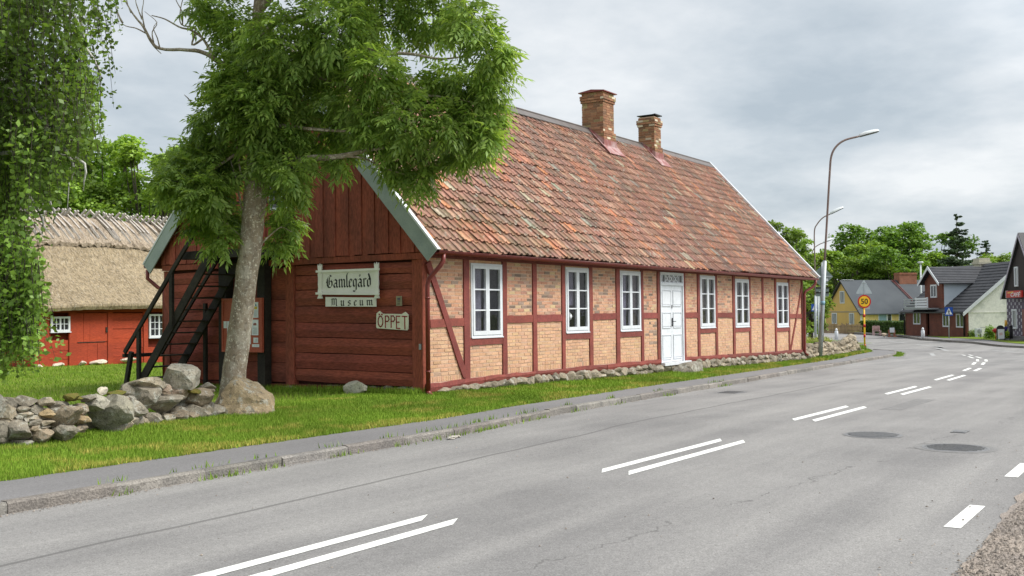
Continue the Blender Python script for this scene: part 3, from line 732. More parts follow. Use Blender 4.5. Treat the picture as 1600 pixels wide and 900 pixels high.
# roof: one block per clay tile, S-curved
def tilemat():
    m, t, b = nt('weathered_clay_tiles'); v = gpos(t); c = attr(t)
    c = mixc(t, 1.0, c, ramp(t, tnoise(t, 9, 5, .7, v), [(.3, .72), (.7, 1.25)]), 'MULTIPLY')
    c = mixc(t, ramp(t, tnoise(t, 6.5, 3, .55, v), [(.62, 0), (.66, .6)]), c, (.40, .40, .33))
    c = mixc(t, ramp(t, tnoise(t, 2.0, 5, .75, v), [(.50, 0), (.70, .6)]), c, (.17, .13, .10))
    c = mixc(t, ramp(t, tnoise(t, .8, 5, .65, gpos(t, (1.6, .5, .5))), [(.45, 0), (.65, .5)]), c, (.22, .165, .135))
    sx = t.nodes.new('ShaderNodeSeparateXYZ'); t.links.new(v, sx.inputs[0])
    low = math_(t, 'MULTIPLY', math_(t, 'LESS_THAN', sx.outputs[2], 4.2), math_(t, 'SUBTRACT', 1.0, math_(t, 'MULTIPLY', sx.outputs[0], .09)))
    ms = math_(t, 'MULTIPLY', ramp(t, tnoise(t, 3.0, 5, .75, v), [(.45, 0), (.62, .7)]), math_(t, 'MAXIMUM', low, .08))
    c = mixc(t, ms, c, (.13, .12, .05))
    t.links.new(c, b.inputs['Base Color']); b.inputs['Roughness'].default_value = .9; b.inputs['Specular IOR Level'].default_value = .25
    bump(t, b, tnoise(t, 40, 4, .7, v), .5, .01); return m
M['tile'] = tilemat()
TP = [((.345, .176, .128), 10), ((.30, .155, .117), 8), ((.38, .20, .145), 6), ((.25, .135, .102), 5), ((.52, .225, .12), 1.5), ((.27, .195, .15), 2.0), ((.44, .37, .27), .6), ((.32, .32, .26), .45), ((.46, .27, .19), 3), ((.21, .135, .11), 3)]
def tiles(y0, z0, y1, z1, xa, xb, sgn, name):
    sl = math.hypot(y1-y0, z1-z0); uy, uz = (y1-y0)/sl, (z1-z0)/sl; ny_, nz_ = -uz*sgn, uy*sgn
    if nz_ < 0: ny_, nz_ = -ny_, -nz_
    cw = .2395; nc = int(round((xb-xa)/cw)); cw = (xb-xa)/nc; rows = 19; rl = sl/rows; prof = 7; mb = MB()
    for r in range(rows):
        drift = rnd.uniform(-.012, .012)
        for c in range(nc):
            col = pick(TP)
            if noise.noise(Vector((c*.17, r*.31, 2.0))) > .33: col = tuple(a*b for a, b in zip(col, (1.25, 1.1, 1.0)))
            xo = xa+c*cw+drift; tw = rnd.uniform(-.006, .006); lift = rnd.uniform(-.004, .016); slip = rnd.uniform(-.035, .022)
            vs = []
            sgx = .018*math.sin(xo*.45)+.012*noise.noise(Vector((xo*.6, r*.4, 9)))
            for (s, base) in ((r*rl-.055+slip, .046+lift), (min(sl, (r+1)*rl+.01), .004)):
                for i in range(prof+1):
                    t = i/prof; hgt = .026*math.sin(2*math.pi*(t*.97+.08))+.004*math.sin(4*math.pi*t)
                    hh = base+hgt+sgx; x = xo+t*cw*1.045+tw*(s-r*rl)/rl
                    vs.append((x, y0+uy*s+ny_*hh, z0+uz*s+nz_*hh))
            for i in range(prof+1):   # front lip
                p = vs[i]; vs.append((p[0], p[1]-ny_*.034, p[2]-nz_*.034))
            n = prof+1; fs = [(i, i+1, n+i+1, n+i) for i in range(prof)]
            mb.add(vs[:2*n], fs, col, 0, True); 
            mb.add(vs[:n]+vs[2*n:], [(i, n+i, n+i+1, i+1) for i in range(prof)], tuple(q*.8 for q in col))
    return mb.build(name, M['tile'], mus)
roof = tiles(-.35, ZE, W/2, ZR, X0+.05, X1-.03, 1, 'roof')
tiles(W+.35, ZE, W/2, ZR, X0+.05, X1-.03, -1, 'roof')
mb = MB()   # under-boarding and rafters
for s in (0, 1):
    y0 = -.33 if not s else W+.33
    mb.prism([(X0+.06, y0, ZE-.035), (X0+.06, W/2, ZR-.04), (X0+.06, W/2, ZR-.075), (X0+.06, y0, ZE-.07)], (X1-X0-.1, 0, 0), (.6, .6, .6))
mb.build('roof_boarding', M['timber'], mus)
mb = MB()
for s in (-1, 1): mb.prism([(X0, W/2, ZR+.085), (X0, W/2+s*.20, ZR-.115), (X0, W/2+s*.20, ZR-.135), (X0, W/2, ZR+.07)], (X1-X0, 0, 0))
mb.tube([(X0, W/2, ZR+.085), (X1, W/2, ZR+.085)], .03, 8); mb.build('ridge_cap', M['lead'], mus)
def barge(x, name, wd, mat, lw, sides=(0, 1)):
    for s in sides:
        ye = -.42 if s == 0 else W+.42; sg = -1 if s == 0 else 1
        sl = (ZR-ZE)/(W/2+.35); ze = ZE-.07*sl
        dy, dz = abs(ye-W/2), (ZR-ze); ln = math.hypot(dy, dz); py, pz = sg*dz/ln, dy/ln   # outward normal of the slope
        e = np.array([x, ye, ze]); t_ = np.array([x, W/2, ZR]); nrm = np.array([0, py, pz])
        mb = MB(); th = .03
        mb.prism([e+nrm*.07, t_+np.array([0, 0, .07/pz]), t_-np.array([0, 0, (wd-.07)/pz]), e-nrm*(wd-.07)+np.array([0, -sg*.0, 0])], (th, 0, 0), (1, 1, 1))
        o = mb.build(name, mat, mus)
        mb = MB(); mb.prism([e+nrm*.072, t_+np.array([0, 0, .072/pz]), t_+np.array([0, 0, .092/pz]), e+nrm*.092], (lw if x < 5 else -lw, 0, 0), (1.5, 1.5, 1.5) if x > 5 else (1, 1, 1))
        if x < 5: mb.prism([e+nrm*.072+np.array([-.012, 0, 0]), t_+np.array([-.012, 0, .072/pz]), t_+np.array([-.012, 0, .11/pz]), e+nrm*.11+np.array([-.012, 0, 0])], (.011, 0, 0))
        mb.build('barge_cover', M['white'], mus)
barge(X0-.005, 'bargeboard', .30, M['barge'], .12)
barge(X1, 'bargeboard', .18, M['white'], -.06)

# chimneys
def chimney(x0, x1, y0, y1, zb, zt, cap, seed):
    mb = MB(); rr = random.Random(seed)
    def course(a, b, c, d, z, h):
        for (ax, s0, s1, f) in ((0, a, b, c), (0, a, b, d), (1, c, d, a), (1, c, d, b)):
            p = s0-(.11 if rr.random() < .5 else 0)
            while p < s1-.01:
                ln = .225; u = max(p, s0); v = min(p+ln, s1)-.012
                if v-u > .03:
                    q = rr.random(); c_ = (.30, .15, .09) if q < .45 else (.36, .20, .12) if q < .7 else (.22, .13, .085) if q < .85 else (.33, .26, .14) if q < .95 else (.62, .56, .45)
                    k = rr.uniform(.8, 1.15); c_ = tuple(w*k for w in c_)
                    o = rr.uniform(-.004, .006)
                    if ax == 0: mb.box(u, v, (f-.008-o if f == c else f-.04), (f+.04 if f == c else f+.008+o), z, z+h-.013, c_)
                    else: mb.box((f-.008-o if f == a else f-.04), (f+.04 if f == a else f+.008+o), u, v, z, z+h-.013, c_)
                p += ln
    core = MB(); core.box(x0+.004, x1-.004, y0+.004, y1-.004, zb, zt-.02)
    z = zb; n = int((zt-zb)/.078)
    for i in range(n):
        e = 0; r = n-1-i
        if r in (1, 2): e = .05
        if r == 3: e = .03
        if r in (4,) : e = .0
        if i*.078+zb < ZR-.1: e = .045
        course(x0-e, x1+e, y0-e, y1+e, z, .078)
        if e: core.box(x0-e+.003, x1+e-.003, y0-e+.003, y1+e-.003, z, z+.07)
        z += .078
    c = mb.build('chimney', M['brick'], mus); core.build('chimney_mortar', M['mortar'], c)
    k = MB()
    if cap == 'flat':
        k.prism([(x0-.09, y0-.09, z+.005), (x1+.09, y0-.09, z+.005), (x1+.09, y1+.09, z+.005), (x0-.09, y1+.09, z+.005)], (0, 0, .025)); k.prism([(x0-.09, (y0+y1)/2, z+.03), (x0-.09, y0-.09, z+.031), (x0-.09, (y0+y1)/2, z+.09), (x0-.09, y1+.09, z+.031)], (x1-x0+.18, 0, 0)); k.build('chimney_cap', M['gutter'], c)
    else:
        k.box(x0+.08, x1-.08, y0+.1, y1-.1, z, z+.07); k.box(x0-.02, x1+.02, y0-.05, y1+.05, z+.072, z+.095); k.prism([(x0-.02, y0-.05, z+.096), (x1+.02, y0-.05, z+.096), ((x0+x1)/2, (y0+y1)/2, z+.13)], (0, .0, .012)); k.build('chimney_cap', M['blackmetal'], c)
    f = MB(); yb = y0-.5; zf = lambda y: ZE+KS*(y+.35)
    nr = np.array([0, -KS, 1])/math.hypot(1, KS)
    P = [np.array([x0-.16, y0-.28, zf(y0-.28)])+nr*.075, np.array([x1+.16, y0-.28, zf(y0-.28)])+nr*.075, np.array([x1+.16, W/2-.05, zf(W/2-.05)])+nr*.075, np.array([x0-.16, W/2-.05, zf(W/2-.05)])+nr*.075]
    f.prism(P, nr*.012)
    f.box(x0-.055, x1+.055, y0-.072, y0-.053, zf(y0)-.15, zf(y0)+.24)
    for xx in (x0-.068, x1+.053): f.prism([(xx, y0-.07, zf(y0)-.1), (xx, y0-.07, zf(y0)+.24), (xx, y0+.35, zf(y0+.35)+.17), (xx, W/2, zf(W/2)+.14), (xx, W/2, zf(W/2)-.1)], (.014, 0, 0))
    f.build('chimney_flashing', M['flash'], c)
chimney(13.30, 14.02, 3.3, 4.05, 6.7, 8.60, 'flat', 1)
chimney(17.08, 17.60, 3.35, 3.95, 6.7, 8.38, 'lid', 2)

# ---- gable toward the garden: log wall below, boards above
mb = MB()
def log_bay(ya, yb, rows, off=0, x=.0, tilt=0):
    for i in range(len(rows)-1):
        za, zb = rows[i], rows[i+1]; k = rnd.uniform(.82, 1.15); c = (k, k*rnd.uniform(.92, 1.05), k*rnd.uniform(.9, 1.05))
        n = 7; vs = []; ph = rnd.uniform(0, 9); d = off+rnd.uniform(-.008, .008)
        for j in range(n+1):
            y = ya+(yb-ya)*j/n; w0 = .012*noise.noise(Vector((y*1.3, ph, 0))); w1 = .012*noise.noise(Vector((y*1.3, ph+4, 0)))
            tl = tilt*(y-ya)
            vs += [(x+d-.002, y, za+.008+w0+tl), (x+d-.03, y, (za+zb)/2+tl), (x+d-.004, y, zb-.006+w1+tl), (x+.08, y, zb-.006+w1+tl), (x+.08, y, za+.008+w0+tl)]
        fs = []
        for j in range(n): p = 5*j; q = p+5; fs += [(p, p+1, q+1, q), (p+1, p+2, q+2, q+1), (p+2, p+3, q+3, q+2), (p+4, p, q, q+4)]
        fs += [(0, 4, 3, 2, 1), tuple(5*n+i for i in (0, 1, 2, 3, 4))]
        mb.add(vs, fs, c, 0, False)
z0g = .17
log_bay(.30, 3.44, [.20, .47, .80, 1.12, 1.42, 1.77, 2.10, 2.40, 2.62], 0, tilt=.012)
log_bay(3.70, 5.30, [.20, .62, 1.05, 1.5, 1.95, 2.62]); log_bay(5.45, 7.42, [.20, .60, 1.0, 1.38, 1.72, 2.05, 2.36, 2.62], tilt=-.01)
mb.box(.09, .14, .12, 7.55, .1, 2.75, (.3, .3, .3))
mb.build('log_wall', M['falu_h'], mus)
mb = MB()
def vpost(ya, yb, z0=.12, z1=2.66, out=-.06): mb.box(out+rnd.uniform(0, .01), .09, ya, yb, z0, z1, tc(), 0, .006)
vpost(.02, .16, .12, 2.68, -.07); vpost(.162, .29, .12, 2.66, -.05); vpost(3.45, 3.69); vpost(5.31, 5.44, .12, 2.66, -.045); vpost(7.43, 7.60)
mb.box(-.05, .1, .03, 7.6, .0, .17, (.5, .45, .42), 0, .01)
mb.box(-.10, .05, -.02, 7.62, 2.665, 2.79, (.95, .95, .95), 0, .006)
mb.box(-.035, .02, 4.2, 5.2, 1.28, 1.40, (.4, .4, .4))
mb.build('gable_frame', M['falu'], mus)
mb = MB()
def zroof(y): return ZR-abs(y-W/2)*KS-.08
def boards(ya, yb, z0, x, zt=None, lim=None):
    y = ya; k = 0
    while y < yb-.02:
        w = min(rnd.uniform(.15, .20), yb-y)
        t0, t1 = zroof(y), zroof(y+w)
        if zt: t0 = min(t0, zt); t1 = min(t1, zt)
        if min(t0, t1) > z0+.03:
            kk = rnd.uniform(.85, 1.15); c = (kk, kk, kk); xx = x-(.022 if k % 2 else 0)
            zb_ = z0+rnd.uniform(-.012, .012)
            mb.prism([(xx, y-(.012 if k % 2 else -.004), zb_), (xx, y+w+(.012 if k % 2 else -.004), zb_), (xx, y+w+(.012 if k % 2 else -.004), t1), (xx, y-(.012 if k % 2 else -.004), t0)], (.022, 0, 0), c)
        y += w; k += 1
boards(.0, 3.38, 2.80, -.10); boards(5.9, 7.6, 2.80, -.10)
boards(3.38, 5.9, 4.95, -.10, None)
boards(3.5, 5.9, 2.9, .02, 5.0)
mb.prism([(.05, .05, 2.7), (.05, W-.05, 2.7), (.05, W/2, ZR-.15)], (.02, 0, 0), (.35, .35, .35))
mb.build('gable_boarding', M['falu'], mus)
w = MB(); w.box(-.02, .018, 3.42, 4.2, 3.85, 3.91); w.box(-.02, .018, 3.42, 4.2, 4.85, 4.90)
for y in (3.42, 3.78, 4.15): w.box(-.022, .018, y, y+.05, 3.911, 4.849)
w.box(-.015, .018, 3.47, 4.15, 4.36, 4.39); wo = w.build('loft_window', M['white'], mus); w = MB(); w.box(-.004, .0, 3.45, 4.17, 3.9, 4.86); w.build('pane', M['darkglass'], wo)
mb = MB(); mb.box(-.13, -.102, 5.6, 6.6, 4.10, 4.13, (.5, .5, .5)); mb.box(-.16, -.101, 3.36, 3.44, 2.9, 4.96); mb.box(-.16, -.101, 5.88, 5.95, 2.9, 4.96); mb.build('loft_opening_frame', M['black'], mus)
# loft landing and stair
bal = MB(); BX = -1.05
for i in range(9): bal.box(BX+.117*i, BX+.117*i+.11, 3.4, 5.75, 2.955, 2.99, (1, 1, 1), 0, .004)
bal.box(BX, -.12, 3.4, 3.5, 2.83, 2.953); bal.box(BX, -.12, 5.65, 5.75, 2.83, 2.953); bal.box(BX-.02, BX+.07, 3.41, 5.74, 2.82, 2.952)
bal.build('landing', M['black'], mus)
po = MB(); po.box(-.22, -.03, 4.14, 4.36, -.1, 2.88, (1, 1, 1), 0, .006); po.build('landing_post', M['black'], mus)
po = MB(); po.box(-.26, -.06, 5.28, 5.52, .0, 2.82, (1, 1, 1), 0, .006); po.build('landing_post', M['black'], mus)
po = MB(); po.box(BX, BX+.09, 3.4, 3.48, 2.99, 3.95); po.box(BX+.01, BX+.07, 3.4, 5.7, 3.9, 3.96); po.box(-.2, -.12, 3.4, 3.48, 2.99, 3.95); po.box(BX, -.12, 3.41, 3.47, 3.9, 3.96); po.box(BX, BX+.07, 4.5, 4.57, 2.99, 3.9); po.box(BX, -.12, 3.42, 3.46, 3.45, 3.5); po.build('landing_railing', M['black'], mus)
st = thing('loft_stair', (0, 7.3, .1), 'steep black wooden stair with handrail leaning up to the loft landing of the red gable', 'stair')
T = np.array([-1.12, 4.72, 2.97]); B = np.array([-1.12, 7.2, .0]); dd = (B-T)/np.linalg.norm(B-T)
for xo in (0, .86):
    s = MB(); s.beam(T+[xo, 0, 0], B+[xo, 0, 0], .05, .19, up=(0, 1, 1)); s.build('stringer', M['black'], st)
for i in range(11):
    p = T+(B-T)*((i+.9)/12); s = MB(); s.box(p[0]+.03, p[0]+.83, p[1]-.10, p[1]+.10, p[2]-.015, p[2]+.015, (1.3, 1.2, 1), 0, .003); s.build('tread', M['black'], st)
hr = MB(); hT = np.array([-1.18, 5.08, 3.5]); hB = np.array([-1.18, 7.52, .83])
hr.beam(hT, hB, .05, .09, up=(0, 1, 1)); hr.build('handrail', M['black'], st)
hr = MB(); hr.beam(hT+[.95, 0, -.1], hB+[.95, 0, -.1], .05, .07, up=(0, 1, 1)); hr.build('handrail', M['black'], st)
for y, zt_, zb_ in ((7.05, 1.35, .05), (5.95, 2.55, 1.4)):
    p = MB(); p.box(-1.2, -1.13, y-.045, y+.045, zb_, zt_); p.build('rail_post', M['black'], st)
p = MB(); p.beam((-1.17, 7.3, .85), (-1.17, 7.52, -.02), .07, .1, up=(0, 1, 0)); p.build('rail_post', M['black'], st)
p = MB(); p.box(-.22, -.15, 6.0, 6.08, -.02, 1.9); p.build('rail_post', M['black'], st)
p = MB(); p.box(-1.2, -.2, 7.5, 7.58, .72, .80); p.build('foot_bar', M['black'], st)
p = MB(); p.box(-1.16, -.28, 7.02, 7.12, .0, .10); p.build('foot_bar', M['black'], st)
p = MB(); p.tube([(-.2, W+.40, 2.7), (-.2, W+.40, 2.5), (-.08, W+.2, 2.3), (-.02, W+.04, 2.2), (-.02, W+.04, .1)], .045, 10); p.build('downpipe', M['gutter'], mus)
p = MB(); halfpipe(p, (X0, W+.42, 2.80), (X1, W+.42, 2.78), .065); p.build('gutter', M['gutter'], mus)
# far gable and back wall
mb = MB(); mb.box(22.44, 22.5, .1, W-.1, .0, 2.8, (.9, .6, .5)); mb.prism([(22.45, 0, 2.78), (22.45, W, 2.78), (22.45, W/2, ZR-.12)], (.05, 0, 0)); mb.box(0.2, 22.4, W-.1, W-.02, .0, 2.8); mb.build('rear_boarding', M['falu'], mus)

# lantern on the sill inside the second window
ln = thing('oil_lamp', (5.52, .10, 1.17), 'small white globe oil lamp standing behind the glass of the second window from the corner', 'lamp')
mb = MB(); mb.tube([(5.52, .1, 1.24), (5.52, .1, 1.26), (5.52, .1, 1.32), (5.52, .1, 1.36), (5.52, .1, 1.40)], [.09, .08, .03, .06, .03], 12); mb.build('lamp_foot', M['blackmetal'], ln)
mb = MB(); mb.tube([(5.52, .1, 1.40+.04*i) for i in range(7)], [.03, .08, .10, .11, .10, .07, .02], 12); mb.build('lamp_shade', M['white'], ln)
# ------------------------------------------------------------------ signs on the gable
M['signwhite'] = pmat('painted_sign_board', (.86, .85, .80), (.80, .79, .74), scale=6, rough=.6, bmp=.1, bscale=60, fine=.06)
M['ink'] = fmat('black_sign_paint', (.015, .015, .015), .6)
M['redink'] = fmat('red_sign_paint', (.33, .012, .02), .6)
M['cream'] = fmat('cream_sign_board', (.80, .78, .64), .6)
def nib(mb, pts, w, h, org, ax_x, ax_z, nrm, ang=40, th=.004, width=.9, col=(1, 1, 1)):
    """broad-nib pen strokes swept along a path, blackletter fashion"""
    a = R(ang); nx, nz_ = math.cos(a)*width/2, math.sin(a)*width/2
    def P(u, v, d): return np.array(org)+ax_x*(u*w)+ax_z*(v*h)+nrm*d
    asp = w/h
    for (u0, v0), (u1, v1) in zip(pts, pts[1:]):
        q = [(u0-nx, v0-nz_*asp), (u0+nx, v0+nz_*asp), (u1+nx, v1+nz_*asp), (u1-nx, v1-nz_*asp)]
        mb.prism([P(u, v, .0) for u, v in q], nrm*th, col)
# glyphs in a grid: x-height 0..5, ascender 8, descender -3; one unit = one nib
GL = {
 'G': ([[(1.2, 6.6), (.2, 5.6), (.3, 1.6), (1.4, .3), (3.2, .2), (4.4, 1.2), (4.4, 3.4), (3.3, 4.3), (2.3, 3.6)], [(1.2, 6.6), (2.6, 7.6), (3.8, 6.9)], [(2.1, 6.3), (1.8, 4.6), (1.9, 1.6)], [(-.5, 3.8), (.3, 3.2)], [(3.4, 4.3), (4.3, 5.0)]], 5.6),
 'a': ([[(.4, 4.4), (1.6, 5.0), (2.8, 4.2), (2.8, .7), (3.6, .1)], [(2.8, 2.6), (1.2, 2.8), (.4, 2.0), (.4, .9), (1.2, .1), (2.6, .8)]], 4.3),
 'm': ([[(0, 4.6), (.7, 5), (.7, .7), (1.3, .1)], [(.9, 4.3), (2.2, 5), (2.9, 4.3), (2.9, .7), (3.5, .1)], [(3.1, 4.3), (4.4, 5), (5.1, 4.3), (5.1, .7), (5.8, .1)]], 6.6),
 'l': ([[(.9, 8.3), (.4, 7.3), (.5, .8), (1.3, .1)], [(.9, 8.3), (1.5, 8.9)]], 2.0),
 'e': ([[(.4, 3.9), (.4, .9), (1.3, .1), (2.6, .8)], [(.4, 3.9), (1.5, 5.0), (2.6, 4.1), (1.3, 2.9)]], 3.4),
 'g': ([[(.4, 4.2), (.4, 1.2), (1.3, .3), (2.7, 1.2)], [(.4, 4.2), (1.6, 5.0), (2.8, 4.3), (2.8, -1.6), (1.6, -2.7), (.2, -2.2)], [(2.6, 4.4), (3.5, 4.9)]], 4.1),
 'o': ([[(.4, 4.2), (.4, .9), (1.4, 0.1), (2.7, .9), (2.7, 4.2), (1.6, 5), (.4, 4.2)]], 3.9),
 'r': ([[(0, 4.6), (.7, 5), (.7, .7), (1.4, .1)], [(.9, 4.2), (1.9, 5), (2.6, 4.5)]], 3.2),
 'd': ([[(.4, 4.2), (.4, .9), (1.4, .1), (2.7, .9), (2.7, 4.6), (1.2, 7.9)], [(.4, 4.2), (1.4, 4.9), (2.7, 4.2)]], 4.0),
 'M': ([[(.2, 6.6), (1, 7.2), (1, .9), (.2, .1)], [(1.2, 6.4), (2.4, 7.2), (3.1, 6.5), (3.1, .8)], [(3.3, 6.4), (4.5, 7.2), (5.3, 6.5), (5.3, .8), (6, .1)]], 7.6),
 'u': ([[(0, 4.7), (.6, 5), (.6, .9), (1.4, .1), (2.8, 1.0)], [(2.2, 4.7), (2.8, 5), (2.8, .7), (3.5, .1)]], 4.7),
 's': ([[(2.9, 4.4), (1.7, 5), (.6, 4.2), (.8, 3.1), (2.5, 2.3), (2.8, 1.1), (1.6, .1), (.4, .7)]], 4.1),
}
def write(mb, text, org, ax_x, ax_z, nrm, ux, uz, gap=.4, ang=40, width=.95, th=.004):
    u = 0
    for ch in text:
        s, adv = GL['a' if ch == 'å' else ch]
        for st_ in s: nib(mb, [(x+u, y) for x, y in st_], ux, uz, org, ax_x, ax_z, nrm, ang, th, width)
        if ch == 'å': nib(mb, [(1.1+u, 6.9), (1.7+u, 7.5), (2.3+u, 6.9), (1.7+u, 6.3), (1.1+u, 6.9)], ux, uz, org, ax_x, ax_z, nrm, ang, th, .38)
        u += adv+gap
    return u
AX, AZ, NR = np.array([0, -1., 0]), np.array([0, 0, 1.]), np.array([-1., 0, 0])
# gable faces -x; reading direction runs to -y
sg = thing('museum_name_sign', (-.09, 1.9, 1.98), 'large white framed sign reading Gamlegård in black blackletter on the red gable', 'sign')
mb = MB(); mb.prism([(-.085, 2.62, 2.06), (-.085, 1.17, 2.02), (-.085, 1.15, 2.51), (-.085, 2.62, 2.50)], (.02, 0, 0)); mb.build('board', M['signwhite'], sg)
mb = MB()
for y, sgn in ((2.65, 1), (1.13, -1)):
    n = 9; z0_, z1_ = (1.95, 2.58); o_ = .0 if sgn > 0 else -.02
    l = []; r = []
    for i in range(n+1):
        z = z0_+o_+(z1_-z0_)*i/n; w = .048+.010*math.cos(i*math.pi*.9)+(.012 if i == 0 else 0)
        l.append((-.115, y+w, z)); r.append((-.115, y-w, z))
    top = [(-.115, y-.055, z1_+.07+o_), (-.115, y-.02, z1_+.02+o_), (-.115, y, z1_+.085+o_), (-.115, y+.02, z1_+.02+o_), (-.115, y+.055, z1_+.07+o_)]
    mb.prism(r+top+l[::-1], (.028, 0, 0))
mb.beam((-.125, 2.74, 2.505), (-.125, 1.04, 2.50), .02, .045); mb.beam((-.125, 2.75, 2.055), (-.125, 1.05, 2.015), .02, .045)
mb.build('frame', M['signwhite'], sg)
mb = MB(); write(mb, 'Gamlegård', (-.0865, 2.47, 2.165), AX, AZ, NR, .0310, .0330, .15, 38, 1.15); mb.build('lettering', M['ink'], sg)
sg = thing('museum_sign', (-.09, 1.9, 1.8), 'narrow white board reading Museum hung below the framed blackletter sign', 'sign')
mb = MB(); mb.prism([(-.085, 2.52, 1.785), (-.085, 1.17, 1.765), (-.085, 1.17, 1.945), (-.085, 2.52, 1.98)], (.02, 0, 0)); mb.build('board', M['signwhite'], sg)
mb = MB(); write(mb, 'Museum', (-.0865, 2.36, 1.795), AX, AZ, NR, .0262, .0205, 2.35, 38, 1.0); mb.build('lettering', M['ink'], sg)
sg = thing('open_sign', (-.09, .77, 1.35), 'small cream board with red letters OPPET with dots over the O near the house corner', 'sign')
sg['label'] = 'small cream board with hand-painted red letters ÖPPET near the house corner'
mb = MB(); mb.prism([(-.085, 1.15, 1.34), (-.085, .39, 1.30), (-.085, .36, 1.33), (-.085, .36, 1.60), (-.085, .43, 1.655), (-.085, .52, 1.615), (-.085, 1.0, 1.625), (-.085, 1.08, 1.68), (-.085, 1.16, 1.63), (-.085, 1.17, 1.37)], (.018, 0, 0)); mb.build('board', M['cream'], sg)
mb = MB()
def stroke(pts, w=.022):
    for a, b in zip(pts, pts[1:]):
        a, b = [np.array((-.087, y, z)) for y, z in (a, b)]; d = b-a; n_ = np.linalg.norm(d); d /= max(n_, 1e-6); s_ = np.cross(d, NR)*w/2; e = d*w*.35
        mb.prism([a-e-s_, b+e-s_, b+e+s_, a-e+s_], NR*.003)
k = [(1.055-.062*math.cos(t), 1.475-.105*math.sin(t)) for t in [i*math.pi/6 for i in range(13)]]; stroke(k)
stroke([(1.09, 1.615), (1.075, 1.612)], .028); stroke([(1.025, 1.613), (1.01, 1.611)], .028)
for y in (.93, .785): stroke([(y, 1.355), (y, 1.58), (y-.06, 1.58), (y-.09, 1.545), (y-.09, 1.505), (y-.06, 1.475), (y, 1.475)])
stroke([(.565, 1.335), (.65, 1.34), (.65, 1.575), (.565, 1.57)]); stroke([(.65, 1.46), (.58, 1.457)]); stroke([(.51, 1.57), (.385, 1.565)]); stroke([(.445, 1.565), (.44, 1.325)])
mb.build('lettering', M['redink'], sg)
mb = MB(); mb.box(-.075, -.06, .525, .665, 1.775, 1.965); o = mb.build('plaque', pmat('aged_plaque', (.33, .29, .19), (.26, .23, .15), scale=20, rough=.5, bmp=.1)); tag(o, 'small tan information plaque on the red logs to the right of the name sign', 'plaque')
m2 = MB(); m2.box(-.078, -.0755, .56, .63, 1.89, 1.93); m2.build('plaque_panel', fmat('plaque_dark', (.10, .09, .12)), o)
for zz in (1.87, 1.85, 1.82, 1.80): m3 = MB(); m3.box(-.0775, -.0755, .56, .63, zz, zz+.006); m3.build('text_line', M['ink'], o)
mb = MB(); mb.box(-.09, -.07, .05, .10, .93, 1.04); tag(mb.build('electric_box', M['galv']), 'tiny grey metal box on the red corner post', 'electric box')
# notice board
nb = thing('notice_board', (-.2, 4.98, .9), 'red notice board with white printed sheets hung behind the tree trunk', 'notice board')
M['boardred'] = pmat('red_notice_board', (.42, .10, .055), (.36, .08, .045), scale=3, rough=.6, bmp=.1)
M['paper'] = fmat('paper_sheet', (.78, .82, .86), .5); M['print'] = fmat('grey_print', (.30, .33, .36)); M['yprint'] = fmat('yellow_print', (.62, .48, .06)); M['bprint'] = fmat('blue_print', (.12, .25, .40)); M['rprint'] = fmat('brown_print', (.30, .12, .10))
bx = -.30; mb = MB(); mb.box(bx, bx+.03, 4.16, 5.32, .88, 1.95)
o = mb.build('backboard', M['boardred'], nb)
mb = MB()
for y0, y1, z0_, z1_ in ((4.12, 5.36, .84, .88), (4.12, 5.36, 1.95, 1.99), (4.12, 4.16, .88, 1.95), (5.32, 5.36, .88, 1.95)): mb.box(bx-.02, bx+.04, y0, y1, z0_, z1_)
mb.build('frame', M['boardred'], nb)
SH = [(4.24, 4.44, 1.57, 1.90, 1), (4.46, 4.66, 1.57, 1.90, 2), (4.24, 4.44, 1.20, 1.53, 3), (4.46, 4.66, 1.20, 1.53, 3), (4.47, 4.66, 1.01, 1.17, 0), (4.25, 4.39, 1.04, 1.15, 4), (4.22, 4.43, .95, 1.01, 0), (4.68, 4.88, 1.57, 1.90, 2), (4.68, 4.88, 1.20, 1.53, 3), (5.0, 5.2, 1.2, 1.5, 2), (5.22, 5.31, 1.35, 1.5, 0)]
for y0, y1, z0_, z1_, k in SH:
    mb = MB(); mb.box(bx-.008, bx-.001, y0, y1, z0_, z1_); s = mb.build('notice_sheet', M['paper'], nb)
    if k in (1, 2, 3):
        mb = MB(); yy = (y0+y1)/2
        if k == 1: mb.box(bx-.011, bx-.009, y0+.03, y1-.03, z1_-.15, z1_-.09)
        else: mb.prism([(bx-.011, yy-.05, z1_-.12), (bx-.011, yy+.05, z1_-.12), (bx-.011, yy+.04, z1_-.08), (bx-.011, yy-.01, z1_-.065), (bx-.011, yy-.045, z1_-.08)], (.002, 0, 0))
        mb.build('picture', M['yprint'] if k == 1 else M['rprint'], s)
        if k == 1: mb = MB(); mb.prism([(bx-.011, yy-.06, z1_-.08), (bx-.011, yy+.0, z1_-.08), (bx-.011, yy-.03, z1_-.03)], (.002, 0, 0)); mb.build('picture', M['bprint'], s)
    mb = MB(); z = z1_-.17 if k in (1, 2, 3) else z1_-.03
    while z > z0_+.02: mb.box(bx-.010, bx-.0085, y0+.03, y1-.03-rnd.uniform(0, .05), z-.006, z); z -= .018
    if mb.v: mb.build('printed_lines', M['print'], s)
mb = MB(); rock(mb, (-.45, 1.35, .17), (.14, .28, .15), 0, 0, 41, 3, (1.5, 1.6, 1.5), .05); mb2 = MB()
tag(mb.build('stone_block', M['stone']), 'squared grey lichen stone standing in the grass against the red gable', 'stone')
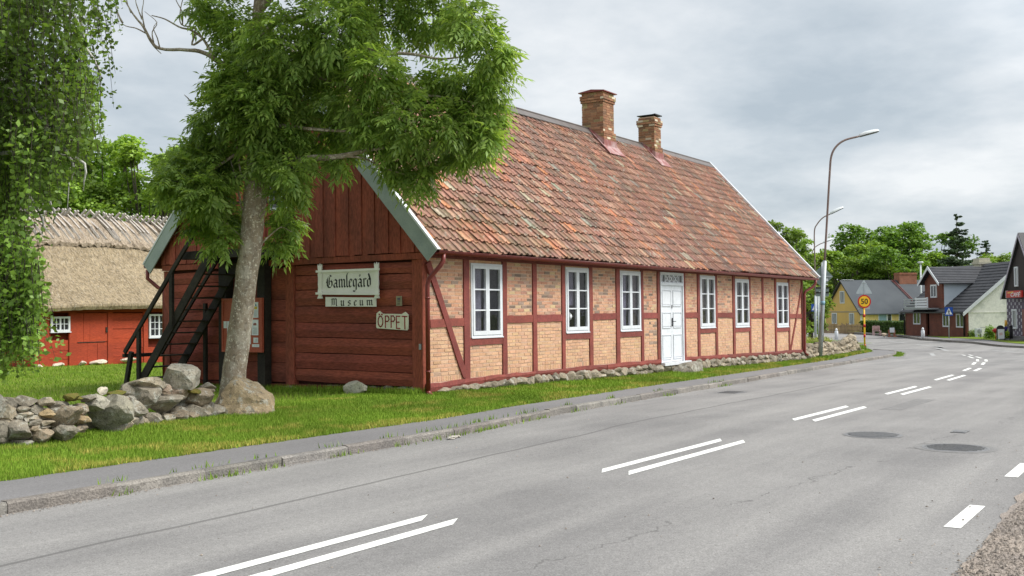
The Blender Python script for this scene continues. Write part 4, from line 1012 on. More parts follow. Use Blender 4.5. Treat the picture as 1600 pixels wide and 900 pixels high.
# ------------------------------------------------------------------ dry stone walls
def wd(px): return interp([(-300, 11.6), (0, 12.75), (100, 13.2), (170, 14.1), (215, 14.9), (300, 15.8), (330, 16.1), (415, 16.2)], px)
sw = thing('dry_stone_wall', (*at(100, 686, 13.2)[:2], .05), 'low dry wall of rounded grey field stones ending by the leaning tree', 'stone wall')
ST = [(35,335,88,85,0),(-20,330,90,100,0),(32,378,90,90,0),(115,308,118,66,0),(80,462,155,92,10),(-20,470,90,110,0),(5,505,45,70,0),(90,532,118,40,0),(210,495,116,82,-8),(185,350,80,66,0),(92,392,55,50,0),(128,374,60,38,0),(175,392,60,30,0),(178,420,55,34,0),(240,372,80,52,-10),(236,420,64,30,0),(178,446,56,30,0),(226,444,50,24,0),(330,382,160,105,-35),(326,466,115,80,-5),(410,406,110,60,-3),(420,350,100,58,-10),(515,318,135,80,-20),(568,372,215,165,0),(715,355,122,100,20),(762,268,162,108,-8),(758,216,212,60,-10),(875,232,84,58,0),(960,246,112,80,-15),(868,312,182,98,-12),(1050,290,145,100,0),(1115,224,74,36,-10),(1122,250,64,44,0),(1120,335,62,58,0),(545,250,40,42,0),(385,285,92,40,0),(612,262,96,30,0),(640,292,84,50,0),(690,300,54,50,0),(775,330,40,32,0),(300,320,90,42,0),(232,308,104,40,0),(30,300,84,40,0),(285,352,62,42,0),(460,290,80,40,0),(120,345,70,30,0),(700,405,50,30,0),(430,455,60,40,0),(20,420,60,40,0),(145,395,40,40,0),(1010,200,70,50,0)]
CS = [(1.0, .97, .90), (.8, .78, .74), (1.12, 1.05, .92), (.92, .82, .70), (.75, .74, .70)]
for i, (x, y, w, h, rt) in enumerate(ST):
    px, py = x/3.461, 540+y/3.461; d = wd(px)+max(0, (450-y))*.0012+rnd.uniform(-.03, .03)
    c = at(px, py, d); s = d/F_/3.461; rx, rz = w*s*.56, h*s*.56
    col = CS[rnd.randint(0, 4)]
    if i == 22: col = (1.35, 1.4, 1.35)
    if i == 34: col = (1.8, 1.8, 1.75)
    if i in (20, 14): col = (1.25, 1.02, .7)
    if i in (27, 28): col = (1.35, 1.12, .98)
    if i == 23: col = (.85, .88, .82)
    rock_d = max(min(rx, .38)*.8, .12); c = c+np.array([_F[0], _F[1], 0])*rock_d*.6
    mb = MB(); rock(mb, c, (rx, rock_d, rz), VR, R(-rt)*-1, i+11, 3, col, .12)
    mb.build('stone', M['moss'] if i in (35, 36) else M['stone'], sw)
# filling stones behind the face
mb = MB()
for i in range(46):
    px = rnd.uniform(-160, 330); d = wd(px)+.42; t = interp([(-200, 645), (0, 632), (100, 628), (170, 618), (215, 598), (330, 610)], px)
    b = interp([(-200, 700), (0, 690), (100, 680), (170, 660), (215, 645), (330, 640)], px); c = at(px, rnd.uniform(t+6, b), d+rnd.uniform(0, .25))
    rock(mb, c, (rnd.uniform(.12, .24), .16, rnd.uniform(.08, .15)), VR+rnd.uniform(-.4, .4), rnd.uniform(-.3, .3), i+300, 2, CS[rnd.randint(0, 4)])
o = mb.build('rubble_core', M['stone'], sw); o['kind'] = 'stuff'
mb = MB()
for i in range(26):
    px = rnd.uniform(175, 335); d = wd(px)+rnd.uniform(.05, .3); c = at(px, 640, d); r_ = rnd.uniform(.09, .17); rock(mb, (c[0], c[1], g(c[0], c[1])+r_*.45), (r_*1.2, .12, r_*.8), VR+rnd.uniform(-.3, .3), rnd.uniform(-.2, .2), i+1300, 2, CS[rnd.randint(0, 4)])
o = mb.build('footing_rubble', M['stone'], sw); o['kind'] = 'stuff'
# moss pads
for x, y, w in ((1045, 245, 60), (385, 275, 60)):
    px, py = x/3.461, 540+y/3.461; c = at(px, py, wd(px)+.1); mb = MB(); rock(mb, c, (.12, .10, .045), VR, .2, int(x), 2, (1, 1, 1)); mb.build('moss_pad', M['moss'], sw)
# the angular block on top and the big boulder
px, py = 277, 590; c = at(px, py, 15.75)+np.array([_F[0], _F[1], 0])*.2; mb = MB(); rock(mb, c, (.30, .25, .19), VR, R(16), 501, 3, (1.15, 1.15, 1.1), .06, cuts=[((1, 0, 0), .62), ((-1, 0, .15), .66), ((0, 0, 1), .62), ((0, 0, -1), .6), ((0, -1, .1), .55), ((.8, 0, .6), .74)], npl=3)
tag(mb.build('stone_block', M['stone']), 'angular pitted grey block lying tilted on top of the dry wall', 'stone')
M['boulder'] = stone_mat('boulder_stone', .6)
px, py = 370, 627; c = at(px, py, 16.35)+np.array([_F[0], _F[1], 0])*.3
mb = MB(); rock(mb, c+np.array([0, 0, .0]), (.47, .42, .37), VR, 0, 611, 4, (1.35, 1.15, .86), .2, cuts=[((.62, -.1, .78), .50), ((-.75, -.2, .6), .60), ((-.15, -.2, 1), .72), ((-.3, -.9, .3), .55), ((.45, -.85, .25), .6), ((-1, 0, -.1), .74)], npl=4)
tag(mb.build('boulder', M['boulder']), 'big pale ochre boulder at the foot of the leaning tree', 'boulder')
# second wall beyond the house
M['stone2'] = stone_mat('grey_wall_stone', .3)
w2 = thing('dry_stone_wall', (29, .9, -.35), 'pile-like dry stone wall between the far house corner and the speed limit sign', 'stone wall')
k = 0
for i in range(96):
    x = 22.85+13.4*(i//3+.5)/32; row = i % 3; y = interp([(22.6, .12), (26, .35), (30, .85), (36.4, 1.75)], x)
    h = interp([(22.6, .52), (26, .50), (31, .50), (34.5, .80), (36.2, .35)], x); zz = g(x, y)+h*(row+.45)/3
    r = rnd.uniform(.19, .29); mb = MB(); rock(mb, (x+rnd.uniform(-.12, .12), y+row*.10, zz), (r, .22, h/3*rnd.uniform(.62, .8)), rnd.uniform(-.3, .3), rnd.uniform(-.6, .6), 700+i, 2, (lambda k: (k*1.06, k*.98, k*.84))(rnd.uniform(.55, 1.2)), .3)
    mb.build('stone', M['stone2'], w2)
mb = MB()
for i in range(60):
    x = rnd.uniform(22.9, 36.2); y = interp([(22.6, .12), (26, .35), (30, .85), (36.4, 1.75)], x)+.34; h = interp([(22.6, .5), (31, .5), (34.5, .8), (36.2, .35)], x); rock(mb, (x, y, g(x, y)+h*rnd.uniform(.2, .9)), (.24, .24, .14), rnd.uniform(-1, 1), rnd.uniform(-.6, .6), 900+i, 2, (lambda k: (k*1.06, k*.98, k*.84))(rnd.uniform(.4, .8)), .3)
o = mb.build('rubble_core', M['stone2'], w2); o['kind'] = 'stuff'
# ------------------------------------------------------------------ trees
def barkmat(name, a, b_, light, sc=1, amt=.6):
    m, t, b = nt(name); v = gpos(t, (1, 1, .35))
    c = mixc(t, ramp(t, tnoise(t, 9*sc, 6, .7, v), [(.35, 0), (.65, 1)]), a, b_)
    c = mixc(t, ramp(t, tnoise(t, 2.2*sc, 5, .7, gpos(t)), [(.5, 0), (.62, amt)]), c, light)
    c = mixc(t, ramp(t, tnoise(t, 22*sc, 4, .75, gpos(t)), [(.56, 0), (.62, .8)]), c, tuple(min(1, x*1.5) for x in light))
    c = mixc(t, ramp(t, tnoise(t, 14*sc, 5, .8, v), [(.56, 0), (.64, .8)]), c, tuple(x*.35 for x in a))
    t.links.new(c, b.inputs['Base Color']); b.inputs['Roughness'].default_value = .95; b.inputs['Specular IOR Level'].default_value = .1
    bump(t, b, tnoise(t, 17*sc, 5, .8, v), 1, .03); return m
M['ashbark'] = barkmat('ash_bark', (.42, .335, .245), (.25, .20, .15), (.60, .55, .46))
M['bark'] = barkmat('dark_bark', (.10, .085, .065), (.06, .05, .04), (.15, .14, .11))
M['birchbark'] = barkmat('birch_bark', (.5, .49, .46), (.4, .38, .35), (.62, .61, .58), .7)
M['ashleaf'] = leafmat('ash_leaves', (.19, .31, .072), (.35, .47, .115), .48, .42)
M['birchleaf'] = leafmat('birch_leaves', (.11, .19, .035), (.20, .30, .062), .42)
M['leaf'] = leafmat('broad_leaves', (.125, .215, .040), (.22, .33, .066), .40, .55)
M['needle'] = leafmat('spruce_needles', (.045, .080, .035), (.075, .12, .05), .1, .6)

def norm(a): return a/(np.linalg.norm(a, axis=-1, keepdims=True)+1e-9)
def ash_leaves(tips, dirs, ln, seed, n_per=5):
    """rosettes of pinnate leaves at the ends of twigs"""
    rs = np.random.RandomState(seed); n = len(tips)
    P = np.repeat(tips, n_per, 0)+rs.normal(0, .03, (n*n_per, 3)); D = np.repeat(dirs, n_per, 0)+rs.normal(0, .62, (n*n_per, 3)); D[:, 2] -= .25
    D = norm(D); m = len(P); Ls = ln*rs.uniform(.7, 1.25, m)
    up = norm(np.array([0, 0, 1.])+rs.normal(0, .35, (m, 3))); S = norm(np.cross(D, up)); U = np.cross(S, D)
    out = []; cols = []; base = rs.uniform(.7, 1.3, m)
    for t, s in [(.28, 1), (.28, -1), (.46, 1), (.46, -1), (.64, 1), (.64, -1), (.82, 1), (.82, -1), (1.0, 0)]:
        droop = -.22*t*t
        o = P+D*(Ls*t)[:, None]+np.array([0, 0, 1.])*(droop*Ls)[:, None]
        a = (s*rs.uniform(.85, 1.1, m) if s else rs.normal(0, .12, m))
        d = norm(D*np.cos(a)[:, None]+S*np.sin(a)[:, None]+np.array([0, 0, -1.])*rs.uniform(.15, .6, m)[:, None])
        ll = Ls*.42*rs.uniform(.85, 1.15, m)*(1-.25*abs(t-.6)); w = ll*.17
        sd = norm(np.cross(d, U)); nn = np.cross(sd, d)
        q = np.stack([o, o+d*(ll*.45)[:, None]+sd*w[:, None]+nn*(w*.25)[:, None], o+d*ll[:, None]-np.array([0, 0, 1])*(ll*.12)[:, None], o+d*(ll*.45)[:, None]-sd*w[:, None]+nn*(w*.25)[:, None]], 1)
        out.append(q); cols.append(base*rs.uniform(.9, 1.1, m))
    return np.concatenate(out).reshape(-1, 3), np.concatenate(cols)
def simple_leaves(P, size, seed, flat=.5, outw=None, aspect=.5):
    rs = np.random.RandomState(seed); m = len(P); D = rs.normal(0, 1, (m, 3)); D[:, 2] = D[:, 2]*.5-.35
    if outw is not None: D += outw*.6
    D = norm(D); up = norm(np.array([0, 0, 1.])*flat*2+rs.normal(0, .6, (m, 3))+(outw*.7 if outw is not None else 0)); S = norm(np.cross(D, up)); U = np.cross(S, D)
    l = size*rs.uniform(.6, 1.3, m)[:, None]; w = l*aspect
    q = np.stack([P-D*l*.5, P+S*w+U*w*.2, P+D*l*.5, P-S*w+U*w*.2], 1)
    return q.reshape(-1, 3)

ash = thing('ash_tree', (*at(363, 640, 17.5)[:2], 0.0), 'leaning ash tree with pale flaky trunk in front of the red gable', 'tree')
A = lambda px, py, d=17.5: tuple(at(px, py, d))
tk = MB()
def limb(mb, pts, r0, r1, n=8, wob=.05):
    k = len(pts); P = [np.array(p, float) for p in pts]; Q = []; 
    for i in range(k-1):
        for j in range(4):
            t = j/4; a, b = P[i], P[i+1]; m0 = (P[i+1]-P[i-1])/2 if i else b-a; m1 = (P[i+2]-P[i])/2 if i+2 < k else b-a
            Q.append((2*t**3-3*t*t+1)*a+(t**3-2*t*t+t)*m0+(-2*t**3+3*t*t)*b+(t**3-t*t)*m1)
    Q.append(P[-1]); m = len(Q); rad = [r0+(r1-r0)*(i/(m-1))**.8 if not hasattr(r0, '__len__') else np.interp(i/(m-1), np.linspace(0, 1, len(r0)), r0) for i in range(m)]
    mb.tube([q+np.array([rnd.uniform(-1, 1) for _ in range(3)])*rad[i]*wob for i, q in enumerate(Q)], rad, n, wob=wob*.6)
    return Q
k = 17.5/F_
limb(tk, [A(362, 628), A(365, 590), A(374, 520), A(384, 440), A(393, 370), A(399, 310), A(403, 270)], [.22, .195, .185, .18, .18, .19, .185], 0, 18, .05)
limb(tk, [A(401, 285), A(398, 240), A(393, 190), A(398, 120), (A(402, 40)), A(410, -60), A(420, -200), A(440, -330)], [.165, .14, .125, .115, .10, .08, .05, .02], 0, 12)
limb(tk, [A(402, 305), A(420, 282, 17.4), A(440, 258, 17.3), A(470, 248, 17.1), A(520, 246, 16.9), A(560, 238, 16.8), A(600, 231, 16.7), A(640, 228, 16.6)], [.10, .10, .085, .06, .045, .035, .02, .01], 0, 10)
limb(tk, [A(540, 244, 16.85), A(570, 248, 16.8), A(600, 262, 16.7), A(640, 275, 16.7)], .025, .008, 6)
limb(tk, [A(395, 205), A(420, 195, 17.2), A(470, 200, 17.0), A(540, 205, 16.8), A(620, 205, 16.6)], .05, .012, 8)
LB = limb(tk, [A(397, 140), A(375, 112), A(345, 98), A(318, 82), A(290, 78), A(250, 76), A(236, 64), A(224, 42), A(208, 22), A(192, -5), A(180, -30)], [.07, .055, .045, .036, .03, .026, .026, .02, .014, .009, .005], 0, 8, .12)
limb(tk, [A(335, 92), A(318, 62), A(300, 48), A(280, 42), A(258, 30), A(237, 24)], .028, .008, 7, .12); limb(tk, [A(318, 60), A(300, 70), A(305, 45), A(283, 38), A(282, 15), A(288, -10)], .02, .006, 6, .1)
for a, b, c, d in (((240, 66), (238, 50), (245, 35), (226, 18)), ((226, 44), (222, 20), (224, 5), (226, -20)), ((228, 52), (212, 44), (192, 38), (181, 15)), ((205, 20), (200, 8), (196, -5), (185, -20)), ((250, 76), (246, 60), (240, 44), (246, 34)), ((222, 30), (215, 12), (212, 0), (214, -20)), ((285, 40), (285, 20), (275, 0), (270, -20)), ((234, 60), (240, 72), (250, 82), (252, 84)), ((192, 36), (186, 24), (182, 12), (184, 0)), ((300, 162), (295, 155), (290, 150), (288, 148))):
    limb(tk, [A(*a), A(*b), A(*c), A(*d)], .014, .004, 5, .1)
limb(tk, [A(395, 70, 17.4), A(440, 30, 17.2), A(490, 42, 17.1), A(545, 62, 17.0), A(590, 82, 16.9), A(640, 84, 16.8), A(690, 92, 16.7), A(740, 85, 16.6)], [.06, .055, .05, .04, .032, .025, .018, .008], 0, 8, .1)
limb(tk, [A(402, 20), A(460, -40, 17.2), A(540, -80, 17), A(640, -60, 16.8), A(720, 0, 16.6), A(760, 60, 16.5)], .07, .01, 8)
limb(tk, [A(398, 120), A(450, 100, 17.2), A(520, 130, 16.9), A(600, 150, 16.7), A(680, 150, 16.5), A(740, 160, 16.4)], .05, .008, 8)
limb(tk, [A(396, 225), A(370, 240), A(340, 260), A(310, 280), A(285, 300)], .04, .008, 7)
for p in (((401, 330), (382, 330), (375, 315), (372, 290), (366, 270), (360, 250)), ((393, 375), (380, 372), (366, 360), (352, 348), (346, 342)), ((400, 290), (378, 275), (372, 240), (368, 215), (366, 190)), ((398, 240), (380, 230), (374, 205), (362, 185), (358, 170)), ((430, 270), (445, 250), (455, 215), (475, 195), (490, 180)), ((480, 248), (490, 225), (505, 205), (530, 190), (550, 180)), ((402, 400), (410, 380), (425, 365), (440, 355), (455, 362))):
    limb(tk, [A(*q) for q in p], .02, .005, 6, .08)
tk.build('trunk', M['ashbark'], ash)
CL_ = [(440,60,62),(520,35,60),(600,25,58),(680,22,50),(735,35,42),(768,78,34),(772,125,34),(756,178,38),(705,195,42),(645,188,42),(592,205,38),(560,150,50),(485,130,62),(420,150,60),(450,215,42),(505,212,40),(625,240,34),(662,262,22),(712,232,30),(640,135,36),(705,125,40),(548,200,36),
 (395,105,52),(375,55,42),(350,18,36),(335,185,36),(305,232,36),(280,285,34),(325,300,40),(350,345,34),(312,340,26),(268,262,18),(352,262,34),(448,278,26),(362,150,38),(290,255,30),(330,250,38),(345,130,22),(452,302,24),(590,110,40),(500,90,40),(455,262,30),(425,185,34),(400,205,34),(412,245,30),(388,165,36),(535,245,18),(600,268,16),(655,280,14),(760,215,22),(740,235,18),(300,310,28),(350,215,38),(725,150,36),(310,8,14)]
rs = np.random.RandomState(3)
tips = []; dirs = []
twig = MB()
spurs = [(432,378,18),(448,350,14),(440,330,16),(340,372,20),(372,340,18)]
ups = [(rs.uniform(300, 770), rs.uniform(-330, -30), rs.uniform(40, 75)) for _ in range(26)]
for ci, (px, py, r) in enumerate(CL_+spurs+ups):
    up_ = ci >= len(CL_)+len(spurs)
    d = 17.3-(px-400)*.0022+rs.uniform(-.8, .8)*(1 if r > 24 else .3); 
    if ci >= len(CL_) and not up_: d = 17.35
    if 340 < px < 450 and py > 170 and not up_: d = 18.0
    if (px, py) in ((400, 205), (412, 245), (388, 165)): d = 17.1
    nr_ = r; r = max(9, r-13) if not up_ else r
    rm = r*d/F_; r = nr_; n = int((44 if not up_ else 30)*(r/45.)**2)+6; c = at(px, py, d)
    for _ in range(n):
        v = rs.normal(0, 1, 3); v /= np.linalg.norm(v); q = rm*(.3+.92*rs.rand()**.6)
        tips.append(c+v*q*np.array([1, 1, .9])); dirs.append(v*np.array([1, 1, .6])+np.array([0, 0, -.1]))
    for _ in range(max(3, n//12)):
        j = len(tips)-1-rs.randint(0, n); e = tips[j]; mid = (c+e)/2+rs.normal(0, .05, 3); twig.tube([c, mid, e], [.009, .006, .003], 4, cap=False)
tips = np.array(tips); dirs = np.array(dirs)
V, cc = ash_leaves(tips, dirs, .29, 5, 4)
npmesh('crown', V, 4, M['ashleaf'], ash, cc[:, None]*np.array([[1, 1, 1]]))
twig.build('twigs', M['bark'], ash)
print('ash leaflets', len(V)//4)

# birch, its trunk stands just left of the view
bi = thing('birch_tree', (*at(-170, 690, 15.5)[:2], .05), 'weeping birch hanging its small leaved twigs over the grass in front of the thatched barn', 'tree')
mb = MB(); B0 = at(-170, 690, 15.5); 
T_ = [B0+np.array([.15*math.sin(i*.8), .1*math.cos(i*.6), i*1.05]) for i in range(10)]; limb(mb, T_, .22, .05, 12)
rs = np.random.RandomState(11); P = []; tw = MB(); OW = []
def strand(px, py, d, ln):
    c = at(px, py, d); dr = rs.normal(0, .16, 2); n = int(ln/.05); pts = []
    for i in range(n):
        s = i/max(1, n-1)*ln; p = c+np.array([dr[0]*s+.05*math.sin(s*2+px), dr[1]*s, -s]); pts.append(p)
        if rs.rand() < .95:
            for _ in range(1+(rs.rand() < .45)): P.append(p+rs.normal(0, .045, 3))
    if n > 2: tw.tube([pts[0], pts[n//2], pts[-1]], [.005, .004, .002], 3, cap=False)
def xr(y): return interp([(-200, 175), (0, 182), (60, 172), (120, 178), (170, 160), (230, 150), (290, 110), (335, 62), (370, 40), (400, 58), (470, 66), (560, 62), (600, 40)], y)
SB = []
for _ in range(150):
    cy_ = rs.uniform(-190, 500); cx = rs.uniform(-110, xr(cy_+40)-8); cd = rs.uniform(12.8, 16.0); cb_ = rs.uniform(.6, 1.45); sp = rs.uniform(10, 30)
    if 285 < cy_ < 350 and cx > 15: continue
    if cy_ > 330: cb_ *= 1.25
    for _k in range(int(rs.uniform(12, 30))):
        y0 = cy_+rs.normal(0, 14); px = cx+rs.normal(0, sp); d = cd+rs.normal(0, .25); ln = rs.uniform(.25, 1.35); y1 = y0+ln*F_/d
        if px > min(xr(y0), xr(min(y1, 600)), xr((y0+y1)/2))+4: continue
        if y1 > 598-max(0, px)*.3: continue
        n0 = len(P); strand(px, y0, d, ln); SB += [cb_*rs.uniform(.85, 1.15)]*(len(P)-n0)
for _ in range(26):
    cy_ = rs.uniform(365, 520); cx = rs.uniform(-60, xr(cy_)-14); cb_ = rs.uniform(1.3, 1.9)
    for _k in range(22):
        y0 = cy_+rs.normal(0, 12); px = cx+rs.normal(0, 13); ln = rs.uniform(.15, .6)
        if px > xr(y0)+2 or y0+ln*130 > 598-max(0, px)*.3: continue
        n0 = len(P); strand(px, y0, rs.uniform(12.5, 13.1), ln); SB += [cb_*rs.uniform(.85, 1.15)]*(len(P)-n0)
for x in (3, 18, 30, 8, 60, 67): strand(x, rs.uniform(470, 500), 13.5, .75)
P = np.array(P); print('birch', len(P))
SB = np.array(SB+[1.1]*(len(P)-len(SB))); V = simple_leaves(P, .078, 12, .2, aspect=.36); npmesh('crown', V, 4, M['birchleaf'], bi, (SB*rs.uniform(.75, 1.3, len(P)))[:, None]*np.ones((1, 3)))
for i in range(14):
    y = rs.uniform(-180, 330); px = min(xr(y)-20, rs.uniform(20, 150)); e = at(px, y, rs.uniform(13, 15.8)); h = T_[min(9, 3+i//2)]; m_ = (e+h)/2+np.array([0, 0, .5]); limb(mb, [h, m_, e, e+np.array([.1, 0, -.4])], .05, .008, 6)
for p in (((120, -40), (128, 60), (135, 160), (128, 215)), ((30, 100), (45, 180), (60, 280), (70, 340)), ((80, 40), (105, 120), (110, 230), (105, 330))): limb(mb, [at(*q, 15) for q in p], .03, .008, 6)
mb.build('trunk', M['birchbark'], bi); tw.build('twigs', M['bark'], bi)

def make_tree(name, loc, h, r, n, leaf, seed, label, group, col=(1, 1, 1), lob=22, mat='leaf', crown0=.25, squash=.62, dens=.5, limbs=True, sparse=0):
    """local-coordinate broadleaf: tapered trunk, limbs, and leaves gathered on lobes of uneven size"""
    rs = np.random.RandomState(seed); t = lthing(name, loc, label, 'tree', group)
    mb = MB(); mb.tube([(rs.normal()*.1*i, rs.normal()*.1*i, h*(.02+.2*i)-(.3 if i == 0 else 0)) for i in range(4)], [h*.03, h*.022, h*.018, h*.01], 8)
    Ps = []; Os = []; Cs = []
    for i in range(lob):
        a = rs.rand()*6.283; zf = crown0+.13+(1-crown0-.2)*rs.rand(); pr = math.sqrt(max(.05, 1-((zf-.5-crown0*.3)/.6)**2))
        q = r*pr*rs.uniform(.35, .85); c = np.array([math.cos(a)*q, math.sin(a)*q, h*zf]); lr = r*rs.uniform(.24, .46)
        if limbs: mb.tube([(0, 0, h*max(.1, zf*.55)), tuple(c*.55+np.array([0, 0, h*.1*rs.rand()])), tuple(c)], [h*.010, h*.006, h*.002], 5, cap=False)
        m = int(n/lob*(lr/(r*.35))**2); v = norm(rs.normal(0, 1, (m, 3))); v[:, 2] = np.where(v[:, 2] < -.2, -v[:, 2]*.6, v[:, 2])
        sub = norm(rs.normal(0, 1, (9, 3)))*lr*.62; idx = rs.randint(0, 9, m)
        p = c+sub[idx]*np.array([1, 1, .7])+v*lr*(.5*rs.uniform(.5, 1.05, m)**.5)[:, None]*np.array([1, 1, .8]); Ps.append(p); Os.append(v)
        Cs.append(np.full(m, rs.uniform(.75, 1.25))*rs.uniform(.8, 1.2, m))
    P = np.concatenate(Ps); O = np.concatenate(Os); C_ = np.concatenate(Cs)
    V = simple_leaves(P, leaf, seed+1, .6, O, .42)
    npmesh('crown', V, 4, M[mat], t, C_[:, None]*np.array([col])); mb.build('trunk', M['bark'], t, local=True)
    return t
TG = 'trees beyond the thatched barn'
def place(px, py, d): p = at(px, py, d); return np.array([p[0], p[1], g(p[0], p[1])])
def treeat(px, topy, d, rpx, n, leaf, seed, label, group, **kw):
    p = place(px, 480, d); h = at(px, topy, d)[2]-p[2]; return make_tree(kw.pop('nm', 'broadleaf_tree'), p, h, rpx*d/F_, n, leaf, seed, label, group, **kw)
treeat(-20, 130, 58, 130, 15000, .20, 21, 'tall tree beyond the barn, leftmost and partly behind the birch', TG, lob=30, col=(1.25, 1.2, 1.1))
treeat(75, 140, 56, 120, 22000, .21, 22, 'dense dark tree beyond the barn just right of the birch trunk', TG, lob=34, col=(1.15, 1.2, 1.0))
treeat(165, 190, 55, 95, 19000, .21, 23, 'fresh green tree rising behind the middle of the thatched ridge', TG, lob=34, crown0=.1, col=(1.45, 1.4, 1.2))
treeat(235, 200, 54, 62, 9000, .19, 24, 'open crowned tree with bare twig gaps behind the right end of the thatched ridge', TG, lob=26, crown0=.05, col=(1.5, 1.4, 1.2))
treeat(310, 228, 57, 60, 4500, .17, 25, 'thin crowned tree seen between the thatched ridge and the red gable', TG, lob=18, crown0=.1, col=(1.5, 1.4, 1.2))
treeat(120, 275, 54, 130, 16000, .21, 26, 'low spreading tree directly over the thatched ridge', TG, lob=30, crown0=.1, col=(1.2, 1.2, 1.0))
treeat(195, 232, 62, 80, 15000, .22, 27, 'broad fresh green tree low behind the thatched ridge, left of the open crowned one', TG, lob=44, crown0=-.12, col=(1.3, 1.3, 1.1))
treeat(285, 238, 64, 75, 14000, .22, 28, 'broad pale green tree low behind the right end of the thatched ridge', TG, lob=44, crown0=-.12, col=(1.45, 1.4, 1.2))
treeat(345, 262, 66, 60, 8000, .22, 29, 'pale green tree mostly hidden behind the left roof edge of the red gable', TG, lob=40, crown0=-.12, col=(1.3, 1.3, 1.1))
# tree behind the far end of the museum
treeat(1226, 345, 66, 42, 12000, .17, 31, 'loose light green tree rising behind the far end of the tiled roof', 'trees beside the side street', lob=40, crown0=.0, col=(1.15, 1.1, .9))
treeat(1246, 372, 70, 44, 12000, .17, 33, 'bushy green tree over the low end of the tiled roof, left of the street lamp', 'trees beside the side street', lob=40, crown0=-.1, col=(1.1, 1.08, .9))
treeat(1266, 392, 74, 40, 10000, .19, 32, 'yellow green tree behind the street lamp and the road sign backs', 'trees beside the side street', lob=34, crown0=.0, col=(1.3, 1.15, .9))
treeat(1254, 430, 90, 40, 7000, .2, 37, 'low dark tree seen past the museum downpipe', 'trees beside the side street', lob=20, crown0=.0, col=(.9, .95, .85))
# wood on the rise behind the houses: individual crowns
FG = 'trees of the wood behind the houses'
va = make_tree('broadleaf_tree', place(1362, 480, 150), 14.5, 5.4, 11000, .46, 41, 'x', FG, lob=34, crown0=.02, col=(.92, 1.0, .9))
vb = make_tree('broadleaf_tree', place(1398, 480, 158), 15.2, 5.6, 11000, .46, 43, 'x', FG, lob=30, crown0=.02, col=(.78, .9, .8))
vc = make_tree('broadleaf_tree', place(1330, 480, 140), 11.5, 4.8, 10000, .42, 45, 'x', FG, lob=30, crown0=.0, col=(1.15, 1.12, .85))
va['label'] = 'rounded mid green tree crowning the wood above the yellow house roof'; vb['label'] = 'tall dark green tree behind the wood crest over the round speed sign'; vc['label'] = 'light green tree of the wood just over the yellow gable'
for src, px, topy, d, rz, lab in ((va, 1425, 352, 152, 1.2, 'mid green crown over the brick chimney of the yellow house'), (vb, 1455, 345, 156, 2.0, 'tall dark crown left of the big spruce'), (vc, 1475, 392, 140, 3.0, 'light green crown behind the dormer ridge'),
    (va, 1310, 385, 150, 4.0, 'mid green crown at the left end of the wood'), (vb, 1345, 376, 165, 5.0, 'dark crown between the road signs and the yellow gable, far back'), (vc, 1380, 400, 136, 2.2, 'light green lower crown over the middle of the slate grey roof'), (vc, 1432, 405, 137, .9, 'yellowish crown behind the lamp beside the brick house'), (va, 1405, 385, 134, .3, 'mid green crown in the centre of the wood, in front of the tall dark ones'),
    (vb, 1500, 400, 140, 1.7, 'dark crown under the big spruce'), (vc, 1552, 395, 150, 4.4, 'pale crown right of the white chimney'), (va, 1590, 398, 155, 2.9, 'distant crown behind the cafe gable edge'), (vc, 1525, 402, 145, 5.4, 'pale crown directly behind the white chimney'), (vc, 1318, 388, 138, 2.7, 'light green crown just left of the yellow gable peak'), (vc, 1610, 402, 142, .6, 'pale crown behind the right side of the cafe gable'), (va, 1568, 404, 140, 3.3, 'mid green crown over the ridge of the brick house'), (vb, 1285, 400, 160, 3.6, 'dark distant crown behind the street lamp pole'), (vb, 1375, 366, 170, .8, 'dark distant crown topping the wood, far back in its middle'), (va, 1245, 430, 150, 5.9, 'distant crown low behind the museum corner'), (va, 1640, 395, 150, 1.0, 'distant crown beyond the cafe roof')):
    p = place(px, 480, d); h = at(px, topy, d)[2]-p[2]; b0 = {va: 14.5, vb: 15.2, vc: 11.5}[src]; s = h/b0; w = max(s, .8)
    clone(src, p, rz, (w, w, s), lab)
def spruce(loc, h, seed, label, lean=0):
    rs = np.random.RandomState(seed); t = lthing('spruce_tree', loc, label, 'tree', 'spruces over the wood'); mb = MB(); mb.tube([(0, 0, -.2), (0, 0, h*.5), (0, 0, h)], [h*.014, h*.009, .02], 7)
    Ps = []; Os = []; z = h*.12
    while z < h*.99:
        f = 1-z/h; nb = 5 if f > .15 else 3
        for k in range(nb):
            z_ = z; z = z+h*.02*rs.normal()
            a = rs.rand()*6.283; ln = h*(.03+.31*f**.9)*rs.uniform(.35, 1.2); n = int(ln/.10)+3; dz = -.22*rs.uniform(.4, 1.2)
            e = np.array([math.cos(a)*ln, math.sin(a)*ln, 0]); tt = np.linspace(.1, 1, n)
            q = np.array([0, 0, z])+e*tt[:, None]+np.array([0, 0, 1])*(dz*ln*tt+.20*ln*tt**2)[:, None]
            sd = np.array([-math.sin(a), math.cos(a), 0])
            for rep in range(7): Ps.append(q+sd*(rs.normal(0, .085, n)*ln*.9)[:, None]+rs.normal(0, .05, (n, 3))+np.array([0, 0, -.16])*rs.rand(n)[:, None]*ln*.6); Os.append(np.tile(e/ln, (n, 1)))
            mb.tube([(0, 0, z), tuple(np.array([0, 0, z])+e*.5+np.array([0, 0, dz*ln*.5+.05*ln])), tuple(q[-1])], [.03, .02, .008], 3, cap=False); z = z_
        z += h*.036*rs.uniform(.6, 1.4)
    P = np.concatenate(Ps); O = np.concatenate(Os); V = simple_leaves(P, h*.023, seed, .3, O*1.4, .28)
    npmesh('crown', V, 4, M['needle'], t, rs.uniform(.7, 1.3, len(P))[:, None]*np.ones((1, 3))); mb.build('trunk', M['bark'], t, local=True)
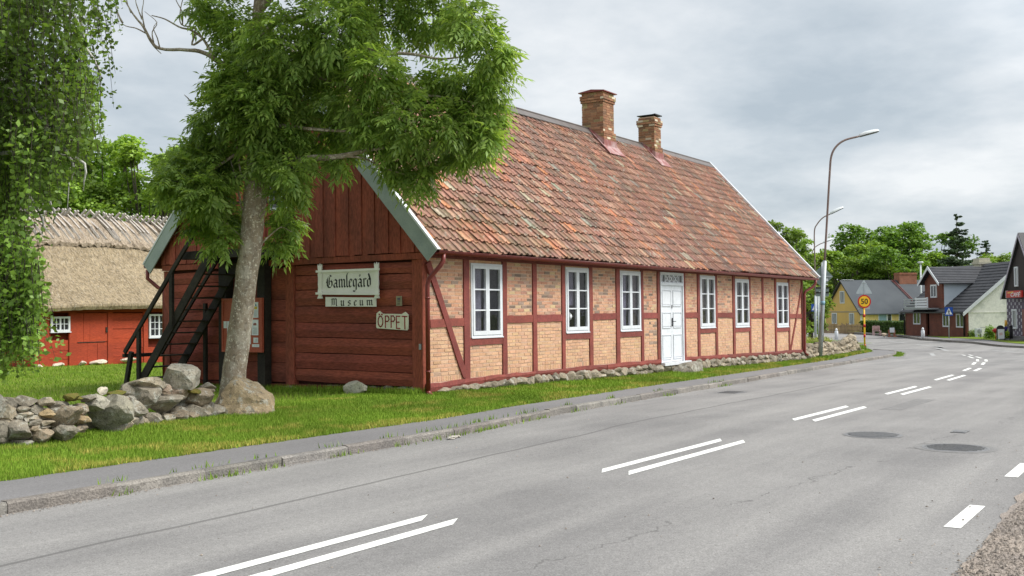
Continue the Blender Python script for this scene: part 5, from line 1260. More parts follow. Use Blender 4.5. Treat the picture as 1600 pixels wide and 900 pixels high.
p = place(1497, 480, 112); spruce(p, at(1497, 336, 112)[2]-p[2], 51, 'tall dark spruce standing above the brick house roof')
p = place(1543, 480, 150); spruce(p, at(1543, 376, 150)[2]-p[2], 52, 'small distant spruce right of the white chimney')
# shrubs behind the second wall
def shrub(name, loc, rx, ry, h, n, leaf, seed, label, col, cat='shrub', group=None, mat='leaf'):
    rs = np.random.RandomState(seed); t = lthing(name, loc, label, cat, group); a = rs.rand(n)*6.283; u = rs.rand(n)**.4; z = rs.rand(n)
    P = np.stack([rx*np.cos(a)*u*np.sqrt(1-.6*z**2), ry*np.sin(a)*u*np.sqrt(1-.6*z**2), h*z*(1+.25*np.sin(a*3+seed)*u)], -1); P += rs.normal(0, .05, P.shape)
    V = simple_leaves(P, leaf, seed, .4, norm(P-np.array([0, 0, h*.3])), .4); npmesh('foliage', V, 4, M[mat], t, rs.uniform(.7, 1.3, n)[:, None]*np.array([col]))
    mb = MB()
    for i in range(7): b = rs.rand()*6.28; mb.tube([(0, 0, -.1), (rx*.5*math.cos(b), ry*.5*math.sin(b), h*.7)], [.02, .006], 4)
    mb.build('stem', M['bark'], t, local=True); return t
shrub('garden_shrub', (24.3, 2.6, g(24, 2)+.2), 1.2, .9, 1.5, 3800, .10, 61, 'bright green shrub right behind the museum downpipe above the dry wall', (1.4, 1.25, .8), group='shrubs on the bank')
shrub('garden_shrub', (27.2, 3.6, g(27, 2)+.3), 1.5, 1.0, .9, 3000, .09, 62, 'low yellowish shrub on the bank behind the street lamp foot', (1.7, 1.25, .9), group='shrubs on the bank')
shrub('garden_shrub', (30.5, 3.3, g(30, 2)+.3), 1.6, .8, .45, 2500, .08, 63, 'tall dry grass and herbs on the bank above the middle of the dry wall', (1.6, 1.2, 1.2), group='shrubs on the bank')
shrub('garden_shrub', (33.8, 3.0, g(33, 2)+.35), 1.2, .7, .3, 1400, .07, 64, 'thin flowering herbs at the top end of the dry wall bank', (1.9, 1.3, 1.7), group='shrubs on the bank')
def bank(rs, n):
    x = 23+14*rs.rand(n); y = .7+3.5*rs.rand(n)+(x-23)*.06; return np.array([(a, b, bumpy(a, b)+min(.35, .35*(a-22.6)/.6)*max(0, min(1, (b-1.2)/1.2))) for a, b in zip(x, y)])
blades('bank_grass', 16000, bank, .20, .014, seed=15, dry=False, label='uncut grass on the bank')
# ------------------------------------------------------------------ thatched barn
def thatch(name, a, b):
    m, t, bs = nt(name); v = gpos(t, (1.0, .5, .28))
    c = mixc(t, ramp(t, tnoise(t, 1.3, 5, .65, gpos(t)), [(.35, 0), (.65, 1)]), a, b); fn = tnoise(t, 12, 6, .85, v)
    c = mixc(t, 1.0, c, ramp(t, fn, [(.34, .35), (.64, 1.5)]), 'MULTIPLY'); c = mixc(t, ramp(t, tnoise(t, 14, 4, .75, gpos(t, (1.6, .7, .5), (0, .6, 0))), [(.56, 0), (.63, .75)]), c, (.52, .46, .37)); c = mixc(t, ramp(t, tnoise(t, 11, 4, .75, gpos(t, (1.5, .7, .5), (0, -.5, 0))), [(.58, 0), (.65, .6)]), c, (.12, .09, .06))
    t.links.new(c, bs.inputs['Base Color']); bs.inputs['Roughness'].default_value = .98; bs.inputs['Specular IOR Level'].default_value = .1; bump(t, bs, fn, 1, .08); return m
M['thatch'] = thatch('reed_thatch', (.37, .295, .19), (.28, .22, .14)); M['ridgestraw'] = thatch('ridge_straw', (.44, .36, .27), (.34, .27, .20))
barn = thing('thatched_barn', (9, 22, -.12), 'low red barn with thick thatched roof and white windows across the lawn', 'barn')
BY = 22.0; BX0, BX1 = 5.75, 16.5; bz = -.25
mb = MB(); posts = [(5.75, 6.3), (7.10, 7.42), (8.70, 8.92), (10.3, 10.5), (11.5, 11.75), (13.6, 13.85), (16.2, 16.5)]
logs = [.02, .30, .62, 1.0, 1.36, 1.68, 1.95]
for (a, b) in ((6.3, 7.1), (8.92, 10.3), (10.5, 11.5), (11.75, 13.6), (13.85, 16.2)):
    for i in range(len(logs)-1):
        k = rnd.uniform(.88, 1.12); j = rnd.uniform(-.01, .01)
        z0_, z1_ = logs[i]-.18, logs[i+1]-.19; xa, xb = a, b
        seg = [(xa, xb)]
        if a == 6.3 and z1_ > 1.12 and z0_ < 1.62: seg = [(xa, 6.38)]
        if a == 10.5 and z1_ > .8 and z0_ < 1.7: seg = [(11.48, 11.5)]
        for xa, xb in seg: mb.box(xa, xb, BY-.02+j, BY+.1, z0_, z1_, (k, k, k), 0, .006)
mb.box(5.8, 16.45, BY+.101, BY+.12, -.2, 1.95, (.4, .4, .4)); mb.box(5.75, 5.86, BY+.03, 28.5, -.2, 1.95)
mb.prism([(5.80, BY+.1, 1.9), (5.80, 28.4, 1.9), (5.80, 25.3, 5.2)], (.1, 0, 0))
mb.build('log_wall', M['barnred'], barn)
mb = MB()
for a, b in posts: k = rnd.uniform(.9, 1.1); mb.box(a, b, BY-.07, BY+.02, -.2, 1.88, (k, k, k), 0, .006)
mb.box(5.7, 16.5, BY-.08, BY+.02, 1.80, 1.95, (.7, .7, .7)); mb.box(5.7, 16.5, BY-.06, BY+.05, -.3, -.17, (.7, .7, .7)); mb.build('wall_posts', M['barnred'], barn)
mb = MB()
for x in (7.43, 7.70, 7.96, 8.22, 8.46): mb.box(x, min(x+.255, 8.69), BY-.045, BY-.005, .72, 1.78, (1, 1, 1), 0, .004)
for x in (7.43, 7.85, 8.28): mb.box(x, min(x+.415, 8.69), BY-.045, BY-.005, -.15, .69, (.95, .95, .95), 0, .004)
d_ = mb.build('door', M['barnred'], barn); mb = MB(); mb.box(8.62, 8.68, BY-.08, BY-.046, 1.05, 1.25); mb.box(7.45, 8.6, BY-.06, BY-.046, .69, .72); mb.build('latch', M['black'], d_)
def bwin(xa, xb, za, zb, nx, nz_):
    mb = MB(); e = .07
    for q in ((xa, xa+e, za, zb), (xb-e, xb, za, zb), (xa+e, xb-e, za, za+e), (xa+e, xb-e, zb-e, zb)): mb.box(q[0], q[1], BY-.10, BY-.04, q[2], q[3])
    for i in range(1, nx): x = xa+e+(xb-xa-2*e)*i/nx; w = .012 if i*2 != nx else .03; mb.box(x-w, x+w, BY-.085, BY-.045, za+e, zb-e)
    for i in range(1, nz_): z = za+e+(zb-za-2*e)*i/nz_; mb.box(xa+e, xb-e, BY-.08, BY-.05, z-.012, z+.012)
    mb.box(xa-.03, xb+.03, BY-.12, BY-.04, za-.04, za-.002)
    o = mb.build('window', M['white'], barn); mb = MB(); mb.box(xa+.03, xb-.03, BY-.05, BY-.045, za+.03, zb-.03); mb.build('pane', M['darkglass'], o)
bwin(6.36, 7.12, 1.12, 1.66, 4, 2); bwin(10.54, 11.48, .82, 1.72, 4, 3); bwin(14, 15, .82, 1.72, 4, 3)
# thatch: thick slab with rounded eave, slightly sagging
mb = MB(); nx_, ns = 90, 26; vs = []
RY, RZ = 25.25, 5.75
prof = [(21.80, 1.93), (21.55, 1.90), (21.50, 2.02)]+[(21.52+(RY-21.52)*i/18, 2.10+(RZ-.35-2.10)*(i/18)-.22*math.sin(math.pi*i/18)) for i in range(19)]
prof += [(RY+(RY-y), z) for y, z in prof[::-1][1:]]
for i in range(nx_+1):
    x = 5.45+(16.9-5.45)*i/nx_
    for j, (y, z) in enumerate(prof):
        nn = .05*noise.noise(Vector((x*.9, y*.9, z)))+.02*noise.noise(Vector((x*5, y*5, z*5))); vs.append((x, y-(nn if y < RY else -nn), z+nn+.03*math.sin(x*.8)))
m_ = len(prof); fs = [(i*m_+j, (i+1)*m_+j, (i+1)*m_+j+1, i*m_+j+1) for i in range(nx_) for j in range(m_-1)]+[tuple(range(m_)), tuple(nx_*m_+j for j in range(m_))[::-1]]
mb.add(vs, fs, (1, 1, 1), 0, False)
mb.build('thatch_roof', M['thatch'], barn)
mb = MB(); vs = []
rp = [(RY-1.05, 4.42), (RY-1.08, 4.55), (RY-.6, 5.06), (RY-.2, 5.50), (RY, 5.62), (RY+.2, 5.50), (RY+.6, 5.06), (RY+1.08, 4.55), (RY+1.05, 4.42)]
for i in range(141):
    x = 5.4+11.55*i/140; r_ = .05*rnd.random()
    for j, (y, z) in enumerate(rp): vs.append((x, y+.02*rnd.uniform(-1, 1), z+(rnd.uniform(-.10, .03) if j in (0, 1, 7, 8) else .02*rnd.uniform(-1, 1))+.03*math.sin(x*.8)))
m_ = 9; mb.add(vs, [(i*m_+j, (i+1)*m_+j, (i+1)*m_+j+1, i*m_+j+1) for i in range(140) for j in range(8)]); mb.build('ridge_straw', M['ridgestraw'], barn)
M['rod'] = pmat('silvery_ridge_rods', (.48, .44, .40), (.38, .34, .30), scale=6, rough=.9, bmp=.4, bscale=40, fine=.2)
x = 5.5
while x < 16.8:
    for s in (1, -1):
        xx = x+rnd.uniform(-.06, .06); a = np.array([xx-s*.22, RY+s*.22, 5.86+rnd.uniform(-.05, .08)]); b = np.array([xx+s*.16+rnd.uniform(-.1, .1), RY-s*.95, 4.68+rnd.uniform(-.1, .1)])
        mid = a+(b-a)*.28+np.array([0, -s*.03, .06]); m2 = a+(b-a)*.65+np.array([0, -s*.05, .05]); mb = MB(); mb.beam(a, m2, .10, .06, up=(0, s, 1)); mb.beam(m2-(m2-a)*.02, b, .085, .05, up=(0, s, 1)); mb.build('ridge_rod', M['rod'], barn)
    x += rnd.uniform(.26, .34)
mb = MB()
for (px, py, w) in ((92, 571, .30), (155, 566, .34), (203, 562, .3), (130, 568, .14), (60, 574, .2)):
    c = on_plane(px, py, (0, 21.7, 0), (0, 1, 0)); mb = MB(); rock(mb, (c[0], 21.75, c[2]), (w, .2, .09), 0, rnd.uniform(-.3, .1), int(px), 2, (2.2, 2.2, 2.1), .05); mb.build('foundation_stone', M['stone'], barn)
# ------------------------------------------------------------------ houses across the junction
def frame_from(A, B):
    A = np.array(A[:2], float); B = np.array(B[:2], float); d = B-A; Ln = np.linalg.norm(d); return math.atan2(d[1], d[0]), Ln
class House:
    """local frame: x along the front from the origin, y into the house, z up"""
    def __init__(s, name, A, B, depth, label):
        s.rz, s.L = frame_from(A, B); s.A = np.array([A[0], A[1], g(A[0], A[1])]); s.D = depth; s.t = lthing(name, s.A, label, 'house', None, s.rz)
        s.ex = np.array([math.cos(s.rz), math.sin(s.rz), 0]); s.ey = np.array([-math.sin(s.rz), math.cos(s.rz), 0])
    def front(s, px, py, off=0):
        p = on_plane(px, py, s.A+s.ey*off, s.ey)-s.A; return p@s.ex, p[2]
    def side(s, px, py, x=0):
        p = on_plane(px, py, s.A+s.ex*x, s.ex)-s.A; return p@s.ey, p[2]
def win_front(h, mb_parent, x0, x1, z0, z1, y=-.03, mull=1, mat='white', fr=.07, curt=None):
    mb = MB()
    for q in ((x0, x0+fr, z0, z1), (x1-fr, x1, z0, z1), (x0+fr, x1-fr, z0, z0+fr), (x0+fr, x1-fr, z1-fr, z1)): mb.box(q[0], q[1], y-.03, y+.06, q[2], q[3])
    for i in range(1, mull+1): x = x0+(x1-x0)*i/(mull+1); mb.box(x-fr*.45, x+fr*.45, y-.02, y+.05, z0+fr, z1-fr)
    o = mb.build('window', M[mat], mb_parent, local=True); mb = MB(); mb.box(x0+fr*.6, x1-fr*.6, y+.01, y+.02, z0+fr*.6, z1-fr*.6); mb.build('pane', M['darkglass'] if not curt else M[curt], o, local=True); return o
def win_side(h, x, y0, y1, z0, z1, sgn=-1, mull=0, fr=.09):
    mb = MB(); a, b = (x-.05, x+.03) if sgn < 0 else (x-.03, x+.05)
    for q in ((y0, y0+fr, z0, z1), (y1-fr, y1, z0, z1), (y0+fr, y1-fr, z0, z0+fr), (y0+fr, y1-fr, z1-fr, z1)): mb.box(a, b, q[0], q[1], q[2], q[3])
    for i in range(1, mull+1): y = y0+(y1-y0)*i/(mull+1); mb.box(a, b, y-.03, y+.03, z0+fr, z1-fr)
    o = mb.build('window', M['white'], h.t, local=True); mb = MB(); mb.box(x-.01, x+.01, y0+fr*.6, y1-fr*.6, z0+fr*.6, z1-fr*.6); mb.build('pane', M['netpane'], o, local=True)
M['netpane'] = pmat('pane_with_net_curtain', (.34, .35, .36), (.16, .17, .18), scale=2.5, stretch=(3, 3, .3), rough=.25, bmp=0, fine=.1)
M['bluepane'] = fmat('pale_blue_blind', (.25, .38, .45), .4)
M['yellow'] = pmat('yellow_render', (.66, .44, .14), (.58, .39, .14), scale=.8, rough=.9, bmp=.1, fine=.08)
M['yboards'] = pmat('yellow_boards', (.78, .60, .26), (.72, .54, .22), scale=1, rough=.8, bmp=.1, fine=.05, useattr=True)
M['sheetroof'] = pmat('blue_grey_sheet_roof', (.045, .054, .064), (.06, .07, .08), scale=.5, rough=.75, bmp=.05, bscale=20, fine=.08)
M['blackroof'] = pmat('black_tiles', (.032, .033, .038), (.05, .05, .055), scale=1.5, rough=.5, bmp=.1, bscale=20, fine=.12, useattr=True)
def brickmat(name, c1, c2, mor, sc=1):
    m, t, b = nt(name); n = t.nodes.new('ShaderNodeTexBrick'); v = gpos(t, obj=True)
    # bricks laid in the wall plane: run = x+y, rise = z
    sx = t.nodes.new('ShaderNodeSeparateXYZ'); t.links.new(v, sx.inputs[0]); cb = t.nodes.new('ShaderNodeCombineXYZ'); t.links.new(math_(t, 'ADD', sx.outputs[0], sx.outputs[1]), cb.inputs[0]); t.links.new(sx.outputs[2], cb.inputs[1])
    t.links.new(cb.outputs[0], n.inputs['Vector']); n.inputs['Scale'].default_value = 1; n.inputs['Brick Width'].default_value = .25*sc; n.inputs['Row Height'].default_value = .08*sc; n.inputs['Mortar Size'].default_value = .009
    n.inputs['Color1'].default_value = rgb(c1); n.inputs['Color2'].default_value = rgb(c2); n.inputs['Mortar'].default_value = rgb(mor)
    c = mixc(t, 1.0, n.outputs['Color'], ramp(t, tnoise(t, 1.5, 4, .6, v), [(.3, .8), (.7, 1.2)]), 'MULTIPLY')
    t.links.new(c, b.inputs['Base Color']); b.inputs['Roughness'].default_value = .9; bump(t, b, n.outputs['Fac'], -.4, .01); return m
M['dbrick'] = brickmat('dark_red_brick', (.20, .055, .032), (.14, .045, .03), (.13, .08, .06))
M['cbrick'] = brickmat('orange_chimney_brick', (.34, .12, .07), (.26, .09, .055), (.22, .16, .12))

# yellow house
A = at(1345, 517, 113); B = A+13*np.array([math.cos(R(-42)), math.sin(R(-42)), 0]); H = House('yellow_house', A, B, 7.0, 'yellow house with long blue grey sheet roof and a gable toward the side street'); H.L = 12.5
ez = H.front(1345, 487)[1]; yb, _ = H.side(1290, 487); print('yellow depth', yb); yb = min(max(yb, 5.0), 9); H.D = yb; rzg = at(1320, 439, 116)[2]-H.A[2]
mb = MB(); mb.box(0, .1, 0, H.D, -.4, ez); mb.prism([(0, 0, ez), (0, H.D, ez), (0, H.D/2, rzg-.1)], (.1, 0, 0)); mb.box(.1, H.L, H.D-.1, H.D, -.4, ez); mb.box(H.L-.1, H.L, .1, H.D-.1, -.4, ez); mb.build('rendered_wall', M['yellow'], H.t, local=True)
mb = MB(); x = .12
while x < H.L: mb.box(x, min(x+.17, H.L), 0+(.02 if int(x*10) % 2 else 0), .08, -.4, ez, (rnd.uniform(.92, 1.06),)*3); x += .175
mb.build('board_wall', M['yboards'], H.t, local=True)
mb = MB(); mb.box(-.02, .16, -.03, 0, -.4, ez); mb.box(-.03, 0, -.02, H.D, ez-.05, ez+.03, (.3, .3, .3)); mb.build('corner_board', M['white'], H.t, local=True)
rm = MB()
def slope(mb, x0, x1, y0, z0, y1, z1, th=.08, col=(1, 1, 1)): mb.prism([(x0, y0, z0), (x0, y1, z1), (x0, y1, z1+th*1.3), (x0, y0, z0+th*1.3)], (x1-x0, 0, 0), col)
k_ = (rzg-ez)/(H.D/2)
slope(rm, -.25, H.L+.3, -.35, ez-.35*k_, H.D/2, rzg); slope(rm, -.25, H.L+.3, H.D+.35, ez-.35*k_, H.D/2, rzg-.001)
rf = rm.build('roof', M['sheetroof'], H.t, local=True)
mb = MB()
for s in (-1, 1):
    e = -.38 if s < 0 else H.D+.38; mb.prism([(-.29, e, ez-.38*k_-.08), (-.29, H.D/2, rzg-.06), (-.29, H.D/2, rzg+.14), (-.29, e, ez-.38*k_+.14)], (.035, 0, 0))
mb.build('verge_board', M['blackmetal'], H.t, local=True)
mb = MB()
for px in (1403, 1406): 
    xx = H.front(px, 440, H.D/2)[0]; mb.beam((xx-.9, H.D/2-.1, rzg+.12), (xx+.5, -.3, ez-.25*k_+.12), .07, .05)
mb.build('roof_ladder', M['gutter'], rf, local=True)
cx0 = H.front(1401, 430, H.D/2)[0]; cx1 = H.front(1428, 430, H.D/2)[0]; mb = MB(); cz = at(1410, 423, 112)[2]-H.A[2]; mb.box(cx0, cx1, H.D/2-.5, H.D/2+.5, rzg-.4, cz); mb.box(cx0-.05, cx1+.05, H.D/2-.55, H.D/2+.55, cz-.22, cz-.1); mb.build('chimney', M['cbrick'], rf, local=True)
mb = MB(); mb.box(0, 1.4, H.D/2-.12, H.D/2+.12, rzg+.1, rzg+.16); mb.build('ridge_sheet', M['white'], rf, local=True)
for a, b, u, v in ((1300, 1308, 489, 506), (1327, 1335, 489, 507), (1312.5, 1320, 455, 474)):
    y1_, z1_ = H.side(a, u); y0_, z0_ = H.side(b, v); win_side(H, 0, min(y0_, y1_), max(y0_, y1_), z0_, z1_)
x0_, z1_ = H.front(1372, 488.5); x1_, z0_ = H.front(1393, 506); mdl = (x0_+x1_)/2+.25; win_front(H, H.t, x0_, mdl, z0_-.3, z1_, mull=0, curt='bluepane'); win_front(H, H.t, mdl+.01, x1_, z0_-.3, z1_, mull=0)
x0_, z1_ = H.front(1404, 489); x1_, _ = H.front(1414, 506); win_front(H, H.t, x0_, x1_, z0_-.3, z1_, mull=0)
# hedge and garden of the yellow house
M['hedge'] = leafmat('hedge_leaves', (.045, .095, .02), (.09, .15, .03), .2, .5)
def hedge(a, b, w, h, n, label, seed=1):
    a = np.array(a[:2]); b = np.array(b[:2]); rz, Ln = frame_from(a, b); t = lthing('clipped_hedge', (a[0], a[1], g(*a)), label, 'hedge', None, rz); rs = np.random.RandomState(seed); P = rs.rand(n, 3)*np.array([Ln, w, h]); f = rs.randint(0, 3, n)
    P[f == 0, 1] = rs.rand((f == 0).sum())*.08; P[f == 1, 2] = h-rs.rand((f == 1).sum())*.08; P += rs.normal(0, .04, P.shape)
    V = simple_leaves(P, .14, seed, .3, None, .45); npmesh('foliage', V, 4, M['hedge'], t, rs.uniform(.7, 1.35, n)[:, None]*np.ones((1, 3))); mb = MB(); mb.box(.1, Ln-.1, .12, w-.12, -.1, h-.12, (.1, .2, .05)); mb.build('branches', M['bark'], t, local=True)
hedge(at(1343, 517, 106), at(1420, 518, 95), 1.0, 1.15, 9000, 'long clipped green hedge in front of the yellow house')
# white bollards
def bollard(px, py, d, label):
    p = at(px, py, d); p[2] = g(*p[:2])-.02; t = thing('stone_bollard', p, label, 'bollard', 'white painted bollards at the junction'); k = d/F_
    mb = MB(); h = 18*k; r = 2.9*k; x, y, z = p
    mb.tube([(x, y, z), (x, y, z+h*.72), (x, y, z+h*.75)], [r, r*.92, r*.75], 14, cap=True); mb.build('shaft', M['white'], t)
    mb = MB(); mb.tube([(x, y, z+h*.75+i*h*.05) for i in range(6)], [r*.45, r*.65, r*.72, r*.6, r*.4, r*.1], 12); mb.build('knob', M['white'], t)
bollard(1307, 527, 80, 'white painted bollard beside the far roadside at the side street'); bollard(1442, 524, 78, 'white painted bollard on the pavement before the brick house')
# picket fence by the yellow house
fa, fb = at(1284, 514, 108), at(1347, 517, 103); rz, Ln = frame_from(fa, fb); ft = lthing('wooden_fence', (fa[0], fa[1], g(*fa[:2])), 'low weathered brown fence below the yellow gable', 'fence', None, rz)
M['oldwood'] = pmat('weathered_wood', (.33, .24, .13), (.24, .17, .10), scale=2, rough=.9, bmp=.2, useattr=True)
mb = MB(); x = 0
while x < Ln-.1: mb.box(x, x+.10, 0, .03, -.05, rnd.uniform(.75, 1.0), (rnd.uniform(.7, 1.2),)*3); x += .16 if not (.45*Ln < x < .62*Ln) else .12
mb.build('pickets', M['oldwood'], ft, local=True); mb = MB(); mb.box(0, Ln, .031, .07, .25, .33); mb.box(0, Ln, .031, .07, .62, .70)
mb.build('rail', M['oldwood'], ft, local=True)
# bench and advertising stand before the hedge
p = at(1370, 518, 93); p[2] = g(*p[:2]); bt = lthing('garden_bench', p, 'pale pink bench on the grass in front of the hedge', 'bench', None, YAW-math.pi/2)
M['pink'] = fmat('faded_pink_paint', (.50, .34, .33), .7); k = 93/F_
mb = MB(); mb.box(-6*k, 6*k, -.2, .2, .36, .41); mb.build('seat', M['pink'], bt, local=True); mb = MB()
for z in (.5, .62, .74): mb.box(-5.6*k, 5.6*k, .18, .22, z, z+.09)
mb.build('backrest', M['pink'], bt, local=True)
for s in (-1, 1): mb = MB(); mb.box(s*5.2*k-.04, s*5.2*k+.04, -.18, .2, 0, .36); mb.box(s*5.2*k-.03, s*5.2*k+.03, .16, .2, .36, .8); mb.build('leg', M['pink'], bt, local=True)
p = at(1381, 519, 92); mb = MB(); rock(mb, (p[0], p[1], g(*p[:2])+.08), (.32, .2, .16), 0, 0, 5, 2, (2, 1.8, 1.6)); tag(mb.build('garden_stone', M['stone']), 'pale stone lying on the grass just right of the pink bench', 'stone')
p = at(1394, 522, 86); p[2] = g(*p[:2]); bt = lthing('notice_stand', p, 'white panel between two brown red posts beside the hedge', 'notice stand', None, YAW-math.pi/2); k = 86/F_
mb = MB(); mb.box(-3.6*k, 3.6*k, -.03, .03, 7*k, 14.5*k); mb.build('panel', M['white'], bt, local=True)
for s in (-1, 1): mb = MB(); mb.box(s*4*k-.07, s*4*k+.07, .035, .15, 0, 11*k); mb.box(s*4*k-.1, s*4*k+.1, -.2, .2, 0, .06); mb.build('post', M['cbrick'], bt, local=True)
# a small dark bin-like planter between
# brick house: front runs right to left away from the corner
A = at(1511, 527, 80); A2 = at(1415, 521, 91.5)
H = House('brick_house', A2, A, 8.6, 'dark red brick house with black roof, brick dormer and white plastered gable'); Lh = H.L
ez = H.front(1511, 483)[1]; H.D = 8.8; rzg = at(1592, 409, 82.3)[2]-H.A[2]; k_ = (rzg-ez)/(H.D/2)
mb = MB(); 
dx0 = H.front(1447, 500)[0]; dx1 = H.front(1452, 500)[0]
mb.box(0, dx0, 0, .15, -.5, ez); mb.box(dx0, dx1, .5, .6, -.5, ez, (.3, .3, .3)); mb.box(dx1, Lh, 0, .15, -.5, ez); mb.box(0, .15, .15, H.D, -.5, ez); mb.box(.15, Lh-.15, H.D-.15, H.D, -.5, ez)
mb.build('brick_wall', M['dbrick'], H.t, local=True)
mb = MB(); mb.box(dx0+.05, dx1+.3, .45, .49, -.1, 2.0); mb.build('door', M['black'], H.t, local=True)
M['plaster'] = pmat('flaking_white_plaster', (.80, .785, .73), (.64, .64, .59), scale=1.2, rough=.9, bmp=.5, bscale=8, fine=.1, lo=.5, hi=.6)
mb = MB(); mb.box(Lh-.15, Lh, .15, H.D, -.5, ez); mb.prism([(Lh-.15, 0, ez), (Lh-.15, H.D, ez), (Lh-.15, H.D/2, rzg-.12)], (.15, 0, 0)); mb.box(Lh, Lh+.03, .0, H.D, ez-.28, ez-.22, (.5, .5, .5)); mb.build('plastered_gable', M['plaster'], H.t, local=True)
def corr(mb, x0, x1, y0, z0, y1, z1, step=.22, row=.38):
    """profiled tile sheet: courses stepping up the slope"""
    sl = math.hypot(y1-y0, z1-z0); uy, uz = (y1-y0)/sl, (z1-z0)/sl; ny_, nz_ = -uz, uy
    if nz_ < 0: ny_, nz_ = -ny_, -nz_
    n = int(sl/row); cc = int((x1-x0)/step*4)
    for r in range(n):
        s0, s1 = sl*r/n, sl*(r+1)/n; vs = []
        for (s, h) in ((s0, .085), (s1, .045)):
            for i in range(cc+1): x = x0+(x1-x0)*i/cc; hh = h+.018*math.cos(i*math.pi/2); vs.append((x, y0+uy*s+ny_*hh, z0+uz*s+nz_*hh))
        vs += [(v[0], v[1]-ny_*.05, v[2]-nz_*.05) for v in vs[:cc+1]]
        mb.add(vs, [(i, i+1, cc+2+i, cc+1+i) for i in range(cc)]+[(i, 2*cc+2+i, 2*cc+3+i, i+1) for i in range(cc)], (1, 1, 1), 0, False)
rm = MB(); slope(rm, -.3, Lh+.3, -.3, ez-.3*k_, H.D/2, rzg, .03); slope(rm, -.3, Lh+.3, H.D+.3, ez-.3*k_, H.D/2, rzg-.001, .03)
corr(rm, -.3, Lh+.3, -.3, ez-.3*k_, H.D/2, rzg); rf = rm.build('roof', M['blackroof'], H.t, local=True)
mb = MB()
for s in (-1, 1):
    e = -.4 if s < 0 else H.D+.4; mb.prism([(Lh+.3, e, ez-.4*k_-.2), (Lh+.3, H.D/2, rzg-.18), (Lh+.3, H.D/2, rzg+.12), (Lh+.3, e, ez-.4*k_+.1)], (.04, 0, 0))
    mb.prism([(-.34, e, ez-.4*k_-.1), (-.34, H.D/2, rzg-.1), (-.34, H.D/2, rzg+.1), (-.34, e, ez-.4*k_+.1)], (.04, 0, 0))
mb.build('verge_board', M['white'], H.t, local=True)
# dormer flush with the front
ux0, uz0 = H.front(1446, 470); ux1, _ = H.front(1473, 470); apz = H.front(1456, 418)[1]; dez = H.front(1441, 441)[1]; dm = (ux0+ux1)/2
yr = (apz-ez)/k_
mb = MB(); mb.box(ux0, ux1, -.03, .12, ez-.05, dez); mb.prism([(ux0, -.03, dez), (ux1, -.03, dez), (dm, -.03, apz-.1)], (0, .15, 0)); D_ = mb.build('dormer', M['dbrick'], H.t, local=True)
M['cheek'] = pmat('pale_blue_cladding', (.50, .56, .62), (.46, .52, .58), scale=1, rough=.6, bmp=.1, fine=.04)
mb = MB()
for x in (ux0, ux1-.08): mb.prism([(x, .12, ez+.0), (x, .12, dez), (x, (dez-ez)/k_, dez)], (.08, 0, 0))
mb.build('dormer_cheek', M['cheek'], D_, local=True)
mb = MB(); kd = (apz-dez)/((ux1-ux0)/2)
for s in (-1, 1):
    xe = dm+s*((ux1-ux0)/2+.35); ze_ = apz-kd*abs(xe-dm); ys = np.linspace(-.45, max(yr, 1), 9)
    for r in range(10):
        a, b = r/10, (r+1)/10; P0 = (dm+(xe-dm)*b, ze_+(apz-ze_)*(1-b)); P1 = (dm+(xe-dm)*a, ze_+(apz-ze_)*(1-a))
        y_end = lambda z: max(.2, (z-ez)/k_+.15)
        mb.add([(P0[0], -.45, P0[1]+.08), (P0[0], y_end(P0[1]), P0[1]+.08), (P1[0], y_end(P1[1]), P1[1]+.04), (P1[0], -.45, P1[1]+.04), (P0[0], -.45, P0[1]), (P0[0], y_end(P0[1]), P0[1])], [(0, 1, 2, 3), (0, 1, 5, 4)])
mb.build('dormer_roof', M['blackroof'], D_, local=True)
mb = MB()
for s in (-1, 1): xe = dm+s*((ux1-ux0)/2+.4); ze_ = apz-kd*abs(xe-dm); mb.prism([(xe, -.5, ze_-.12), (dm, -.5, apz-.16), (dm, -.5, apz+.1), (xe, -.5, ze_+.1)], (0, .04, 0))
mb.build('dormer_verge', M['white'], D_, local=True)
x0_, z1_ = H.front(1455, 445); x1_, z0_ = H.front(1465, 465); win_front(H, D_, x0_, x1_, z0_, z1_, y=-.06, mull=1, fr=.12)
for a, b, u, v in ((1427.5, 1439, 485, 507), (1473.5, 1484, 489, 511), (1494.5, 1507, 490, 512)):
    x0_, z1_ = H.front(a, u); x1_, z0_ = H.front(b, v); win_front(H, H.t, x0_, x1_, z0_, z1_, fr=.10)
mb = MB()
x0_, zt_ = H.front(1431, 465.5); x1_, zb_ = H.front(1468, 481); xm = H.front(1449, 470)[0]
mbr = MB()
for i in range(4):
    z = zb_+(zt_-zb_)*(i+.1)/4; mb.box(xm, x1_, -1.05, -1.01, z, z+.16); mbr.box(x0_, xm, -1.05, -1.02, z, z+.10)
for x in (xm, x1_-.1): mb.box(x, x+.1, -1.0, -.92, zb_, zt_)
mb.build('balcony_rail', M['white'], H.t, local=True); mbr.box(x0_, x0_+.08, -1.0, -.92, zb_, zt_); mbr.build('balcony_rail', M['galv'], H.t, local=True)
mb = MB(); mb.box(x0_, x1_, -1.0, .0, zb_-.12, zb_-.0); mb.build('balcony_floor', M['galv'], H.t, local=True)
mb = MB(); mb.tube([(.0, -.35, ez-.3), (.05, -.1, ez-.6), (.05, -.1, 0)], .06, 8); mb.build('downpipe', M['blackmetal'], H.t, local=True)
mb = MB(); mb.tube([(Lh-.3, -.35, ez-.3), (Lh-.25, -.1, ez-.6), (Lh-.25, -.1, 0)], .06, 8); mb.build('downpipe', M['blackmetal'], H.t, local=True)
mb = MB(); mb.box(-.3, Lh+.3, -.42, -.3, ez-.3*k_-.06, ez-.3*k_+.04); mb.build('gutter', M['blackmetal'], H.t, local=True)
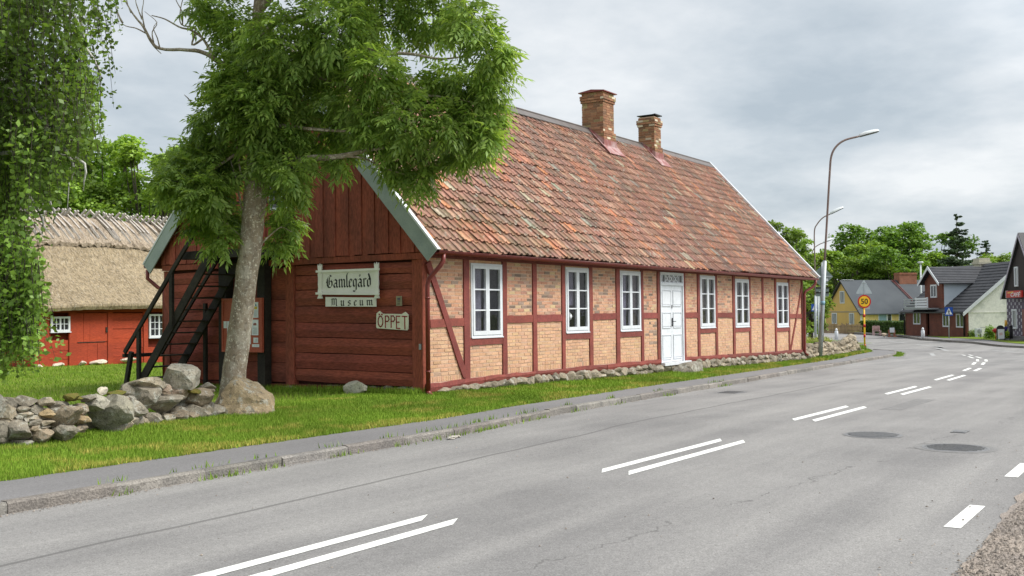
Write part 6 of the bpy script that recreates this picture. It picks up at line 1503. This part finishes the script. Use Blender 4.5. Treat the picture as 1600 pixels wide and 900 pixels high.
p = H.front(1535, 430, H.D/2)[0]; mb = MB(); cz = at(1535, 400, 83)[2]-H.A[2]; cw_ = 21*84/F_/2; mb.box(p-cw_, p+cw_, H.D/2-.5, H.D/2+.4, rzg-.5, cz); mb.box(p-cw_-.08, p+cw_+.08, H.D/2-.58, H.D/2+.48, cz-.5, cz-.3); mb.build('chimney', pmat('cream_chimney', (.55, .51, .40), (.45, .42, .33), rough=.9), rf, local=True)

# café
A = at(1574, 529.5, 73); B = at(1640, 536, 66.5); H = House('cafe_building', A, B, 9, 'dark timbered café building with steep gable, red CAFE sign and patterned brick front'); HW = H.L = 6.2
H.rz = H.rz; ez = H.front(1574, 464)[1]; 
M['purple'] = brickmat('purple_glazed_brick', (.13, .105, .14), (.10, .085, .12), (.16, .14, .17), 1.0); M['blackboards'] = pmat('brown_black_boards', (.035, .028, .028), (.05, .04, .038), scale=1, stretch=(3, 3, .3), rough=.85, bmp=.3, fine=.2)
apx, apz = H.front(1594, 369); apx = HW/2
mb = MB(); mb.box(0, HW, 0, .15, -.5, ez); mb.box(0, .15, .15, 8, -.5, ez); mb.build('brick_front', M['purple'], H.t, local=True)
mb = MB(); x = .12; r = 0
for r in range(12):
    z = .15+r*.22; x = .1+(.32 if r % 2 else 0)
    while x < 2.6:
        mb.box(x, x+.12, -.012, .0, z, z+.19); x += .64
mb.build('pattern_bricks', fmat('white_glazed_brick', (.55, .54, .58)), H.t, local=True)
gx = H.front(1597.5, 380)[0]
mb = MB(); mb.prism([(-.15, -.12, ez), (2*gx+.15, -.12, ez), (gx, -.12, apz-.1)], (0, .12, 0)); mb.build('gable_boards', M['blackboards'], H.t, local=True)
mb = MB(); 
for s in (-1, 1): mb.prism([(gx+s*(gx+.22), -.28, ez-.15), (gx, -.28, apz+.05), (gx, -.28, apz+.22), (gx+s*(gx+.3), -.28, ez-.05)], (0, 8.3, 0))
mb.build('roof', M['blackroof'], H.t, local=True)
mb = MB()
for s in (-1, 1): mb.prism([(gx+s*(gx+.2), -.32, ez-.2), (gx, -.32, apz-.05), (gx, -.32, apz+.16), (gx+s*(gx+.32), -.32, ez-.1)], (0, .035, 0))
mb.build('verge_board', fmat('lilac_grey_verge', (.42, .38, .45)), H.t, local=True)
x0_, z1_ = H.front(1588.5, 417); x1_, z0_ = H.front(1594.5, 447.5); win_front(H, H.t, x0_, x1_, z0_, z1_, y=-.16, mull=0, fr=.1, curt='netpane')
x0_, z1_ = H.front(1582, 483); x1_, z0_ = H.front(1590, 514); win_front(H, H.t, x0_, x1_, z0_, z1_, y=-.03, mull=0, fr=.12, curt='netpane')
mb = MB(); x0_, z1_ = H.front(1597.5, 483); mb.box(x0_, x0_+1.1, -.03, -.001, .1, z1_); mb.build('door', M['gutter'], H.t, local=True)
mb = MB(); x0_ = H.front(1585, 520)[0]; mb.box(x0_, x0_+3, -1.0, -.02, -.1, .12); mb.box(x0_+.1, x0_+3, -.6, -.02, .121, .28); mb.build('step', M['walk'], H.t, local=True)
# café sign
x0_, z1_ = H.front(1572, 454.8, -.6); x1_, z0_ = H.front(1596, 464.5, -.6); sp = H.A+H.ex*x0_+H.ey*-.6
sgn = lthing('cafe_sign', (sp[0], sp[1], sp[2]), 'red sign with white lettering CAFE fixed across the steep dark gable', 'sign', None, H.rz)
M['signred'] = fmat('sign_red', (.55, .03, .03), .4); M['signyellow'] = fmat('sign_orange', (.75, .40, .06), .4); wS = x1_-x0_; hS = z1_-z0_
mb = MB(); mb.box(0, wS, 0, .12, z0_, z1_); mb.build('panel', M['signred'], sgn, local=True); mb = MB(); mb.box(-.05, 0, -.01, .13, z0_-.02, z1_+.02); mb.build('edge_trim', M['white'], sgn, local=True)
def text(name, s, size, parent, loc, rot, mat, shear=0, ext=.006, xs=1, align='CENTER', world=None):
    cu = bpy.data.curves.new(name, 'FONT'); cu.body = s; cu.size = size; cu.extrude = ext; cu.shear = shear; cu.align_x = align; cu.align_y = 'CENTER'; cu.resolution_u = 4; cu.offset = size*.012
    o = bpy.data.objects.new('tmp', cu); COL.objects.link(o); bpy.context.view_layer.update(); dg = bpy.context.evaluated_depsgraph_get(); me = bpy.data.meshes.new_from_object(o.evaluated_get(dg)); bpy.data.objects.remove(o)
    me.materials.clear(); me.materials.append(mat); me.name = name; q = bpy.data.objects.new(name, me); COL.objects.link(q); q.parent = parent; q.location = loc; q.rotation_euler = rot; q.scale = (xs, 1, 1); q['_o'] = list(parent['_o']); return q
text('lettering', 'CAFÉ', hS*.82, sgn, (wS*.58, -.004, z0_+hS*.40), (R(90), 0, 0), fmat('sign_white', (.8, .8, .8)), .35, .01, wS/(hS*.82)*.26)
mb = MB(); mb.prism([(wS*.08, -.006, z0_+hS*.62), (wS*.42, -.006, z0_+hS*.66), (wS*.50, -.006, z0_+hS*.9), (wS*.10, -.006, z0_+hS*.8)], (0, .005, 0)); mb.build('emblem', M['signyellow'], sgn, local=True)
# bits in front of the café
def pl(px, py, d): p = at(px, py, d); p[2] = g(*p[:2]); return p
p = pl(1564, 528, 70); ab = lthing('pavement_sign', p, 'white pavement sign board with black arched top beside the café', 'pavement sign', None, YAW-math.pi/2); k = 70/F_
mb = MB(); mb.box(-5.2*k, 5.2*k, -.03, .03, 3*k, 18*k); mb.build('panel', M['white'], ab, local=True); mb = MB()
mb.prism([(6.4*k*math.cos(t), .035, 18*k+6*k*math.sin(t)) for t in [math.pi*i/10 for i in range(11)]], (0, .03, 0)); mb.box(-6.6*k, -5.4*k, -.04, .04, 0, 18*k); mb.box(5.4*k, 6.6*k, -.04, .04, 0, 18*k); mb.box(-6*k, 6*k, -.3, .3, 0, .06); mb.build('frame', M['blackmetal'], ab, local=True)
mb = MB(); mb.prism([(-2.6*k, -.036, 8*k), (2.4*k, -.036, 9*k), (2.0*k, -.036, 13*k), (-2.8*k, -.036, 12*k)], (0, .004, 0)); mb.build('faded_emblem', fmat('faded_rose', (.62, .45, .45)), ab, local=True)
p = pl(1529, 528.5, 79); ac = lthing('heat_pump', p, 'white heat pump unit with round fan grille against the plastered gable', 'heat pump', None, YAW-math.pi/2); k = 79/F_
mb = MB(); mb.box(-4.2*k, 4.2*k, -.2, .2, 5*k, 14*k); mb.box(-3.6*k, -3*k, -.2, .2, 0, 5*k); mb.box(3*k, 3.6*k, -.2, .2, 0, 5*k); mb.build('casing', M['white'], ac, local=True)
mb = MB(); mb.tube([(-.3*k, -.2, 9.5*k), (-.3*k, -.23, 9.5*k)], 3.3*k, 20); mb.build('fan_grille', M['galv'], ac, local=True)
p = pl(1556, 528, 72); mb = MB(); c = np.array([p[0], p[1], p[2]+.62]); 
for i in range(5): a = i*1.257; mb.tube([c+np.array([.07*math.cos(a), .07*math.sin(a), -.16]), c+np.array([.1*math.cos(a), .1*math.sin(a), .0]), c+np.array([.03*math.cos(a), .03*math.sin(a), .14])], [.05, .15, .03], 8)
mb.tube([(p[0], p[1], p[2]), (p[0], p[1], p[2]+.5)], .03, 6); tag(mb.build('red_lantern', M['signred']), 'small red lantern on a stake left of the pavement sign', 'lantern')
shrub('potted_plant', pl(1547, 528, 75), .42, .4, .75, 700, .13, 71, 'leafy green plant by the low rail left of the red lantern', (1.2, 1.25, .9), 'plant', 'plants beside the café')
shrub('potted_plant', pl(1520, 528, 80), .35, .4, .5, 500, .12, 72, 'low green plant at the corner of the white plastered gable', (1.3, 1.25, .9), 'plant', 'plants beside the café')
shrub('potted_plant', pl(1572, 525, 71)+np.array([0, 0, .25]), .3, .25, .3, 400, .1, 73, 'small yellow green plant in a dark pot right of the pavement sign', (1.9, 1.7, .7), 'plant', 'plants beside the café')
p = pl(1573, 529, 71); mb = MB(); mb.tube([(p[0], p[1], p[2]), (p[0], p[1], p[2]+.3)], [.16, .24], 12); tag(mb.build('flower_pot', M['blackmetal']), 'dark round pot holding the small yellow green plant', 'flower pot')
fl = lthing('flag_banner', pl(1571, 529, 73), 'furled dark blue and yellow flag on a short pole at the café corner', 'flag', None, YAW-math.pi/2); k = 73/F_
mb = MB(); mb.tube([(0, 0, 0), (.05, 0, 32*k)], .02, 6); mb.build('pole', M['white'], fl, local=True); mb = MB(); mb.tube([(.04, 0, 30*k), (.08, -.02, 25*k), (.03, .02, 20*k)], [.05, .12, .06], 7); mb.build('cloth', M['signyellow'], fl, local=True); mb = MB(); mb.tube([(.03, .02, 20*k), (.09, 0, 16*k), (.02, 0, 12*k)], [.08, .17, .1], 7); mb.build('cloth', fmat('navy_cloth', (.04, .03, .14), .9), fl, local=True)
rl = lthing('low_railing', pl(1532, 529, 77), 'low thin metal railing before the white plastered gable', 'railing', None, YAW-math.pi/2); k = 77/F_
mb = MB(); mb.tube([(0, 0, 16*k), (30*k, 0, 16.5*k)], .02, 6); mb.build('rail', M['galv'], rl, local=True)
for i in range(4): mb = MB(); mb.tube([(i*10*k, 0, 0), (i*10*k, 0, 16*k)], .02, 6); mb.build('post', M['galv'], rl, local=True)
cg = lthing('iron_gate', pl(1578, 530, 70), 'dark iron railing panel standing at the café steps', 'railing', None, YAW-math.pi/2+.9)
for i in range(7): mb = MB(); mb.tube([(i*.12, 0, 0), (i*.12, 0, 1.0)], .02, 5); mb.build('bar', M['blackmetal'], cg, local=True)
mb = MB(); mb.tube([(0, 0, 1.0), (.72, 0, 1.0)], .025, 6); mb.build('rail', M['blackmetal'], cg, local=True)

# ------------------------------------------------------------------ street lamps and signs
M['polelo'] = pmat('galvanised_pole', (.42, .45, .46), (.33, .36, .38), scale=3, rough=.5, bmp=.05, metal=.3, fine=.1); M['polehi'] = pmat('brown_lamp_arm', (.22, .155, .14), (.17, .12, .11), scale=4, rough=.5, bmp=.05, fine=.1)
M['head'] = fmat('white_lamp_housing', (.68, .71, .72), .4); M['lens'] = fmat('dark_lamp_glass', (.09, .09, .09), .15); M['tape'] = fmat('pale_blue_band', (.22, .38, .48), .6)
def lamp(pts, rl, split, label, head_len, group, rfac=1):
    P = [np.array(at(*p)) for p in pts]; b = P[0].copy(); b[2] = g(*b[:2])-.1; P[0] = b; t = thing('street_lamp', b, label, 'street lamp', group)
    mb = MB(); mb.tube([P[0], P[1]], [rl*1.05, rl], 14); mb.tube([P[1], P[1]+(P[2]-P[1])*.012], [rl*1.0, rl*.65], 14); lo = mb.build('lower_pole', M['polelo'], t)
    mb = MB(); Q = [P[1]]+P[2:]
    S = []; n = len(Q)
    for i in range(n-1):
        for j in range(5):
            u = j/5; a_, b_ = Q[i], Q[i+1]; m0 = (Q[i+1]-Q[i-1])/2 if i else (b_-a_); m1 = (Q[i+2]-Q[i])/2 if i+2 < n else (b_-a_); 
            if i == 0: m1 = m1*min(1, 1.0)
            S.append(a_+(b_-a_)*u if i == 0 else (2*u**3-3*u*u+1)*a_+(u**3-2*u*u+u)*m0*(.5 if i == 1 else 1)+(-2*u**3+3*u*u)*b_+(u**3-u*u)*m1)
    S.append(Q[-1]); mb.tube(S, [rl*.6]+[rl*.5]*(len(S)-1), 10); mb.build('arm', M['polehi'], t)
    d = Q[-1]-Q[-2]; d /= np.linalg.norm(d); side = np.cross(d, [0, 0, 1]); side /= np.linalg.norm(side); up = np.cross(side, d)
    mb = MB(); s = head_len; vs = []; prof = [(-.02, .05, .04), (.08, .10, .10), (.35, .16, .14), (.7, .17, .13), (.95, .13, .09), (1.03, .05, .05)]
    for (u, w, h) in prof:
        c = Q[-1]+d*u*s
        for i in range(10): a_ = math.pi*i/9; vs.append(c+side*w*s*1.1*math.cos(a_)+up*h*s*1.15*math.sin(a_))
    fs = [(i*10+j, i*10+j+1, (i+1)*10+j+1, (i+1)*10+j) for i in range(5) for j in range(9)]+[tuple(range(10)), tuple(50+i for i in range(10))[::-1]]; mb.add(vs, fs, (1, 1, 1), 0, True); hd = mb.build('lamp_head', M['head'], t)
    mb = MB(); v2 = []
    for (u, w, h) in prof: c = Q[-1]+d*u*s-up*.01; v2 += [c+side*w*s*1.05, c-side*w*s*1.05]
    v3 = [v-up*(.045*s) if 1 < i < 10 else v for i, v in enumerate(v2)]; mb.add(v2+v3, [(2*i, 2*i+2, 2*i+3, 2*i+1) for i in range(5)]+[(12+2*i, 12+2*i+2, 12+2*i+3, 12+2*i+1) for i in range(5)]+[(2*i, 2*i+2, 12+2*i+2, 12+2*i) for i in range(5)]+[(2*i+1, 2*i+3, 12+2*i+3, 12+2*i+1) for i in range(5)]); mb.build('lamp_glass', M['lens'], hd)
    return t, lo, P
SL = 'street lamps along the road'
D0 = 40.6
t, lo, P = lamp([(1281, 562, D0), (1288.5, 408, D0), (1293, 330, D0), (1296.5, 270, D0), (1299, 244, D0), (1306.5, 229, D0), (1320, 219, D0), (1342, 213, D0)], .08, 0, 'tall leaning street lamp on a grey pole before the dry wall', .78, SL)
mb = MB(); a = P[0]+(P[1]-P[0])*.56; b = P[0]+(P[1]-P[0])*.60; mb.tube([a, b], .086, 14); mb.build('band', M['tape'], t)
lamp([(1274, 531, 62), (1274, 462, 62), (1273, 400, 62), (1272.5, 362, 62), (1277, 350, 62), (1286, 340, 62), (1297, 334.5, 62)], .07, 0, 'second street lamp further off with white head bowed over the side street', .85, SL)
lamp([(1269.5, 530, 84), (1269, 440, 84), (1268.5, 415, 84), (1268, 400, 84), (1272, 388, 84), (1280, 382, 84), (1286, 379.5, 84)], .07, 0, 'farthest street lamp, its white head just over the tree tops', .8, SL)
# lamp behind the brick house
p = at(1440, 500, 100); t = thing('post_lamp', (p[0], p[1], g(*p[:2])), 'straight white post lamp rising behind the brick house', 'street lamp'); z1_ = at(1440, 412, 100)[2]
mb = MB(); mb.tube([(p[0], p[1], g(*p[:2])), (p[0], p[1], z1_)], .07, 8); mb.build('pole', M['head'], t); mb = MB(); mb.tube([(p[0], p[1], z1_), (p[0], p[1], z1_+.12), (p[0], p[1], z1_+.2)], [.15, .3, .22], 12); mb.build('lamp_head', M['head'], t)

M['signback'] = pmat('grey_green_sign_back', (.20, .25, .24), (.15, .19, .19), scale=3, rough=.45, bmp=.05, fine=.08, metal=.2); M['palegrey'] = pmat('pale_grey_sign_back', (.42, .46, .49), (.36, .40, .43), scale=3, rough=.5, bmp=.04, fine=.06, metal=.15)
M['blue'] = fmat('sign_blue', (.015, .07, .35), .4); M['syellow'] = fmat('sign_yellow', (.85, .50, .02), .4); M['sred'] = fmat('sign_rim_red', (.50, .02, .015), .4); M['sblack'] = fmat('sign_black', (.012, .012, .012), .5)
def post(px, py0, py1, d, name, label, cat, r=.03, group=None, mat='polelo'):
    b = at(px, py0, d); b[2] = g(*b[:2])-.03; h = at(px, py1, d)[2]-b[2]; t = lthing(name, b, label, cat, group, YAW-math.pi/2+ROL*0); mb = MB(); mb.tube([(0, 0, 0), (0, 0, h)], r, 10); mb.build('post', M[mat], t, local=True); return t, b, h
def zz(b, px, py, d): return at(px, py, d)[2]-b[2]
# cluster of road signs seen from behind
d = 46; k = d/F_
t, b, h = post(1286.5, 545, 410, d, 'road_sign', 'square-on-point road sign with two boards below, seen from behind next to the street lamp', 'road sign')
zc = zz(b, 1285, 432, d); s = 17.5*k
mb = MB(); mb.prism([(-s, .04, zc), (0, .04, zc+s), (s, .04, zc), (0, .04, zc-s)], (0, -.012, 0)); mb.build('sign_plate', M['signback'], t, local=True)
mb = MB(); mb.box(-s*.85, s*.85, -.0, .02, zc-.03, zc+.03); mb.build('clamp_rail', M['polelo'], t, local=True)
for zt_, zb_ in ((448.5, 455.5), (456, 463)):
    za, zb_ = zz(b, 1285, zt_, d), zz(b, 1285, zb_, d); mb = MB(); mb.box(-10*k, 10.5*k, .03, .042, zb_, za); mb.build('sign_plate', M['signback'], t, local=True); mb = MB(); mb.box(-10*k, 10.5*k, .0, .028, za-.06, za-.0); mb.build('clamp_rail', M['sblack'], t, local=True)
mb = MB(); mb.box(5*k, 9*k, .0, .029, zz(b, 0, 460, d)+.02, zz(b, 0, 457.5, d)); mb.box(6*k, 9.5*k, .02, .027, zc-.2, zc-.09); mb.build('sticker', M['white'], t, local=True)
# second group of backs further
d = 58; k = d/F_; t, b, h = post(1281.5, 535, 455, d, 'road_sign', 'triangular sign back with boards on a far post, just under the nearer sign boards', 'road sign')
za = zz(b, 0, 462, d); mb = MB(); mb.prism([(-2*k, .03, za), (12*k, .03, za), (5*k, .03, za-13*k)], (0, .01, 0)); mb.build('sign_plate', M['palegrey'], t, local=True)
mb = MB(); mb.box(2*k, 14*k, .03, .04, za-12*k, za-15*k+.0); mb.box(1*k, 9*k, .03, .04, za-24*k, za-16*k); mb.build('sign_plate', M['signback'], t, local=True)
post(1262+17, 535, 462, 50, 'bare_pole', 'plain pale steel pole just left of the near street lamp', 'pole', .035)
post(1284.5, 545, 480, 52, 'bare_pole', 'thin steel pole right against the near street lamp', 'pole', .035)
def cross_sign(px, py0, top, bot, d, label, r=.035, w=12.6):
    t, b, h = post(px, py0, top+1, d, 'pedestrian_crossing_sign', label, 'road sign', r, 'pedestrian crossing signs'); k = d/F_; za, zb_ = zz(b, px, top, d), zz(b, px, bot, d); hw = w*k/2
    mb = MB(); mb.box(-hw, hw, -.05, -.035, zb_, za); mb.build('sign_plate', M['blue'], t, local=True)
    H_ = za-zb_; mb = MB(); mb.prism([(-hw*.86, -.052, zb_+H_*.14), (hw*.86, -.052, zb_+H_*.14), (0, -.052, zb_+H_*.92)], (0, .0019, 0)); tri = mb.build('white_triangle', M['white'], t, local=True)
    mb = MB(); q = H_
    def f(u, v): return (u*q, -.055, zb_+v*q)
    mb.prism([f(*[.05*math.cos(a), .66+.05*math.sin(a)][:2]) if 0 else (q*.045*math.cos(a), -.055, zb_+q*(.68+.045*math.sin(a))) for a in [i*.785 for i in range(8)]], (0, .002, 0))
    for pts in ([(-.05, .42), (.05, .42), (.05, .62), (-.05, .62)], [(-.05, .42), (.0, .42), (-.08, .17), (-.14, .17)], [(0, .42), (.05, .42), (.12, .17), (.06, .17)], [(-.05, .60), (-.05, .54), (-.15, .43), (-.17, .47)], [(.05, .60), (.05, .54), (.14, .45), (.16, .49)]): mb.prism([f(*p_) for p_ in pts], (0, .002, 0))
    for i in range(4): mb.prism([f(-.34+i*.18, .14), f(-.25+i*.18, .14), f(-.26+i*.18, .17), f(-.33+i*.18, .17)], (0, .002, 0))
    mb.build('walking_figure', M['sblack'], tri, local=True)
cross_sign(1483, 528, 480, 493.5, 77.5, 'blue pedestrian crossing sign in front of the brick house')
cross_sign(1273.5, 531, 475, 486.5, 64, 'blue pedestrian crossing sign seen between the museum downpipe and the street lamp', .03, 10.5)
# speed sign on striped post
d = 52.5; k = d/F_; t, b, h = post(1351.3, 549, 478, d, 'speed_limit_sign', 'round yellow and red 50 speed sign on a red and yellow striped post', 'road sign', .045, None, 'syellow')
n = 9
for i in range(n):
    if i % 2 == 0: za = h*(i+.3)/n; mb = MB(); mb.tube([(0, 0, za+.12), (0, 0, za+h/n*.62+.12)], .052, 12); mb.build('red_band', M['sred'], t, local=True)
mb = MB(); zt_ = zz(b, 1351, 437, d); mb.tube([(0, 0, h), (0, 0, zt_-.1)], .03, 10); mb.build('upper_post', M['polelo'], t, local=True)
zc = zz(b, 1351, 471, d); r = 10.4*k
def disc(nm, r0, y, mat, par, th=.004, n=40): mb = MB(); mb.prism([(.0+r0*math.cos(2*math.pi*i/n), y, zc+r0*math.sin(2*math.pi*i/n)) for i in range(n)], (0, th, 0)); return mb.build(nm, mat, par, local=True)
sp_ = disc('sign_plate', r, -.07, M['sred'], t, .012); disc('yellow_face', r*.80, -.073, M['syellow'], sp_, .0028); text('numerals', '50', r*1.12, sp_, (0, -.078, zc-.01), (R(90), 0, 0), M['sblack'], 0, .003, .98)
mb = MB(); 
def rtri(cx_, z0_, w, h_, y, th): 
    pts = []; V_ = [np.array([cx_-w, z0_]), np.array([cx_+w, z0_]), np.array([cx_, z0_+h_])]
    for i in range(3):
        p0, p1, p2 = V_[i-1], V_[i], V_[(i+1) % 3]; a_ = p1+(p0-p1)/np.linalg.norm(p0-p1)*.07; c_ = p1+(p2-p1)/np.linalg.norm(p2-p1)*.07
        for u in (0, .5, 1): q = (1-u)**2*a_+2*u*(1-u)*p1+u*u*c_; pts.append((q[0], y, q[1]))
    return pts
z0_ = zz(b, 1351, 459, d); mb.prism(rtri(0, z0_, 13.2*k, 22.5*k, -.05, 0), (0, .012, 0)); mb.build('triangle_plate', M['palegrey'], t, local=True)
mb = MB(); mb.box(-.012, .012, -.06, -.051, z0_+.02, z0_+18*k); mb.box(-.1, .1, -.058, -.052, z0_+16*k, z0_+17*k); mb.build('clamp_rail', M['galv'], t, local=True)
mb = MB(); za = zz(b, 1351, 483, d); mb.box(-8.5*k, 9.5*k, .05, .062, za, za+7.5*k); mb.build('supplementary_plate', M['palegrey'], t, local=True)
# ------------------------------------------------------------------ sky and light
SUN_EL, SUN_AZ = 50, -62     # azimuth of the sun, degrees from +x toward +y
w = bpy.data.worlds.new('World'); scene.world = w; w.use_nodes = True; t = w.node_tree
bg = t.nodes['Background']; sky = t.nodes.new('ShaderNodeTexSky'); sky.sky_type = 'NISHITA'; sky.sun_disc = False
sky.sun_elevation = R(SUN_EL); sky.sun_rotation = R(90-SUN_AZ); sky.air_density = 1; sky.dust_density = 2
tc = t.nodes.new('ShaderNodeTexCoord'); sx = t.nodes.new('ShaderNodeSeparateXYZ'); t.links.new(tc.outputs['Generated'], sx.inputs[0])
zc = math_(t, 'ADD', math_(t, 'MAXIMUM', sx.outputs[2], 0.0), .20)
cb = t.nodes.new('ShaderNodeCombineXYZ'); t.links.new(math_(t, 'DIVIDE', sx.outputs[0], zc), cb.inputs[0]); t.links.new(math_(t, 'DIVIDE', sx.outputs[1], zc), cb.inputs[1]); cb.inputs[2].default_value = 3.7
mp = t.nodes.new('ShaderNodeMapping'); mp.inputs['Scale'].default_value = (.85, .85, 1); mp.inputs['Location'].default_value = (5.1, 2.4, 0); t.links.new(cb.outputs[0], mp.inputs[0])
n1 = tnoise(t, 1.1, 7, .55, mp.outputs[0]); n2 = tnoise(t, 3.4, 6, .6, mp.outputs[0])
f = math_(t, 'ADD', math_(t, 'MULTIPLY', n1, .75), math_(t, 'MULTIPLY', n2, .25))
cl = ramp(t, f, [(.37, (2.4, 2.75, 3.05)), (.45, (3.05, 3.35, 3.6)), (.52, (3.7, 3.92, 4.1)), (.60, (4.5, 4.62, 4.7))])
# thick bright cloud over the road side, where the sun stands
dv = t.nodes.new('ShaderNodeVectorMath'); dv.operation = 'DOT_PRODUCT'; t.links.new(tc.outputs['Generated'], dv.inputs[0])
sd = Vector((math.cos(R(SUN_EL))*math.cos(R(SUN_AZ)), math.cos(R(SUN_EL))*math.sin(R(SUN_AZ)), math.sin(R(SUN_EL)))); dv.inputs[1].default_value = sd
gl = ramp(t, dv.outputs['Value'], [(.35, 1.0), (.95, 2.2)])
cl = mixc(t, 1.0, cl, gl, 'MULTIPLY')
cc = mixc(t, .93, sky.outputs[0], cl); t.links.new(cc, bg.inputs[0]); bg.inputs[1].default_value = .145
sl = bpy.data.lights.new('sun', 'SUN'); sl.energy = 2.7; sl.angle = R(20); sl.color = (1, .965, .91); so = bpy.data.objects.new('sun', sl); COL.objects.link(so)
so.rotation_euler = (-sd).to_track_quat('-Z', 'Y').to_euler(); so.location = (0, -20, 40)
scene.view_settings.view_transform = 'Standard'; scene.view_settings.look = 'None'; scene.view_settings.exposure = 0.5; scene.view_settings.gamma = 1
scene.view_settings.use_curve_mapping = False
scene.cycles.max_bounces = 6; scene.cycles.transparent_max_bounces = 8
for o in bpy.data.objects:
    if '_o' in o: del o['_o']
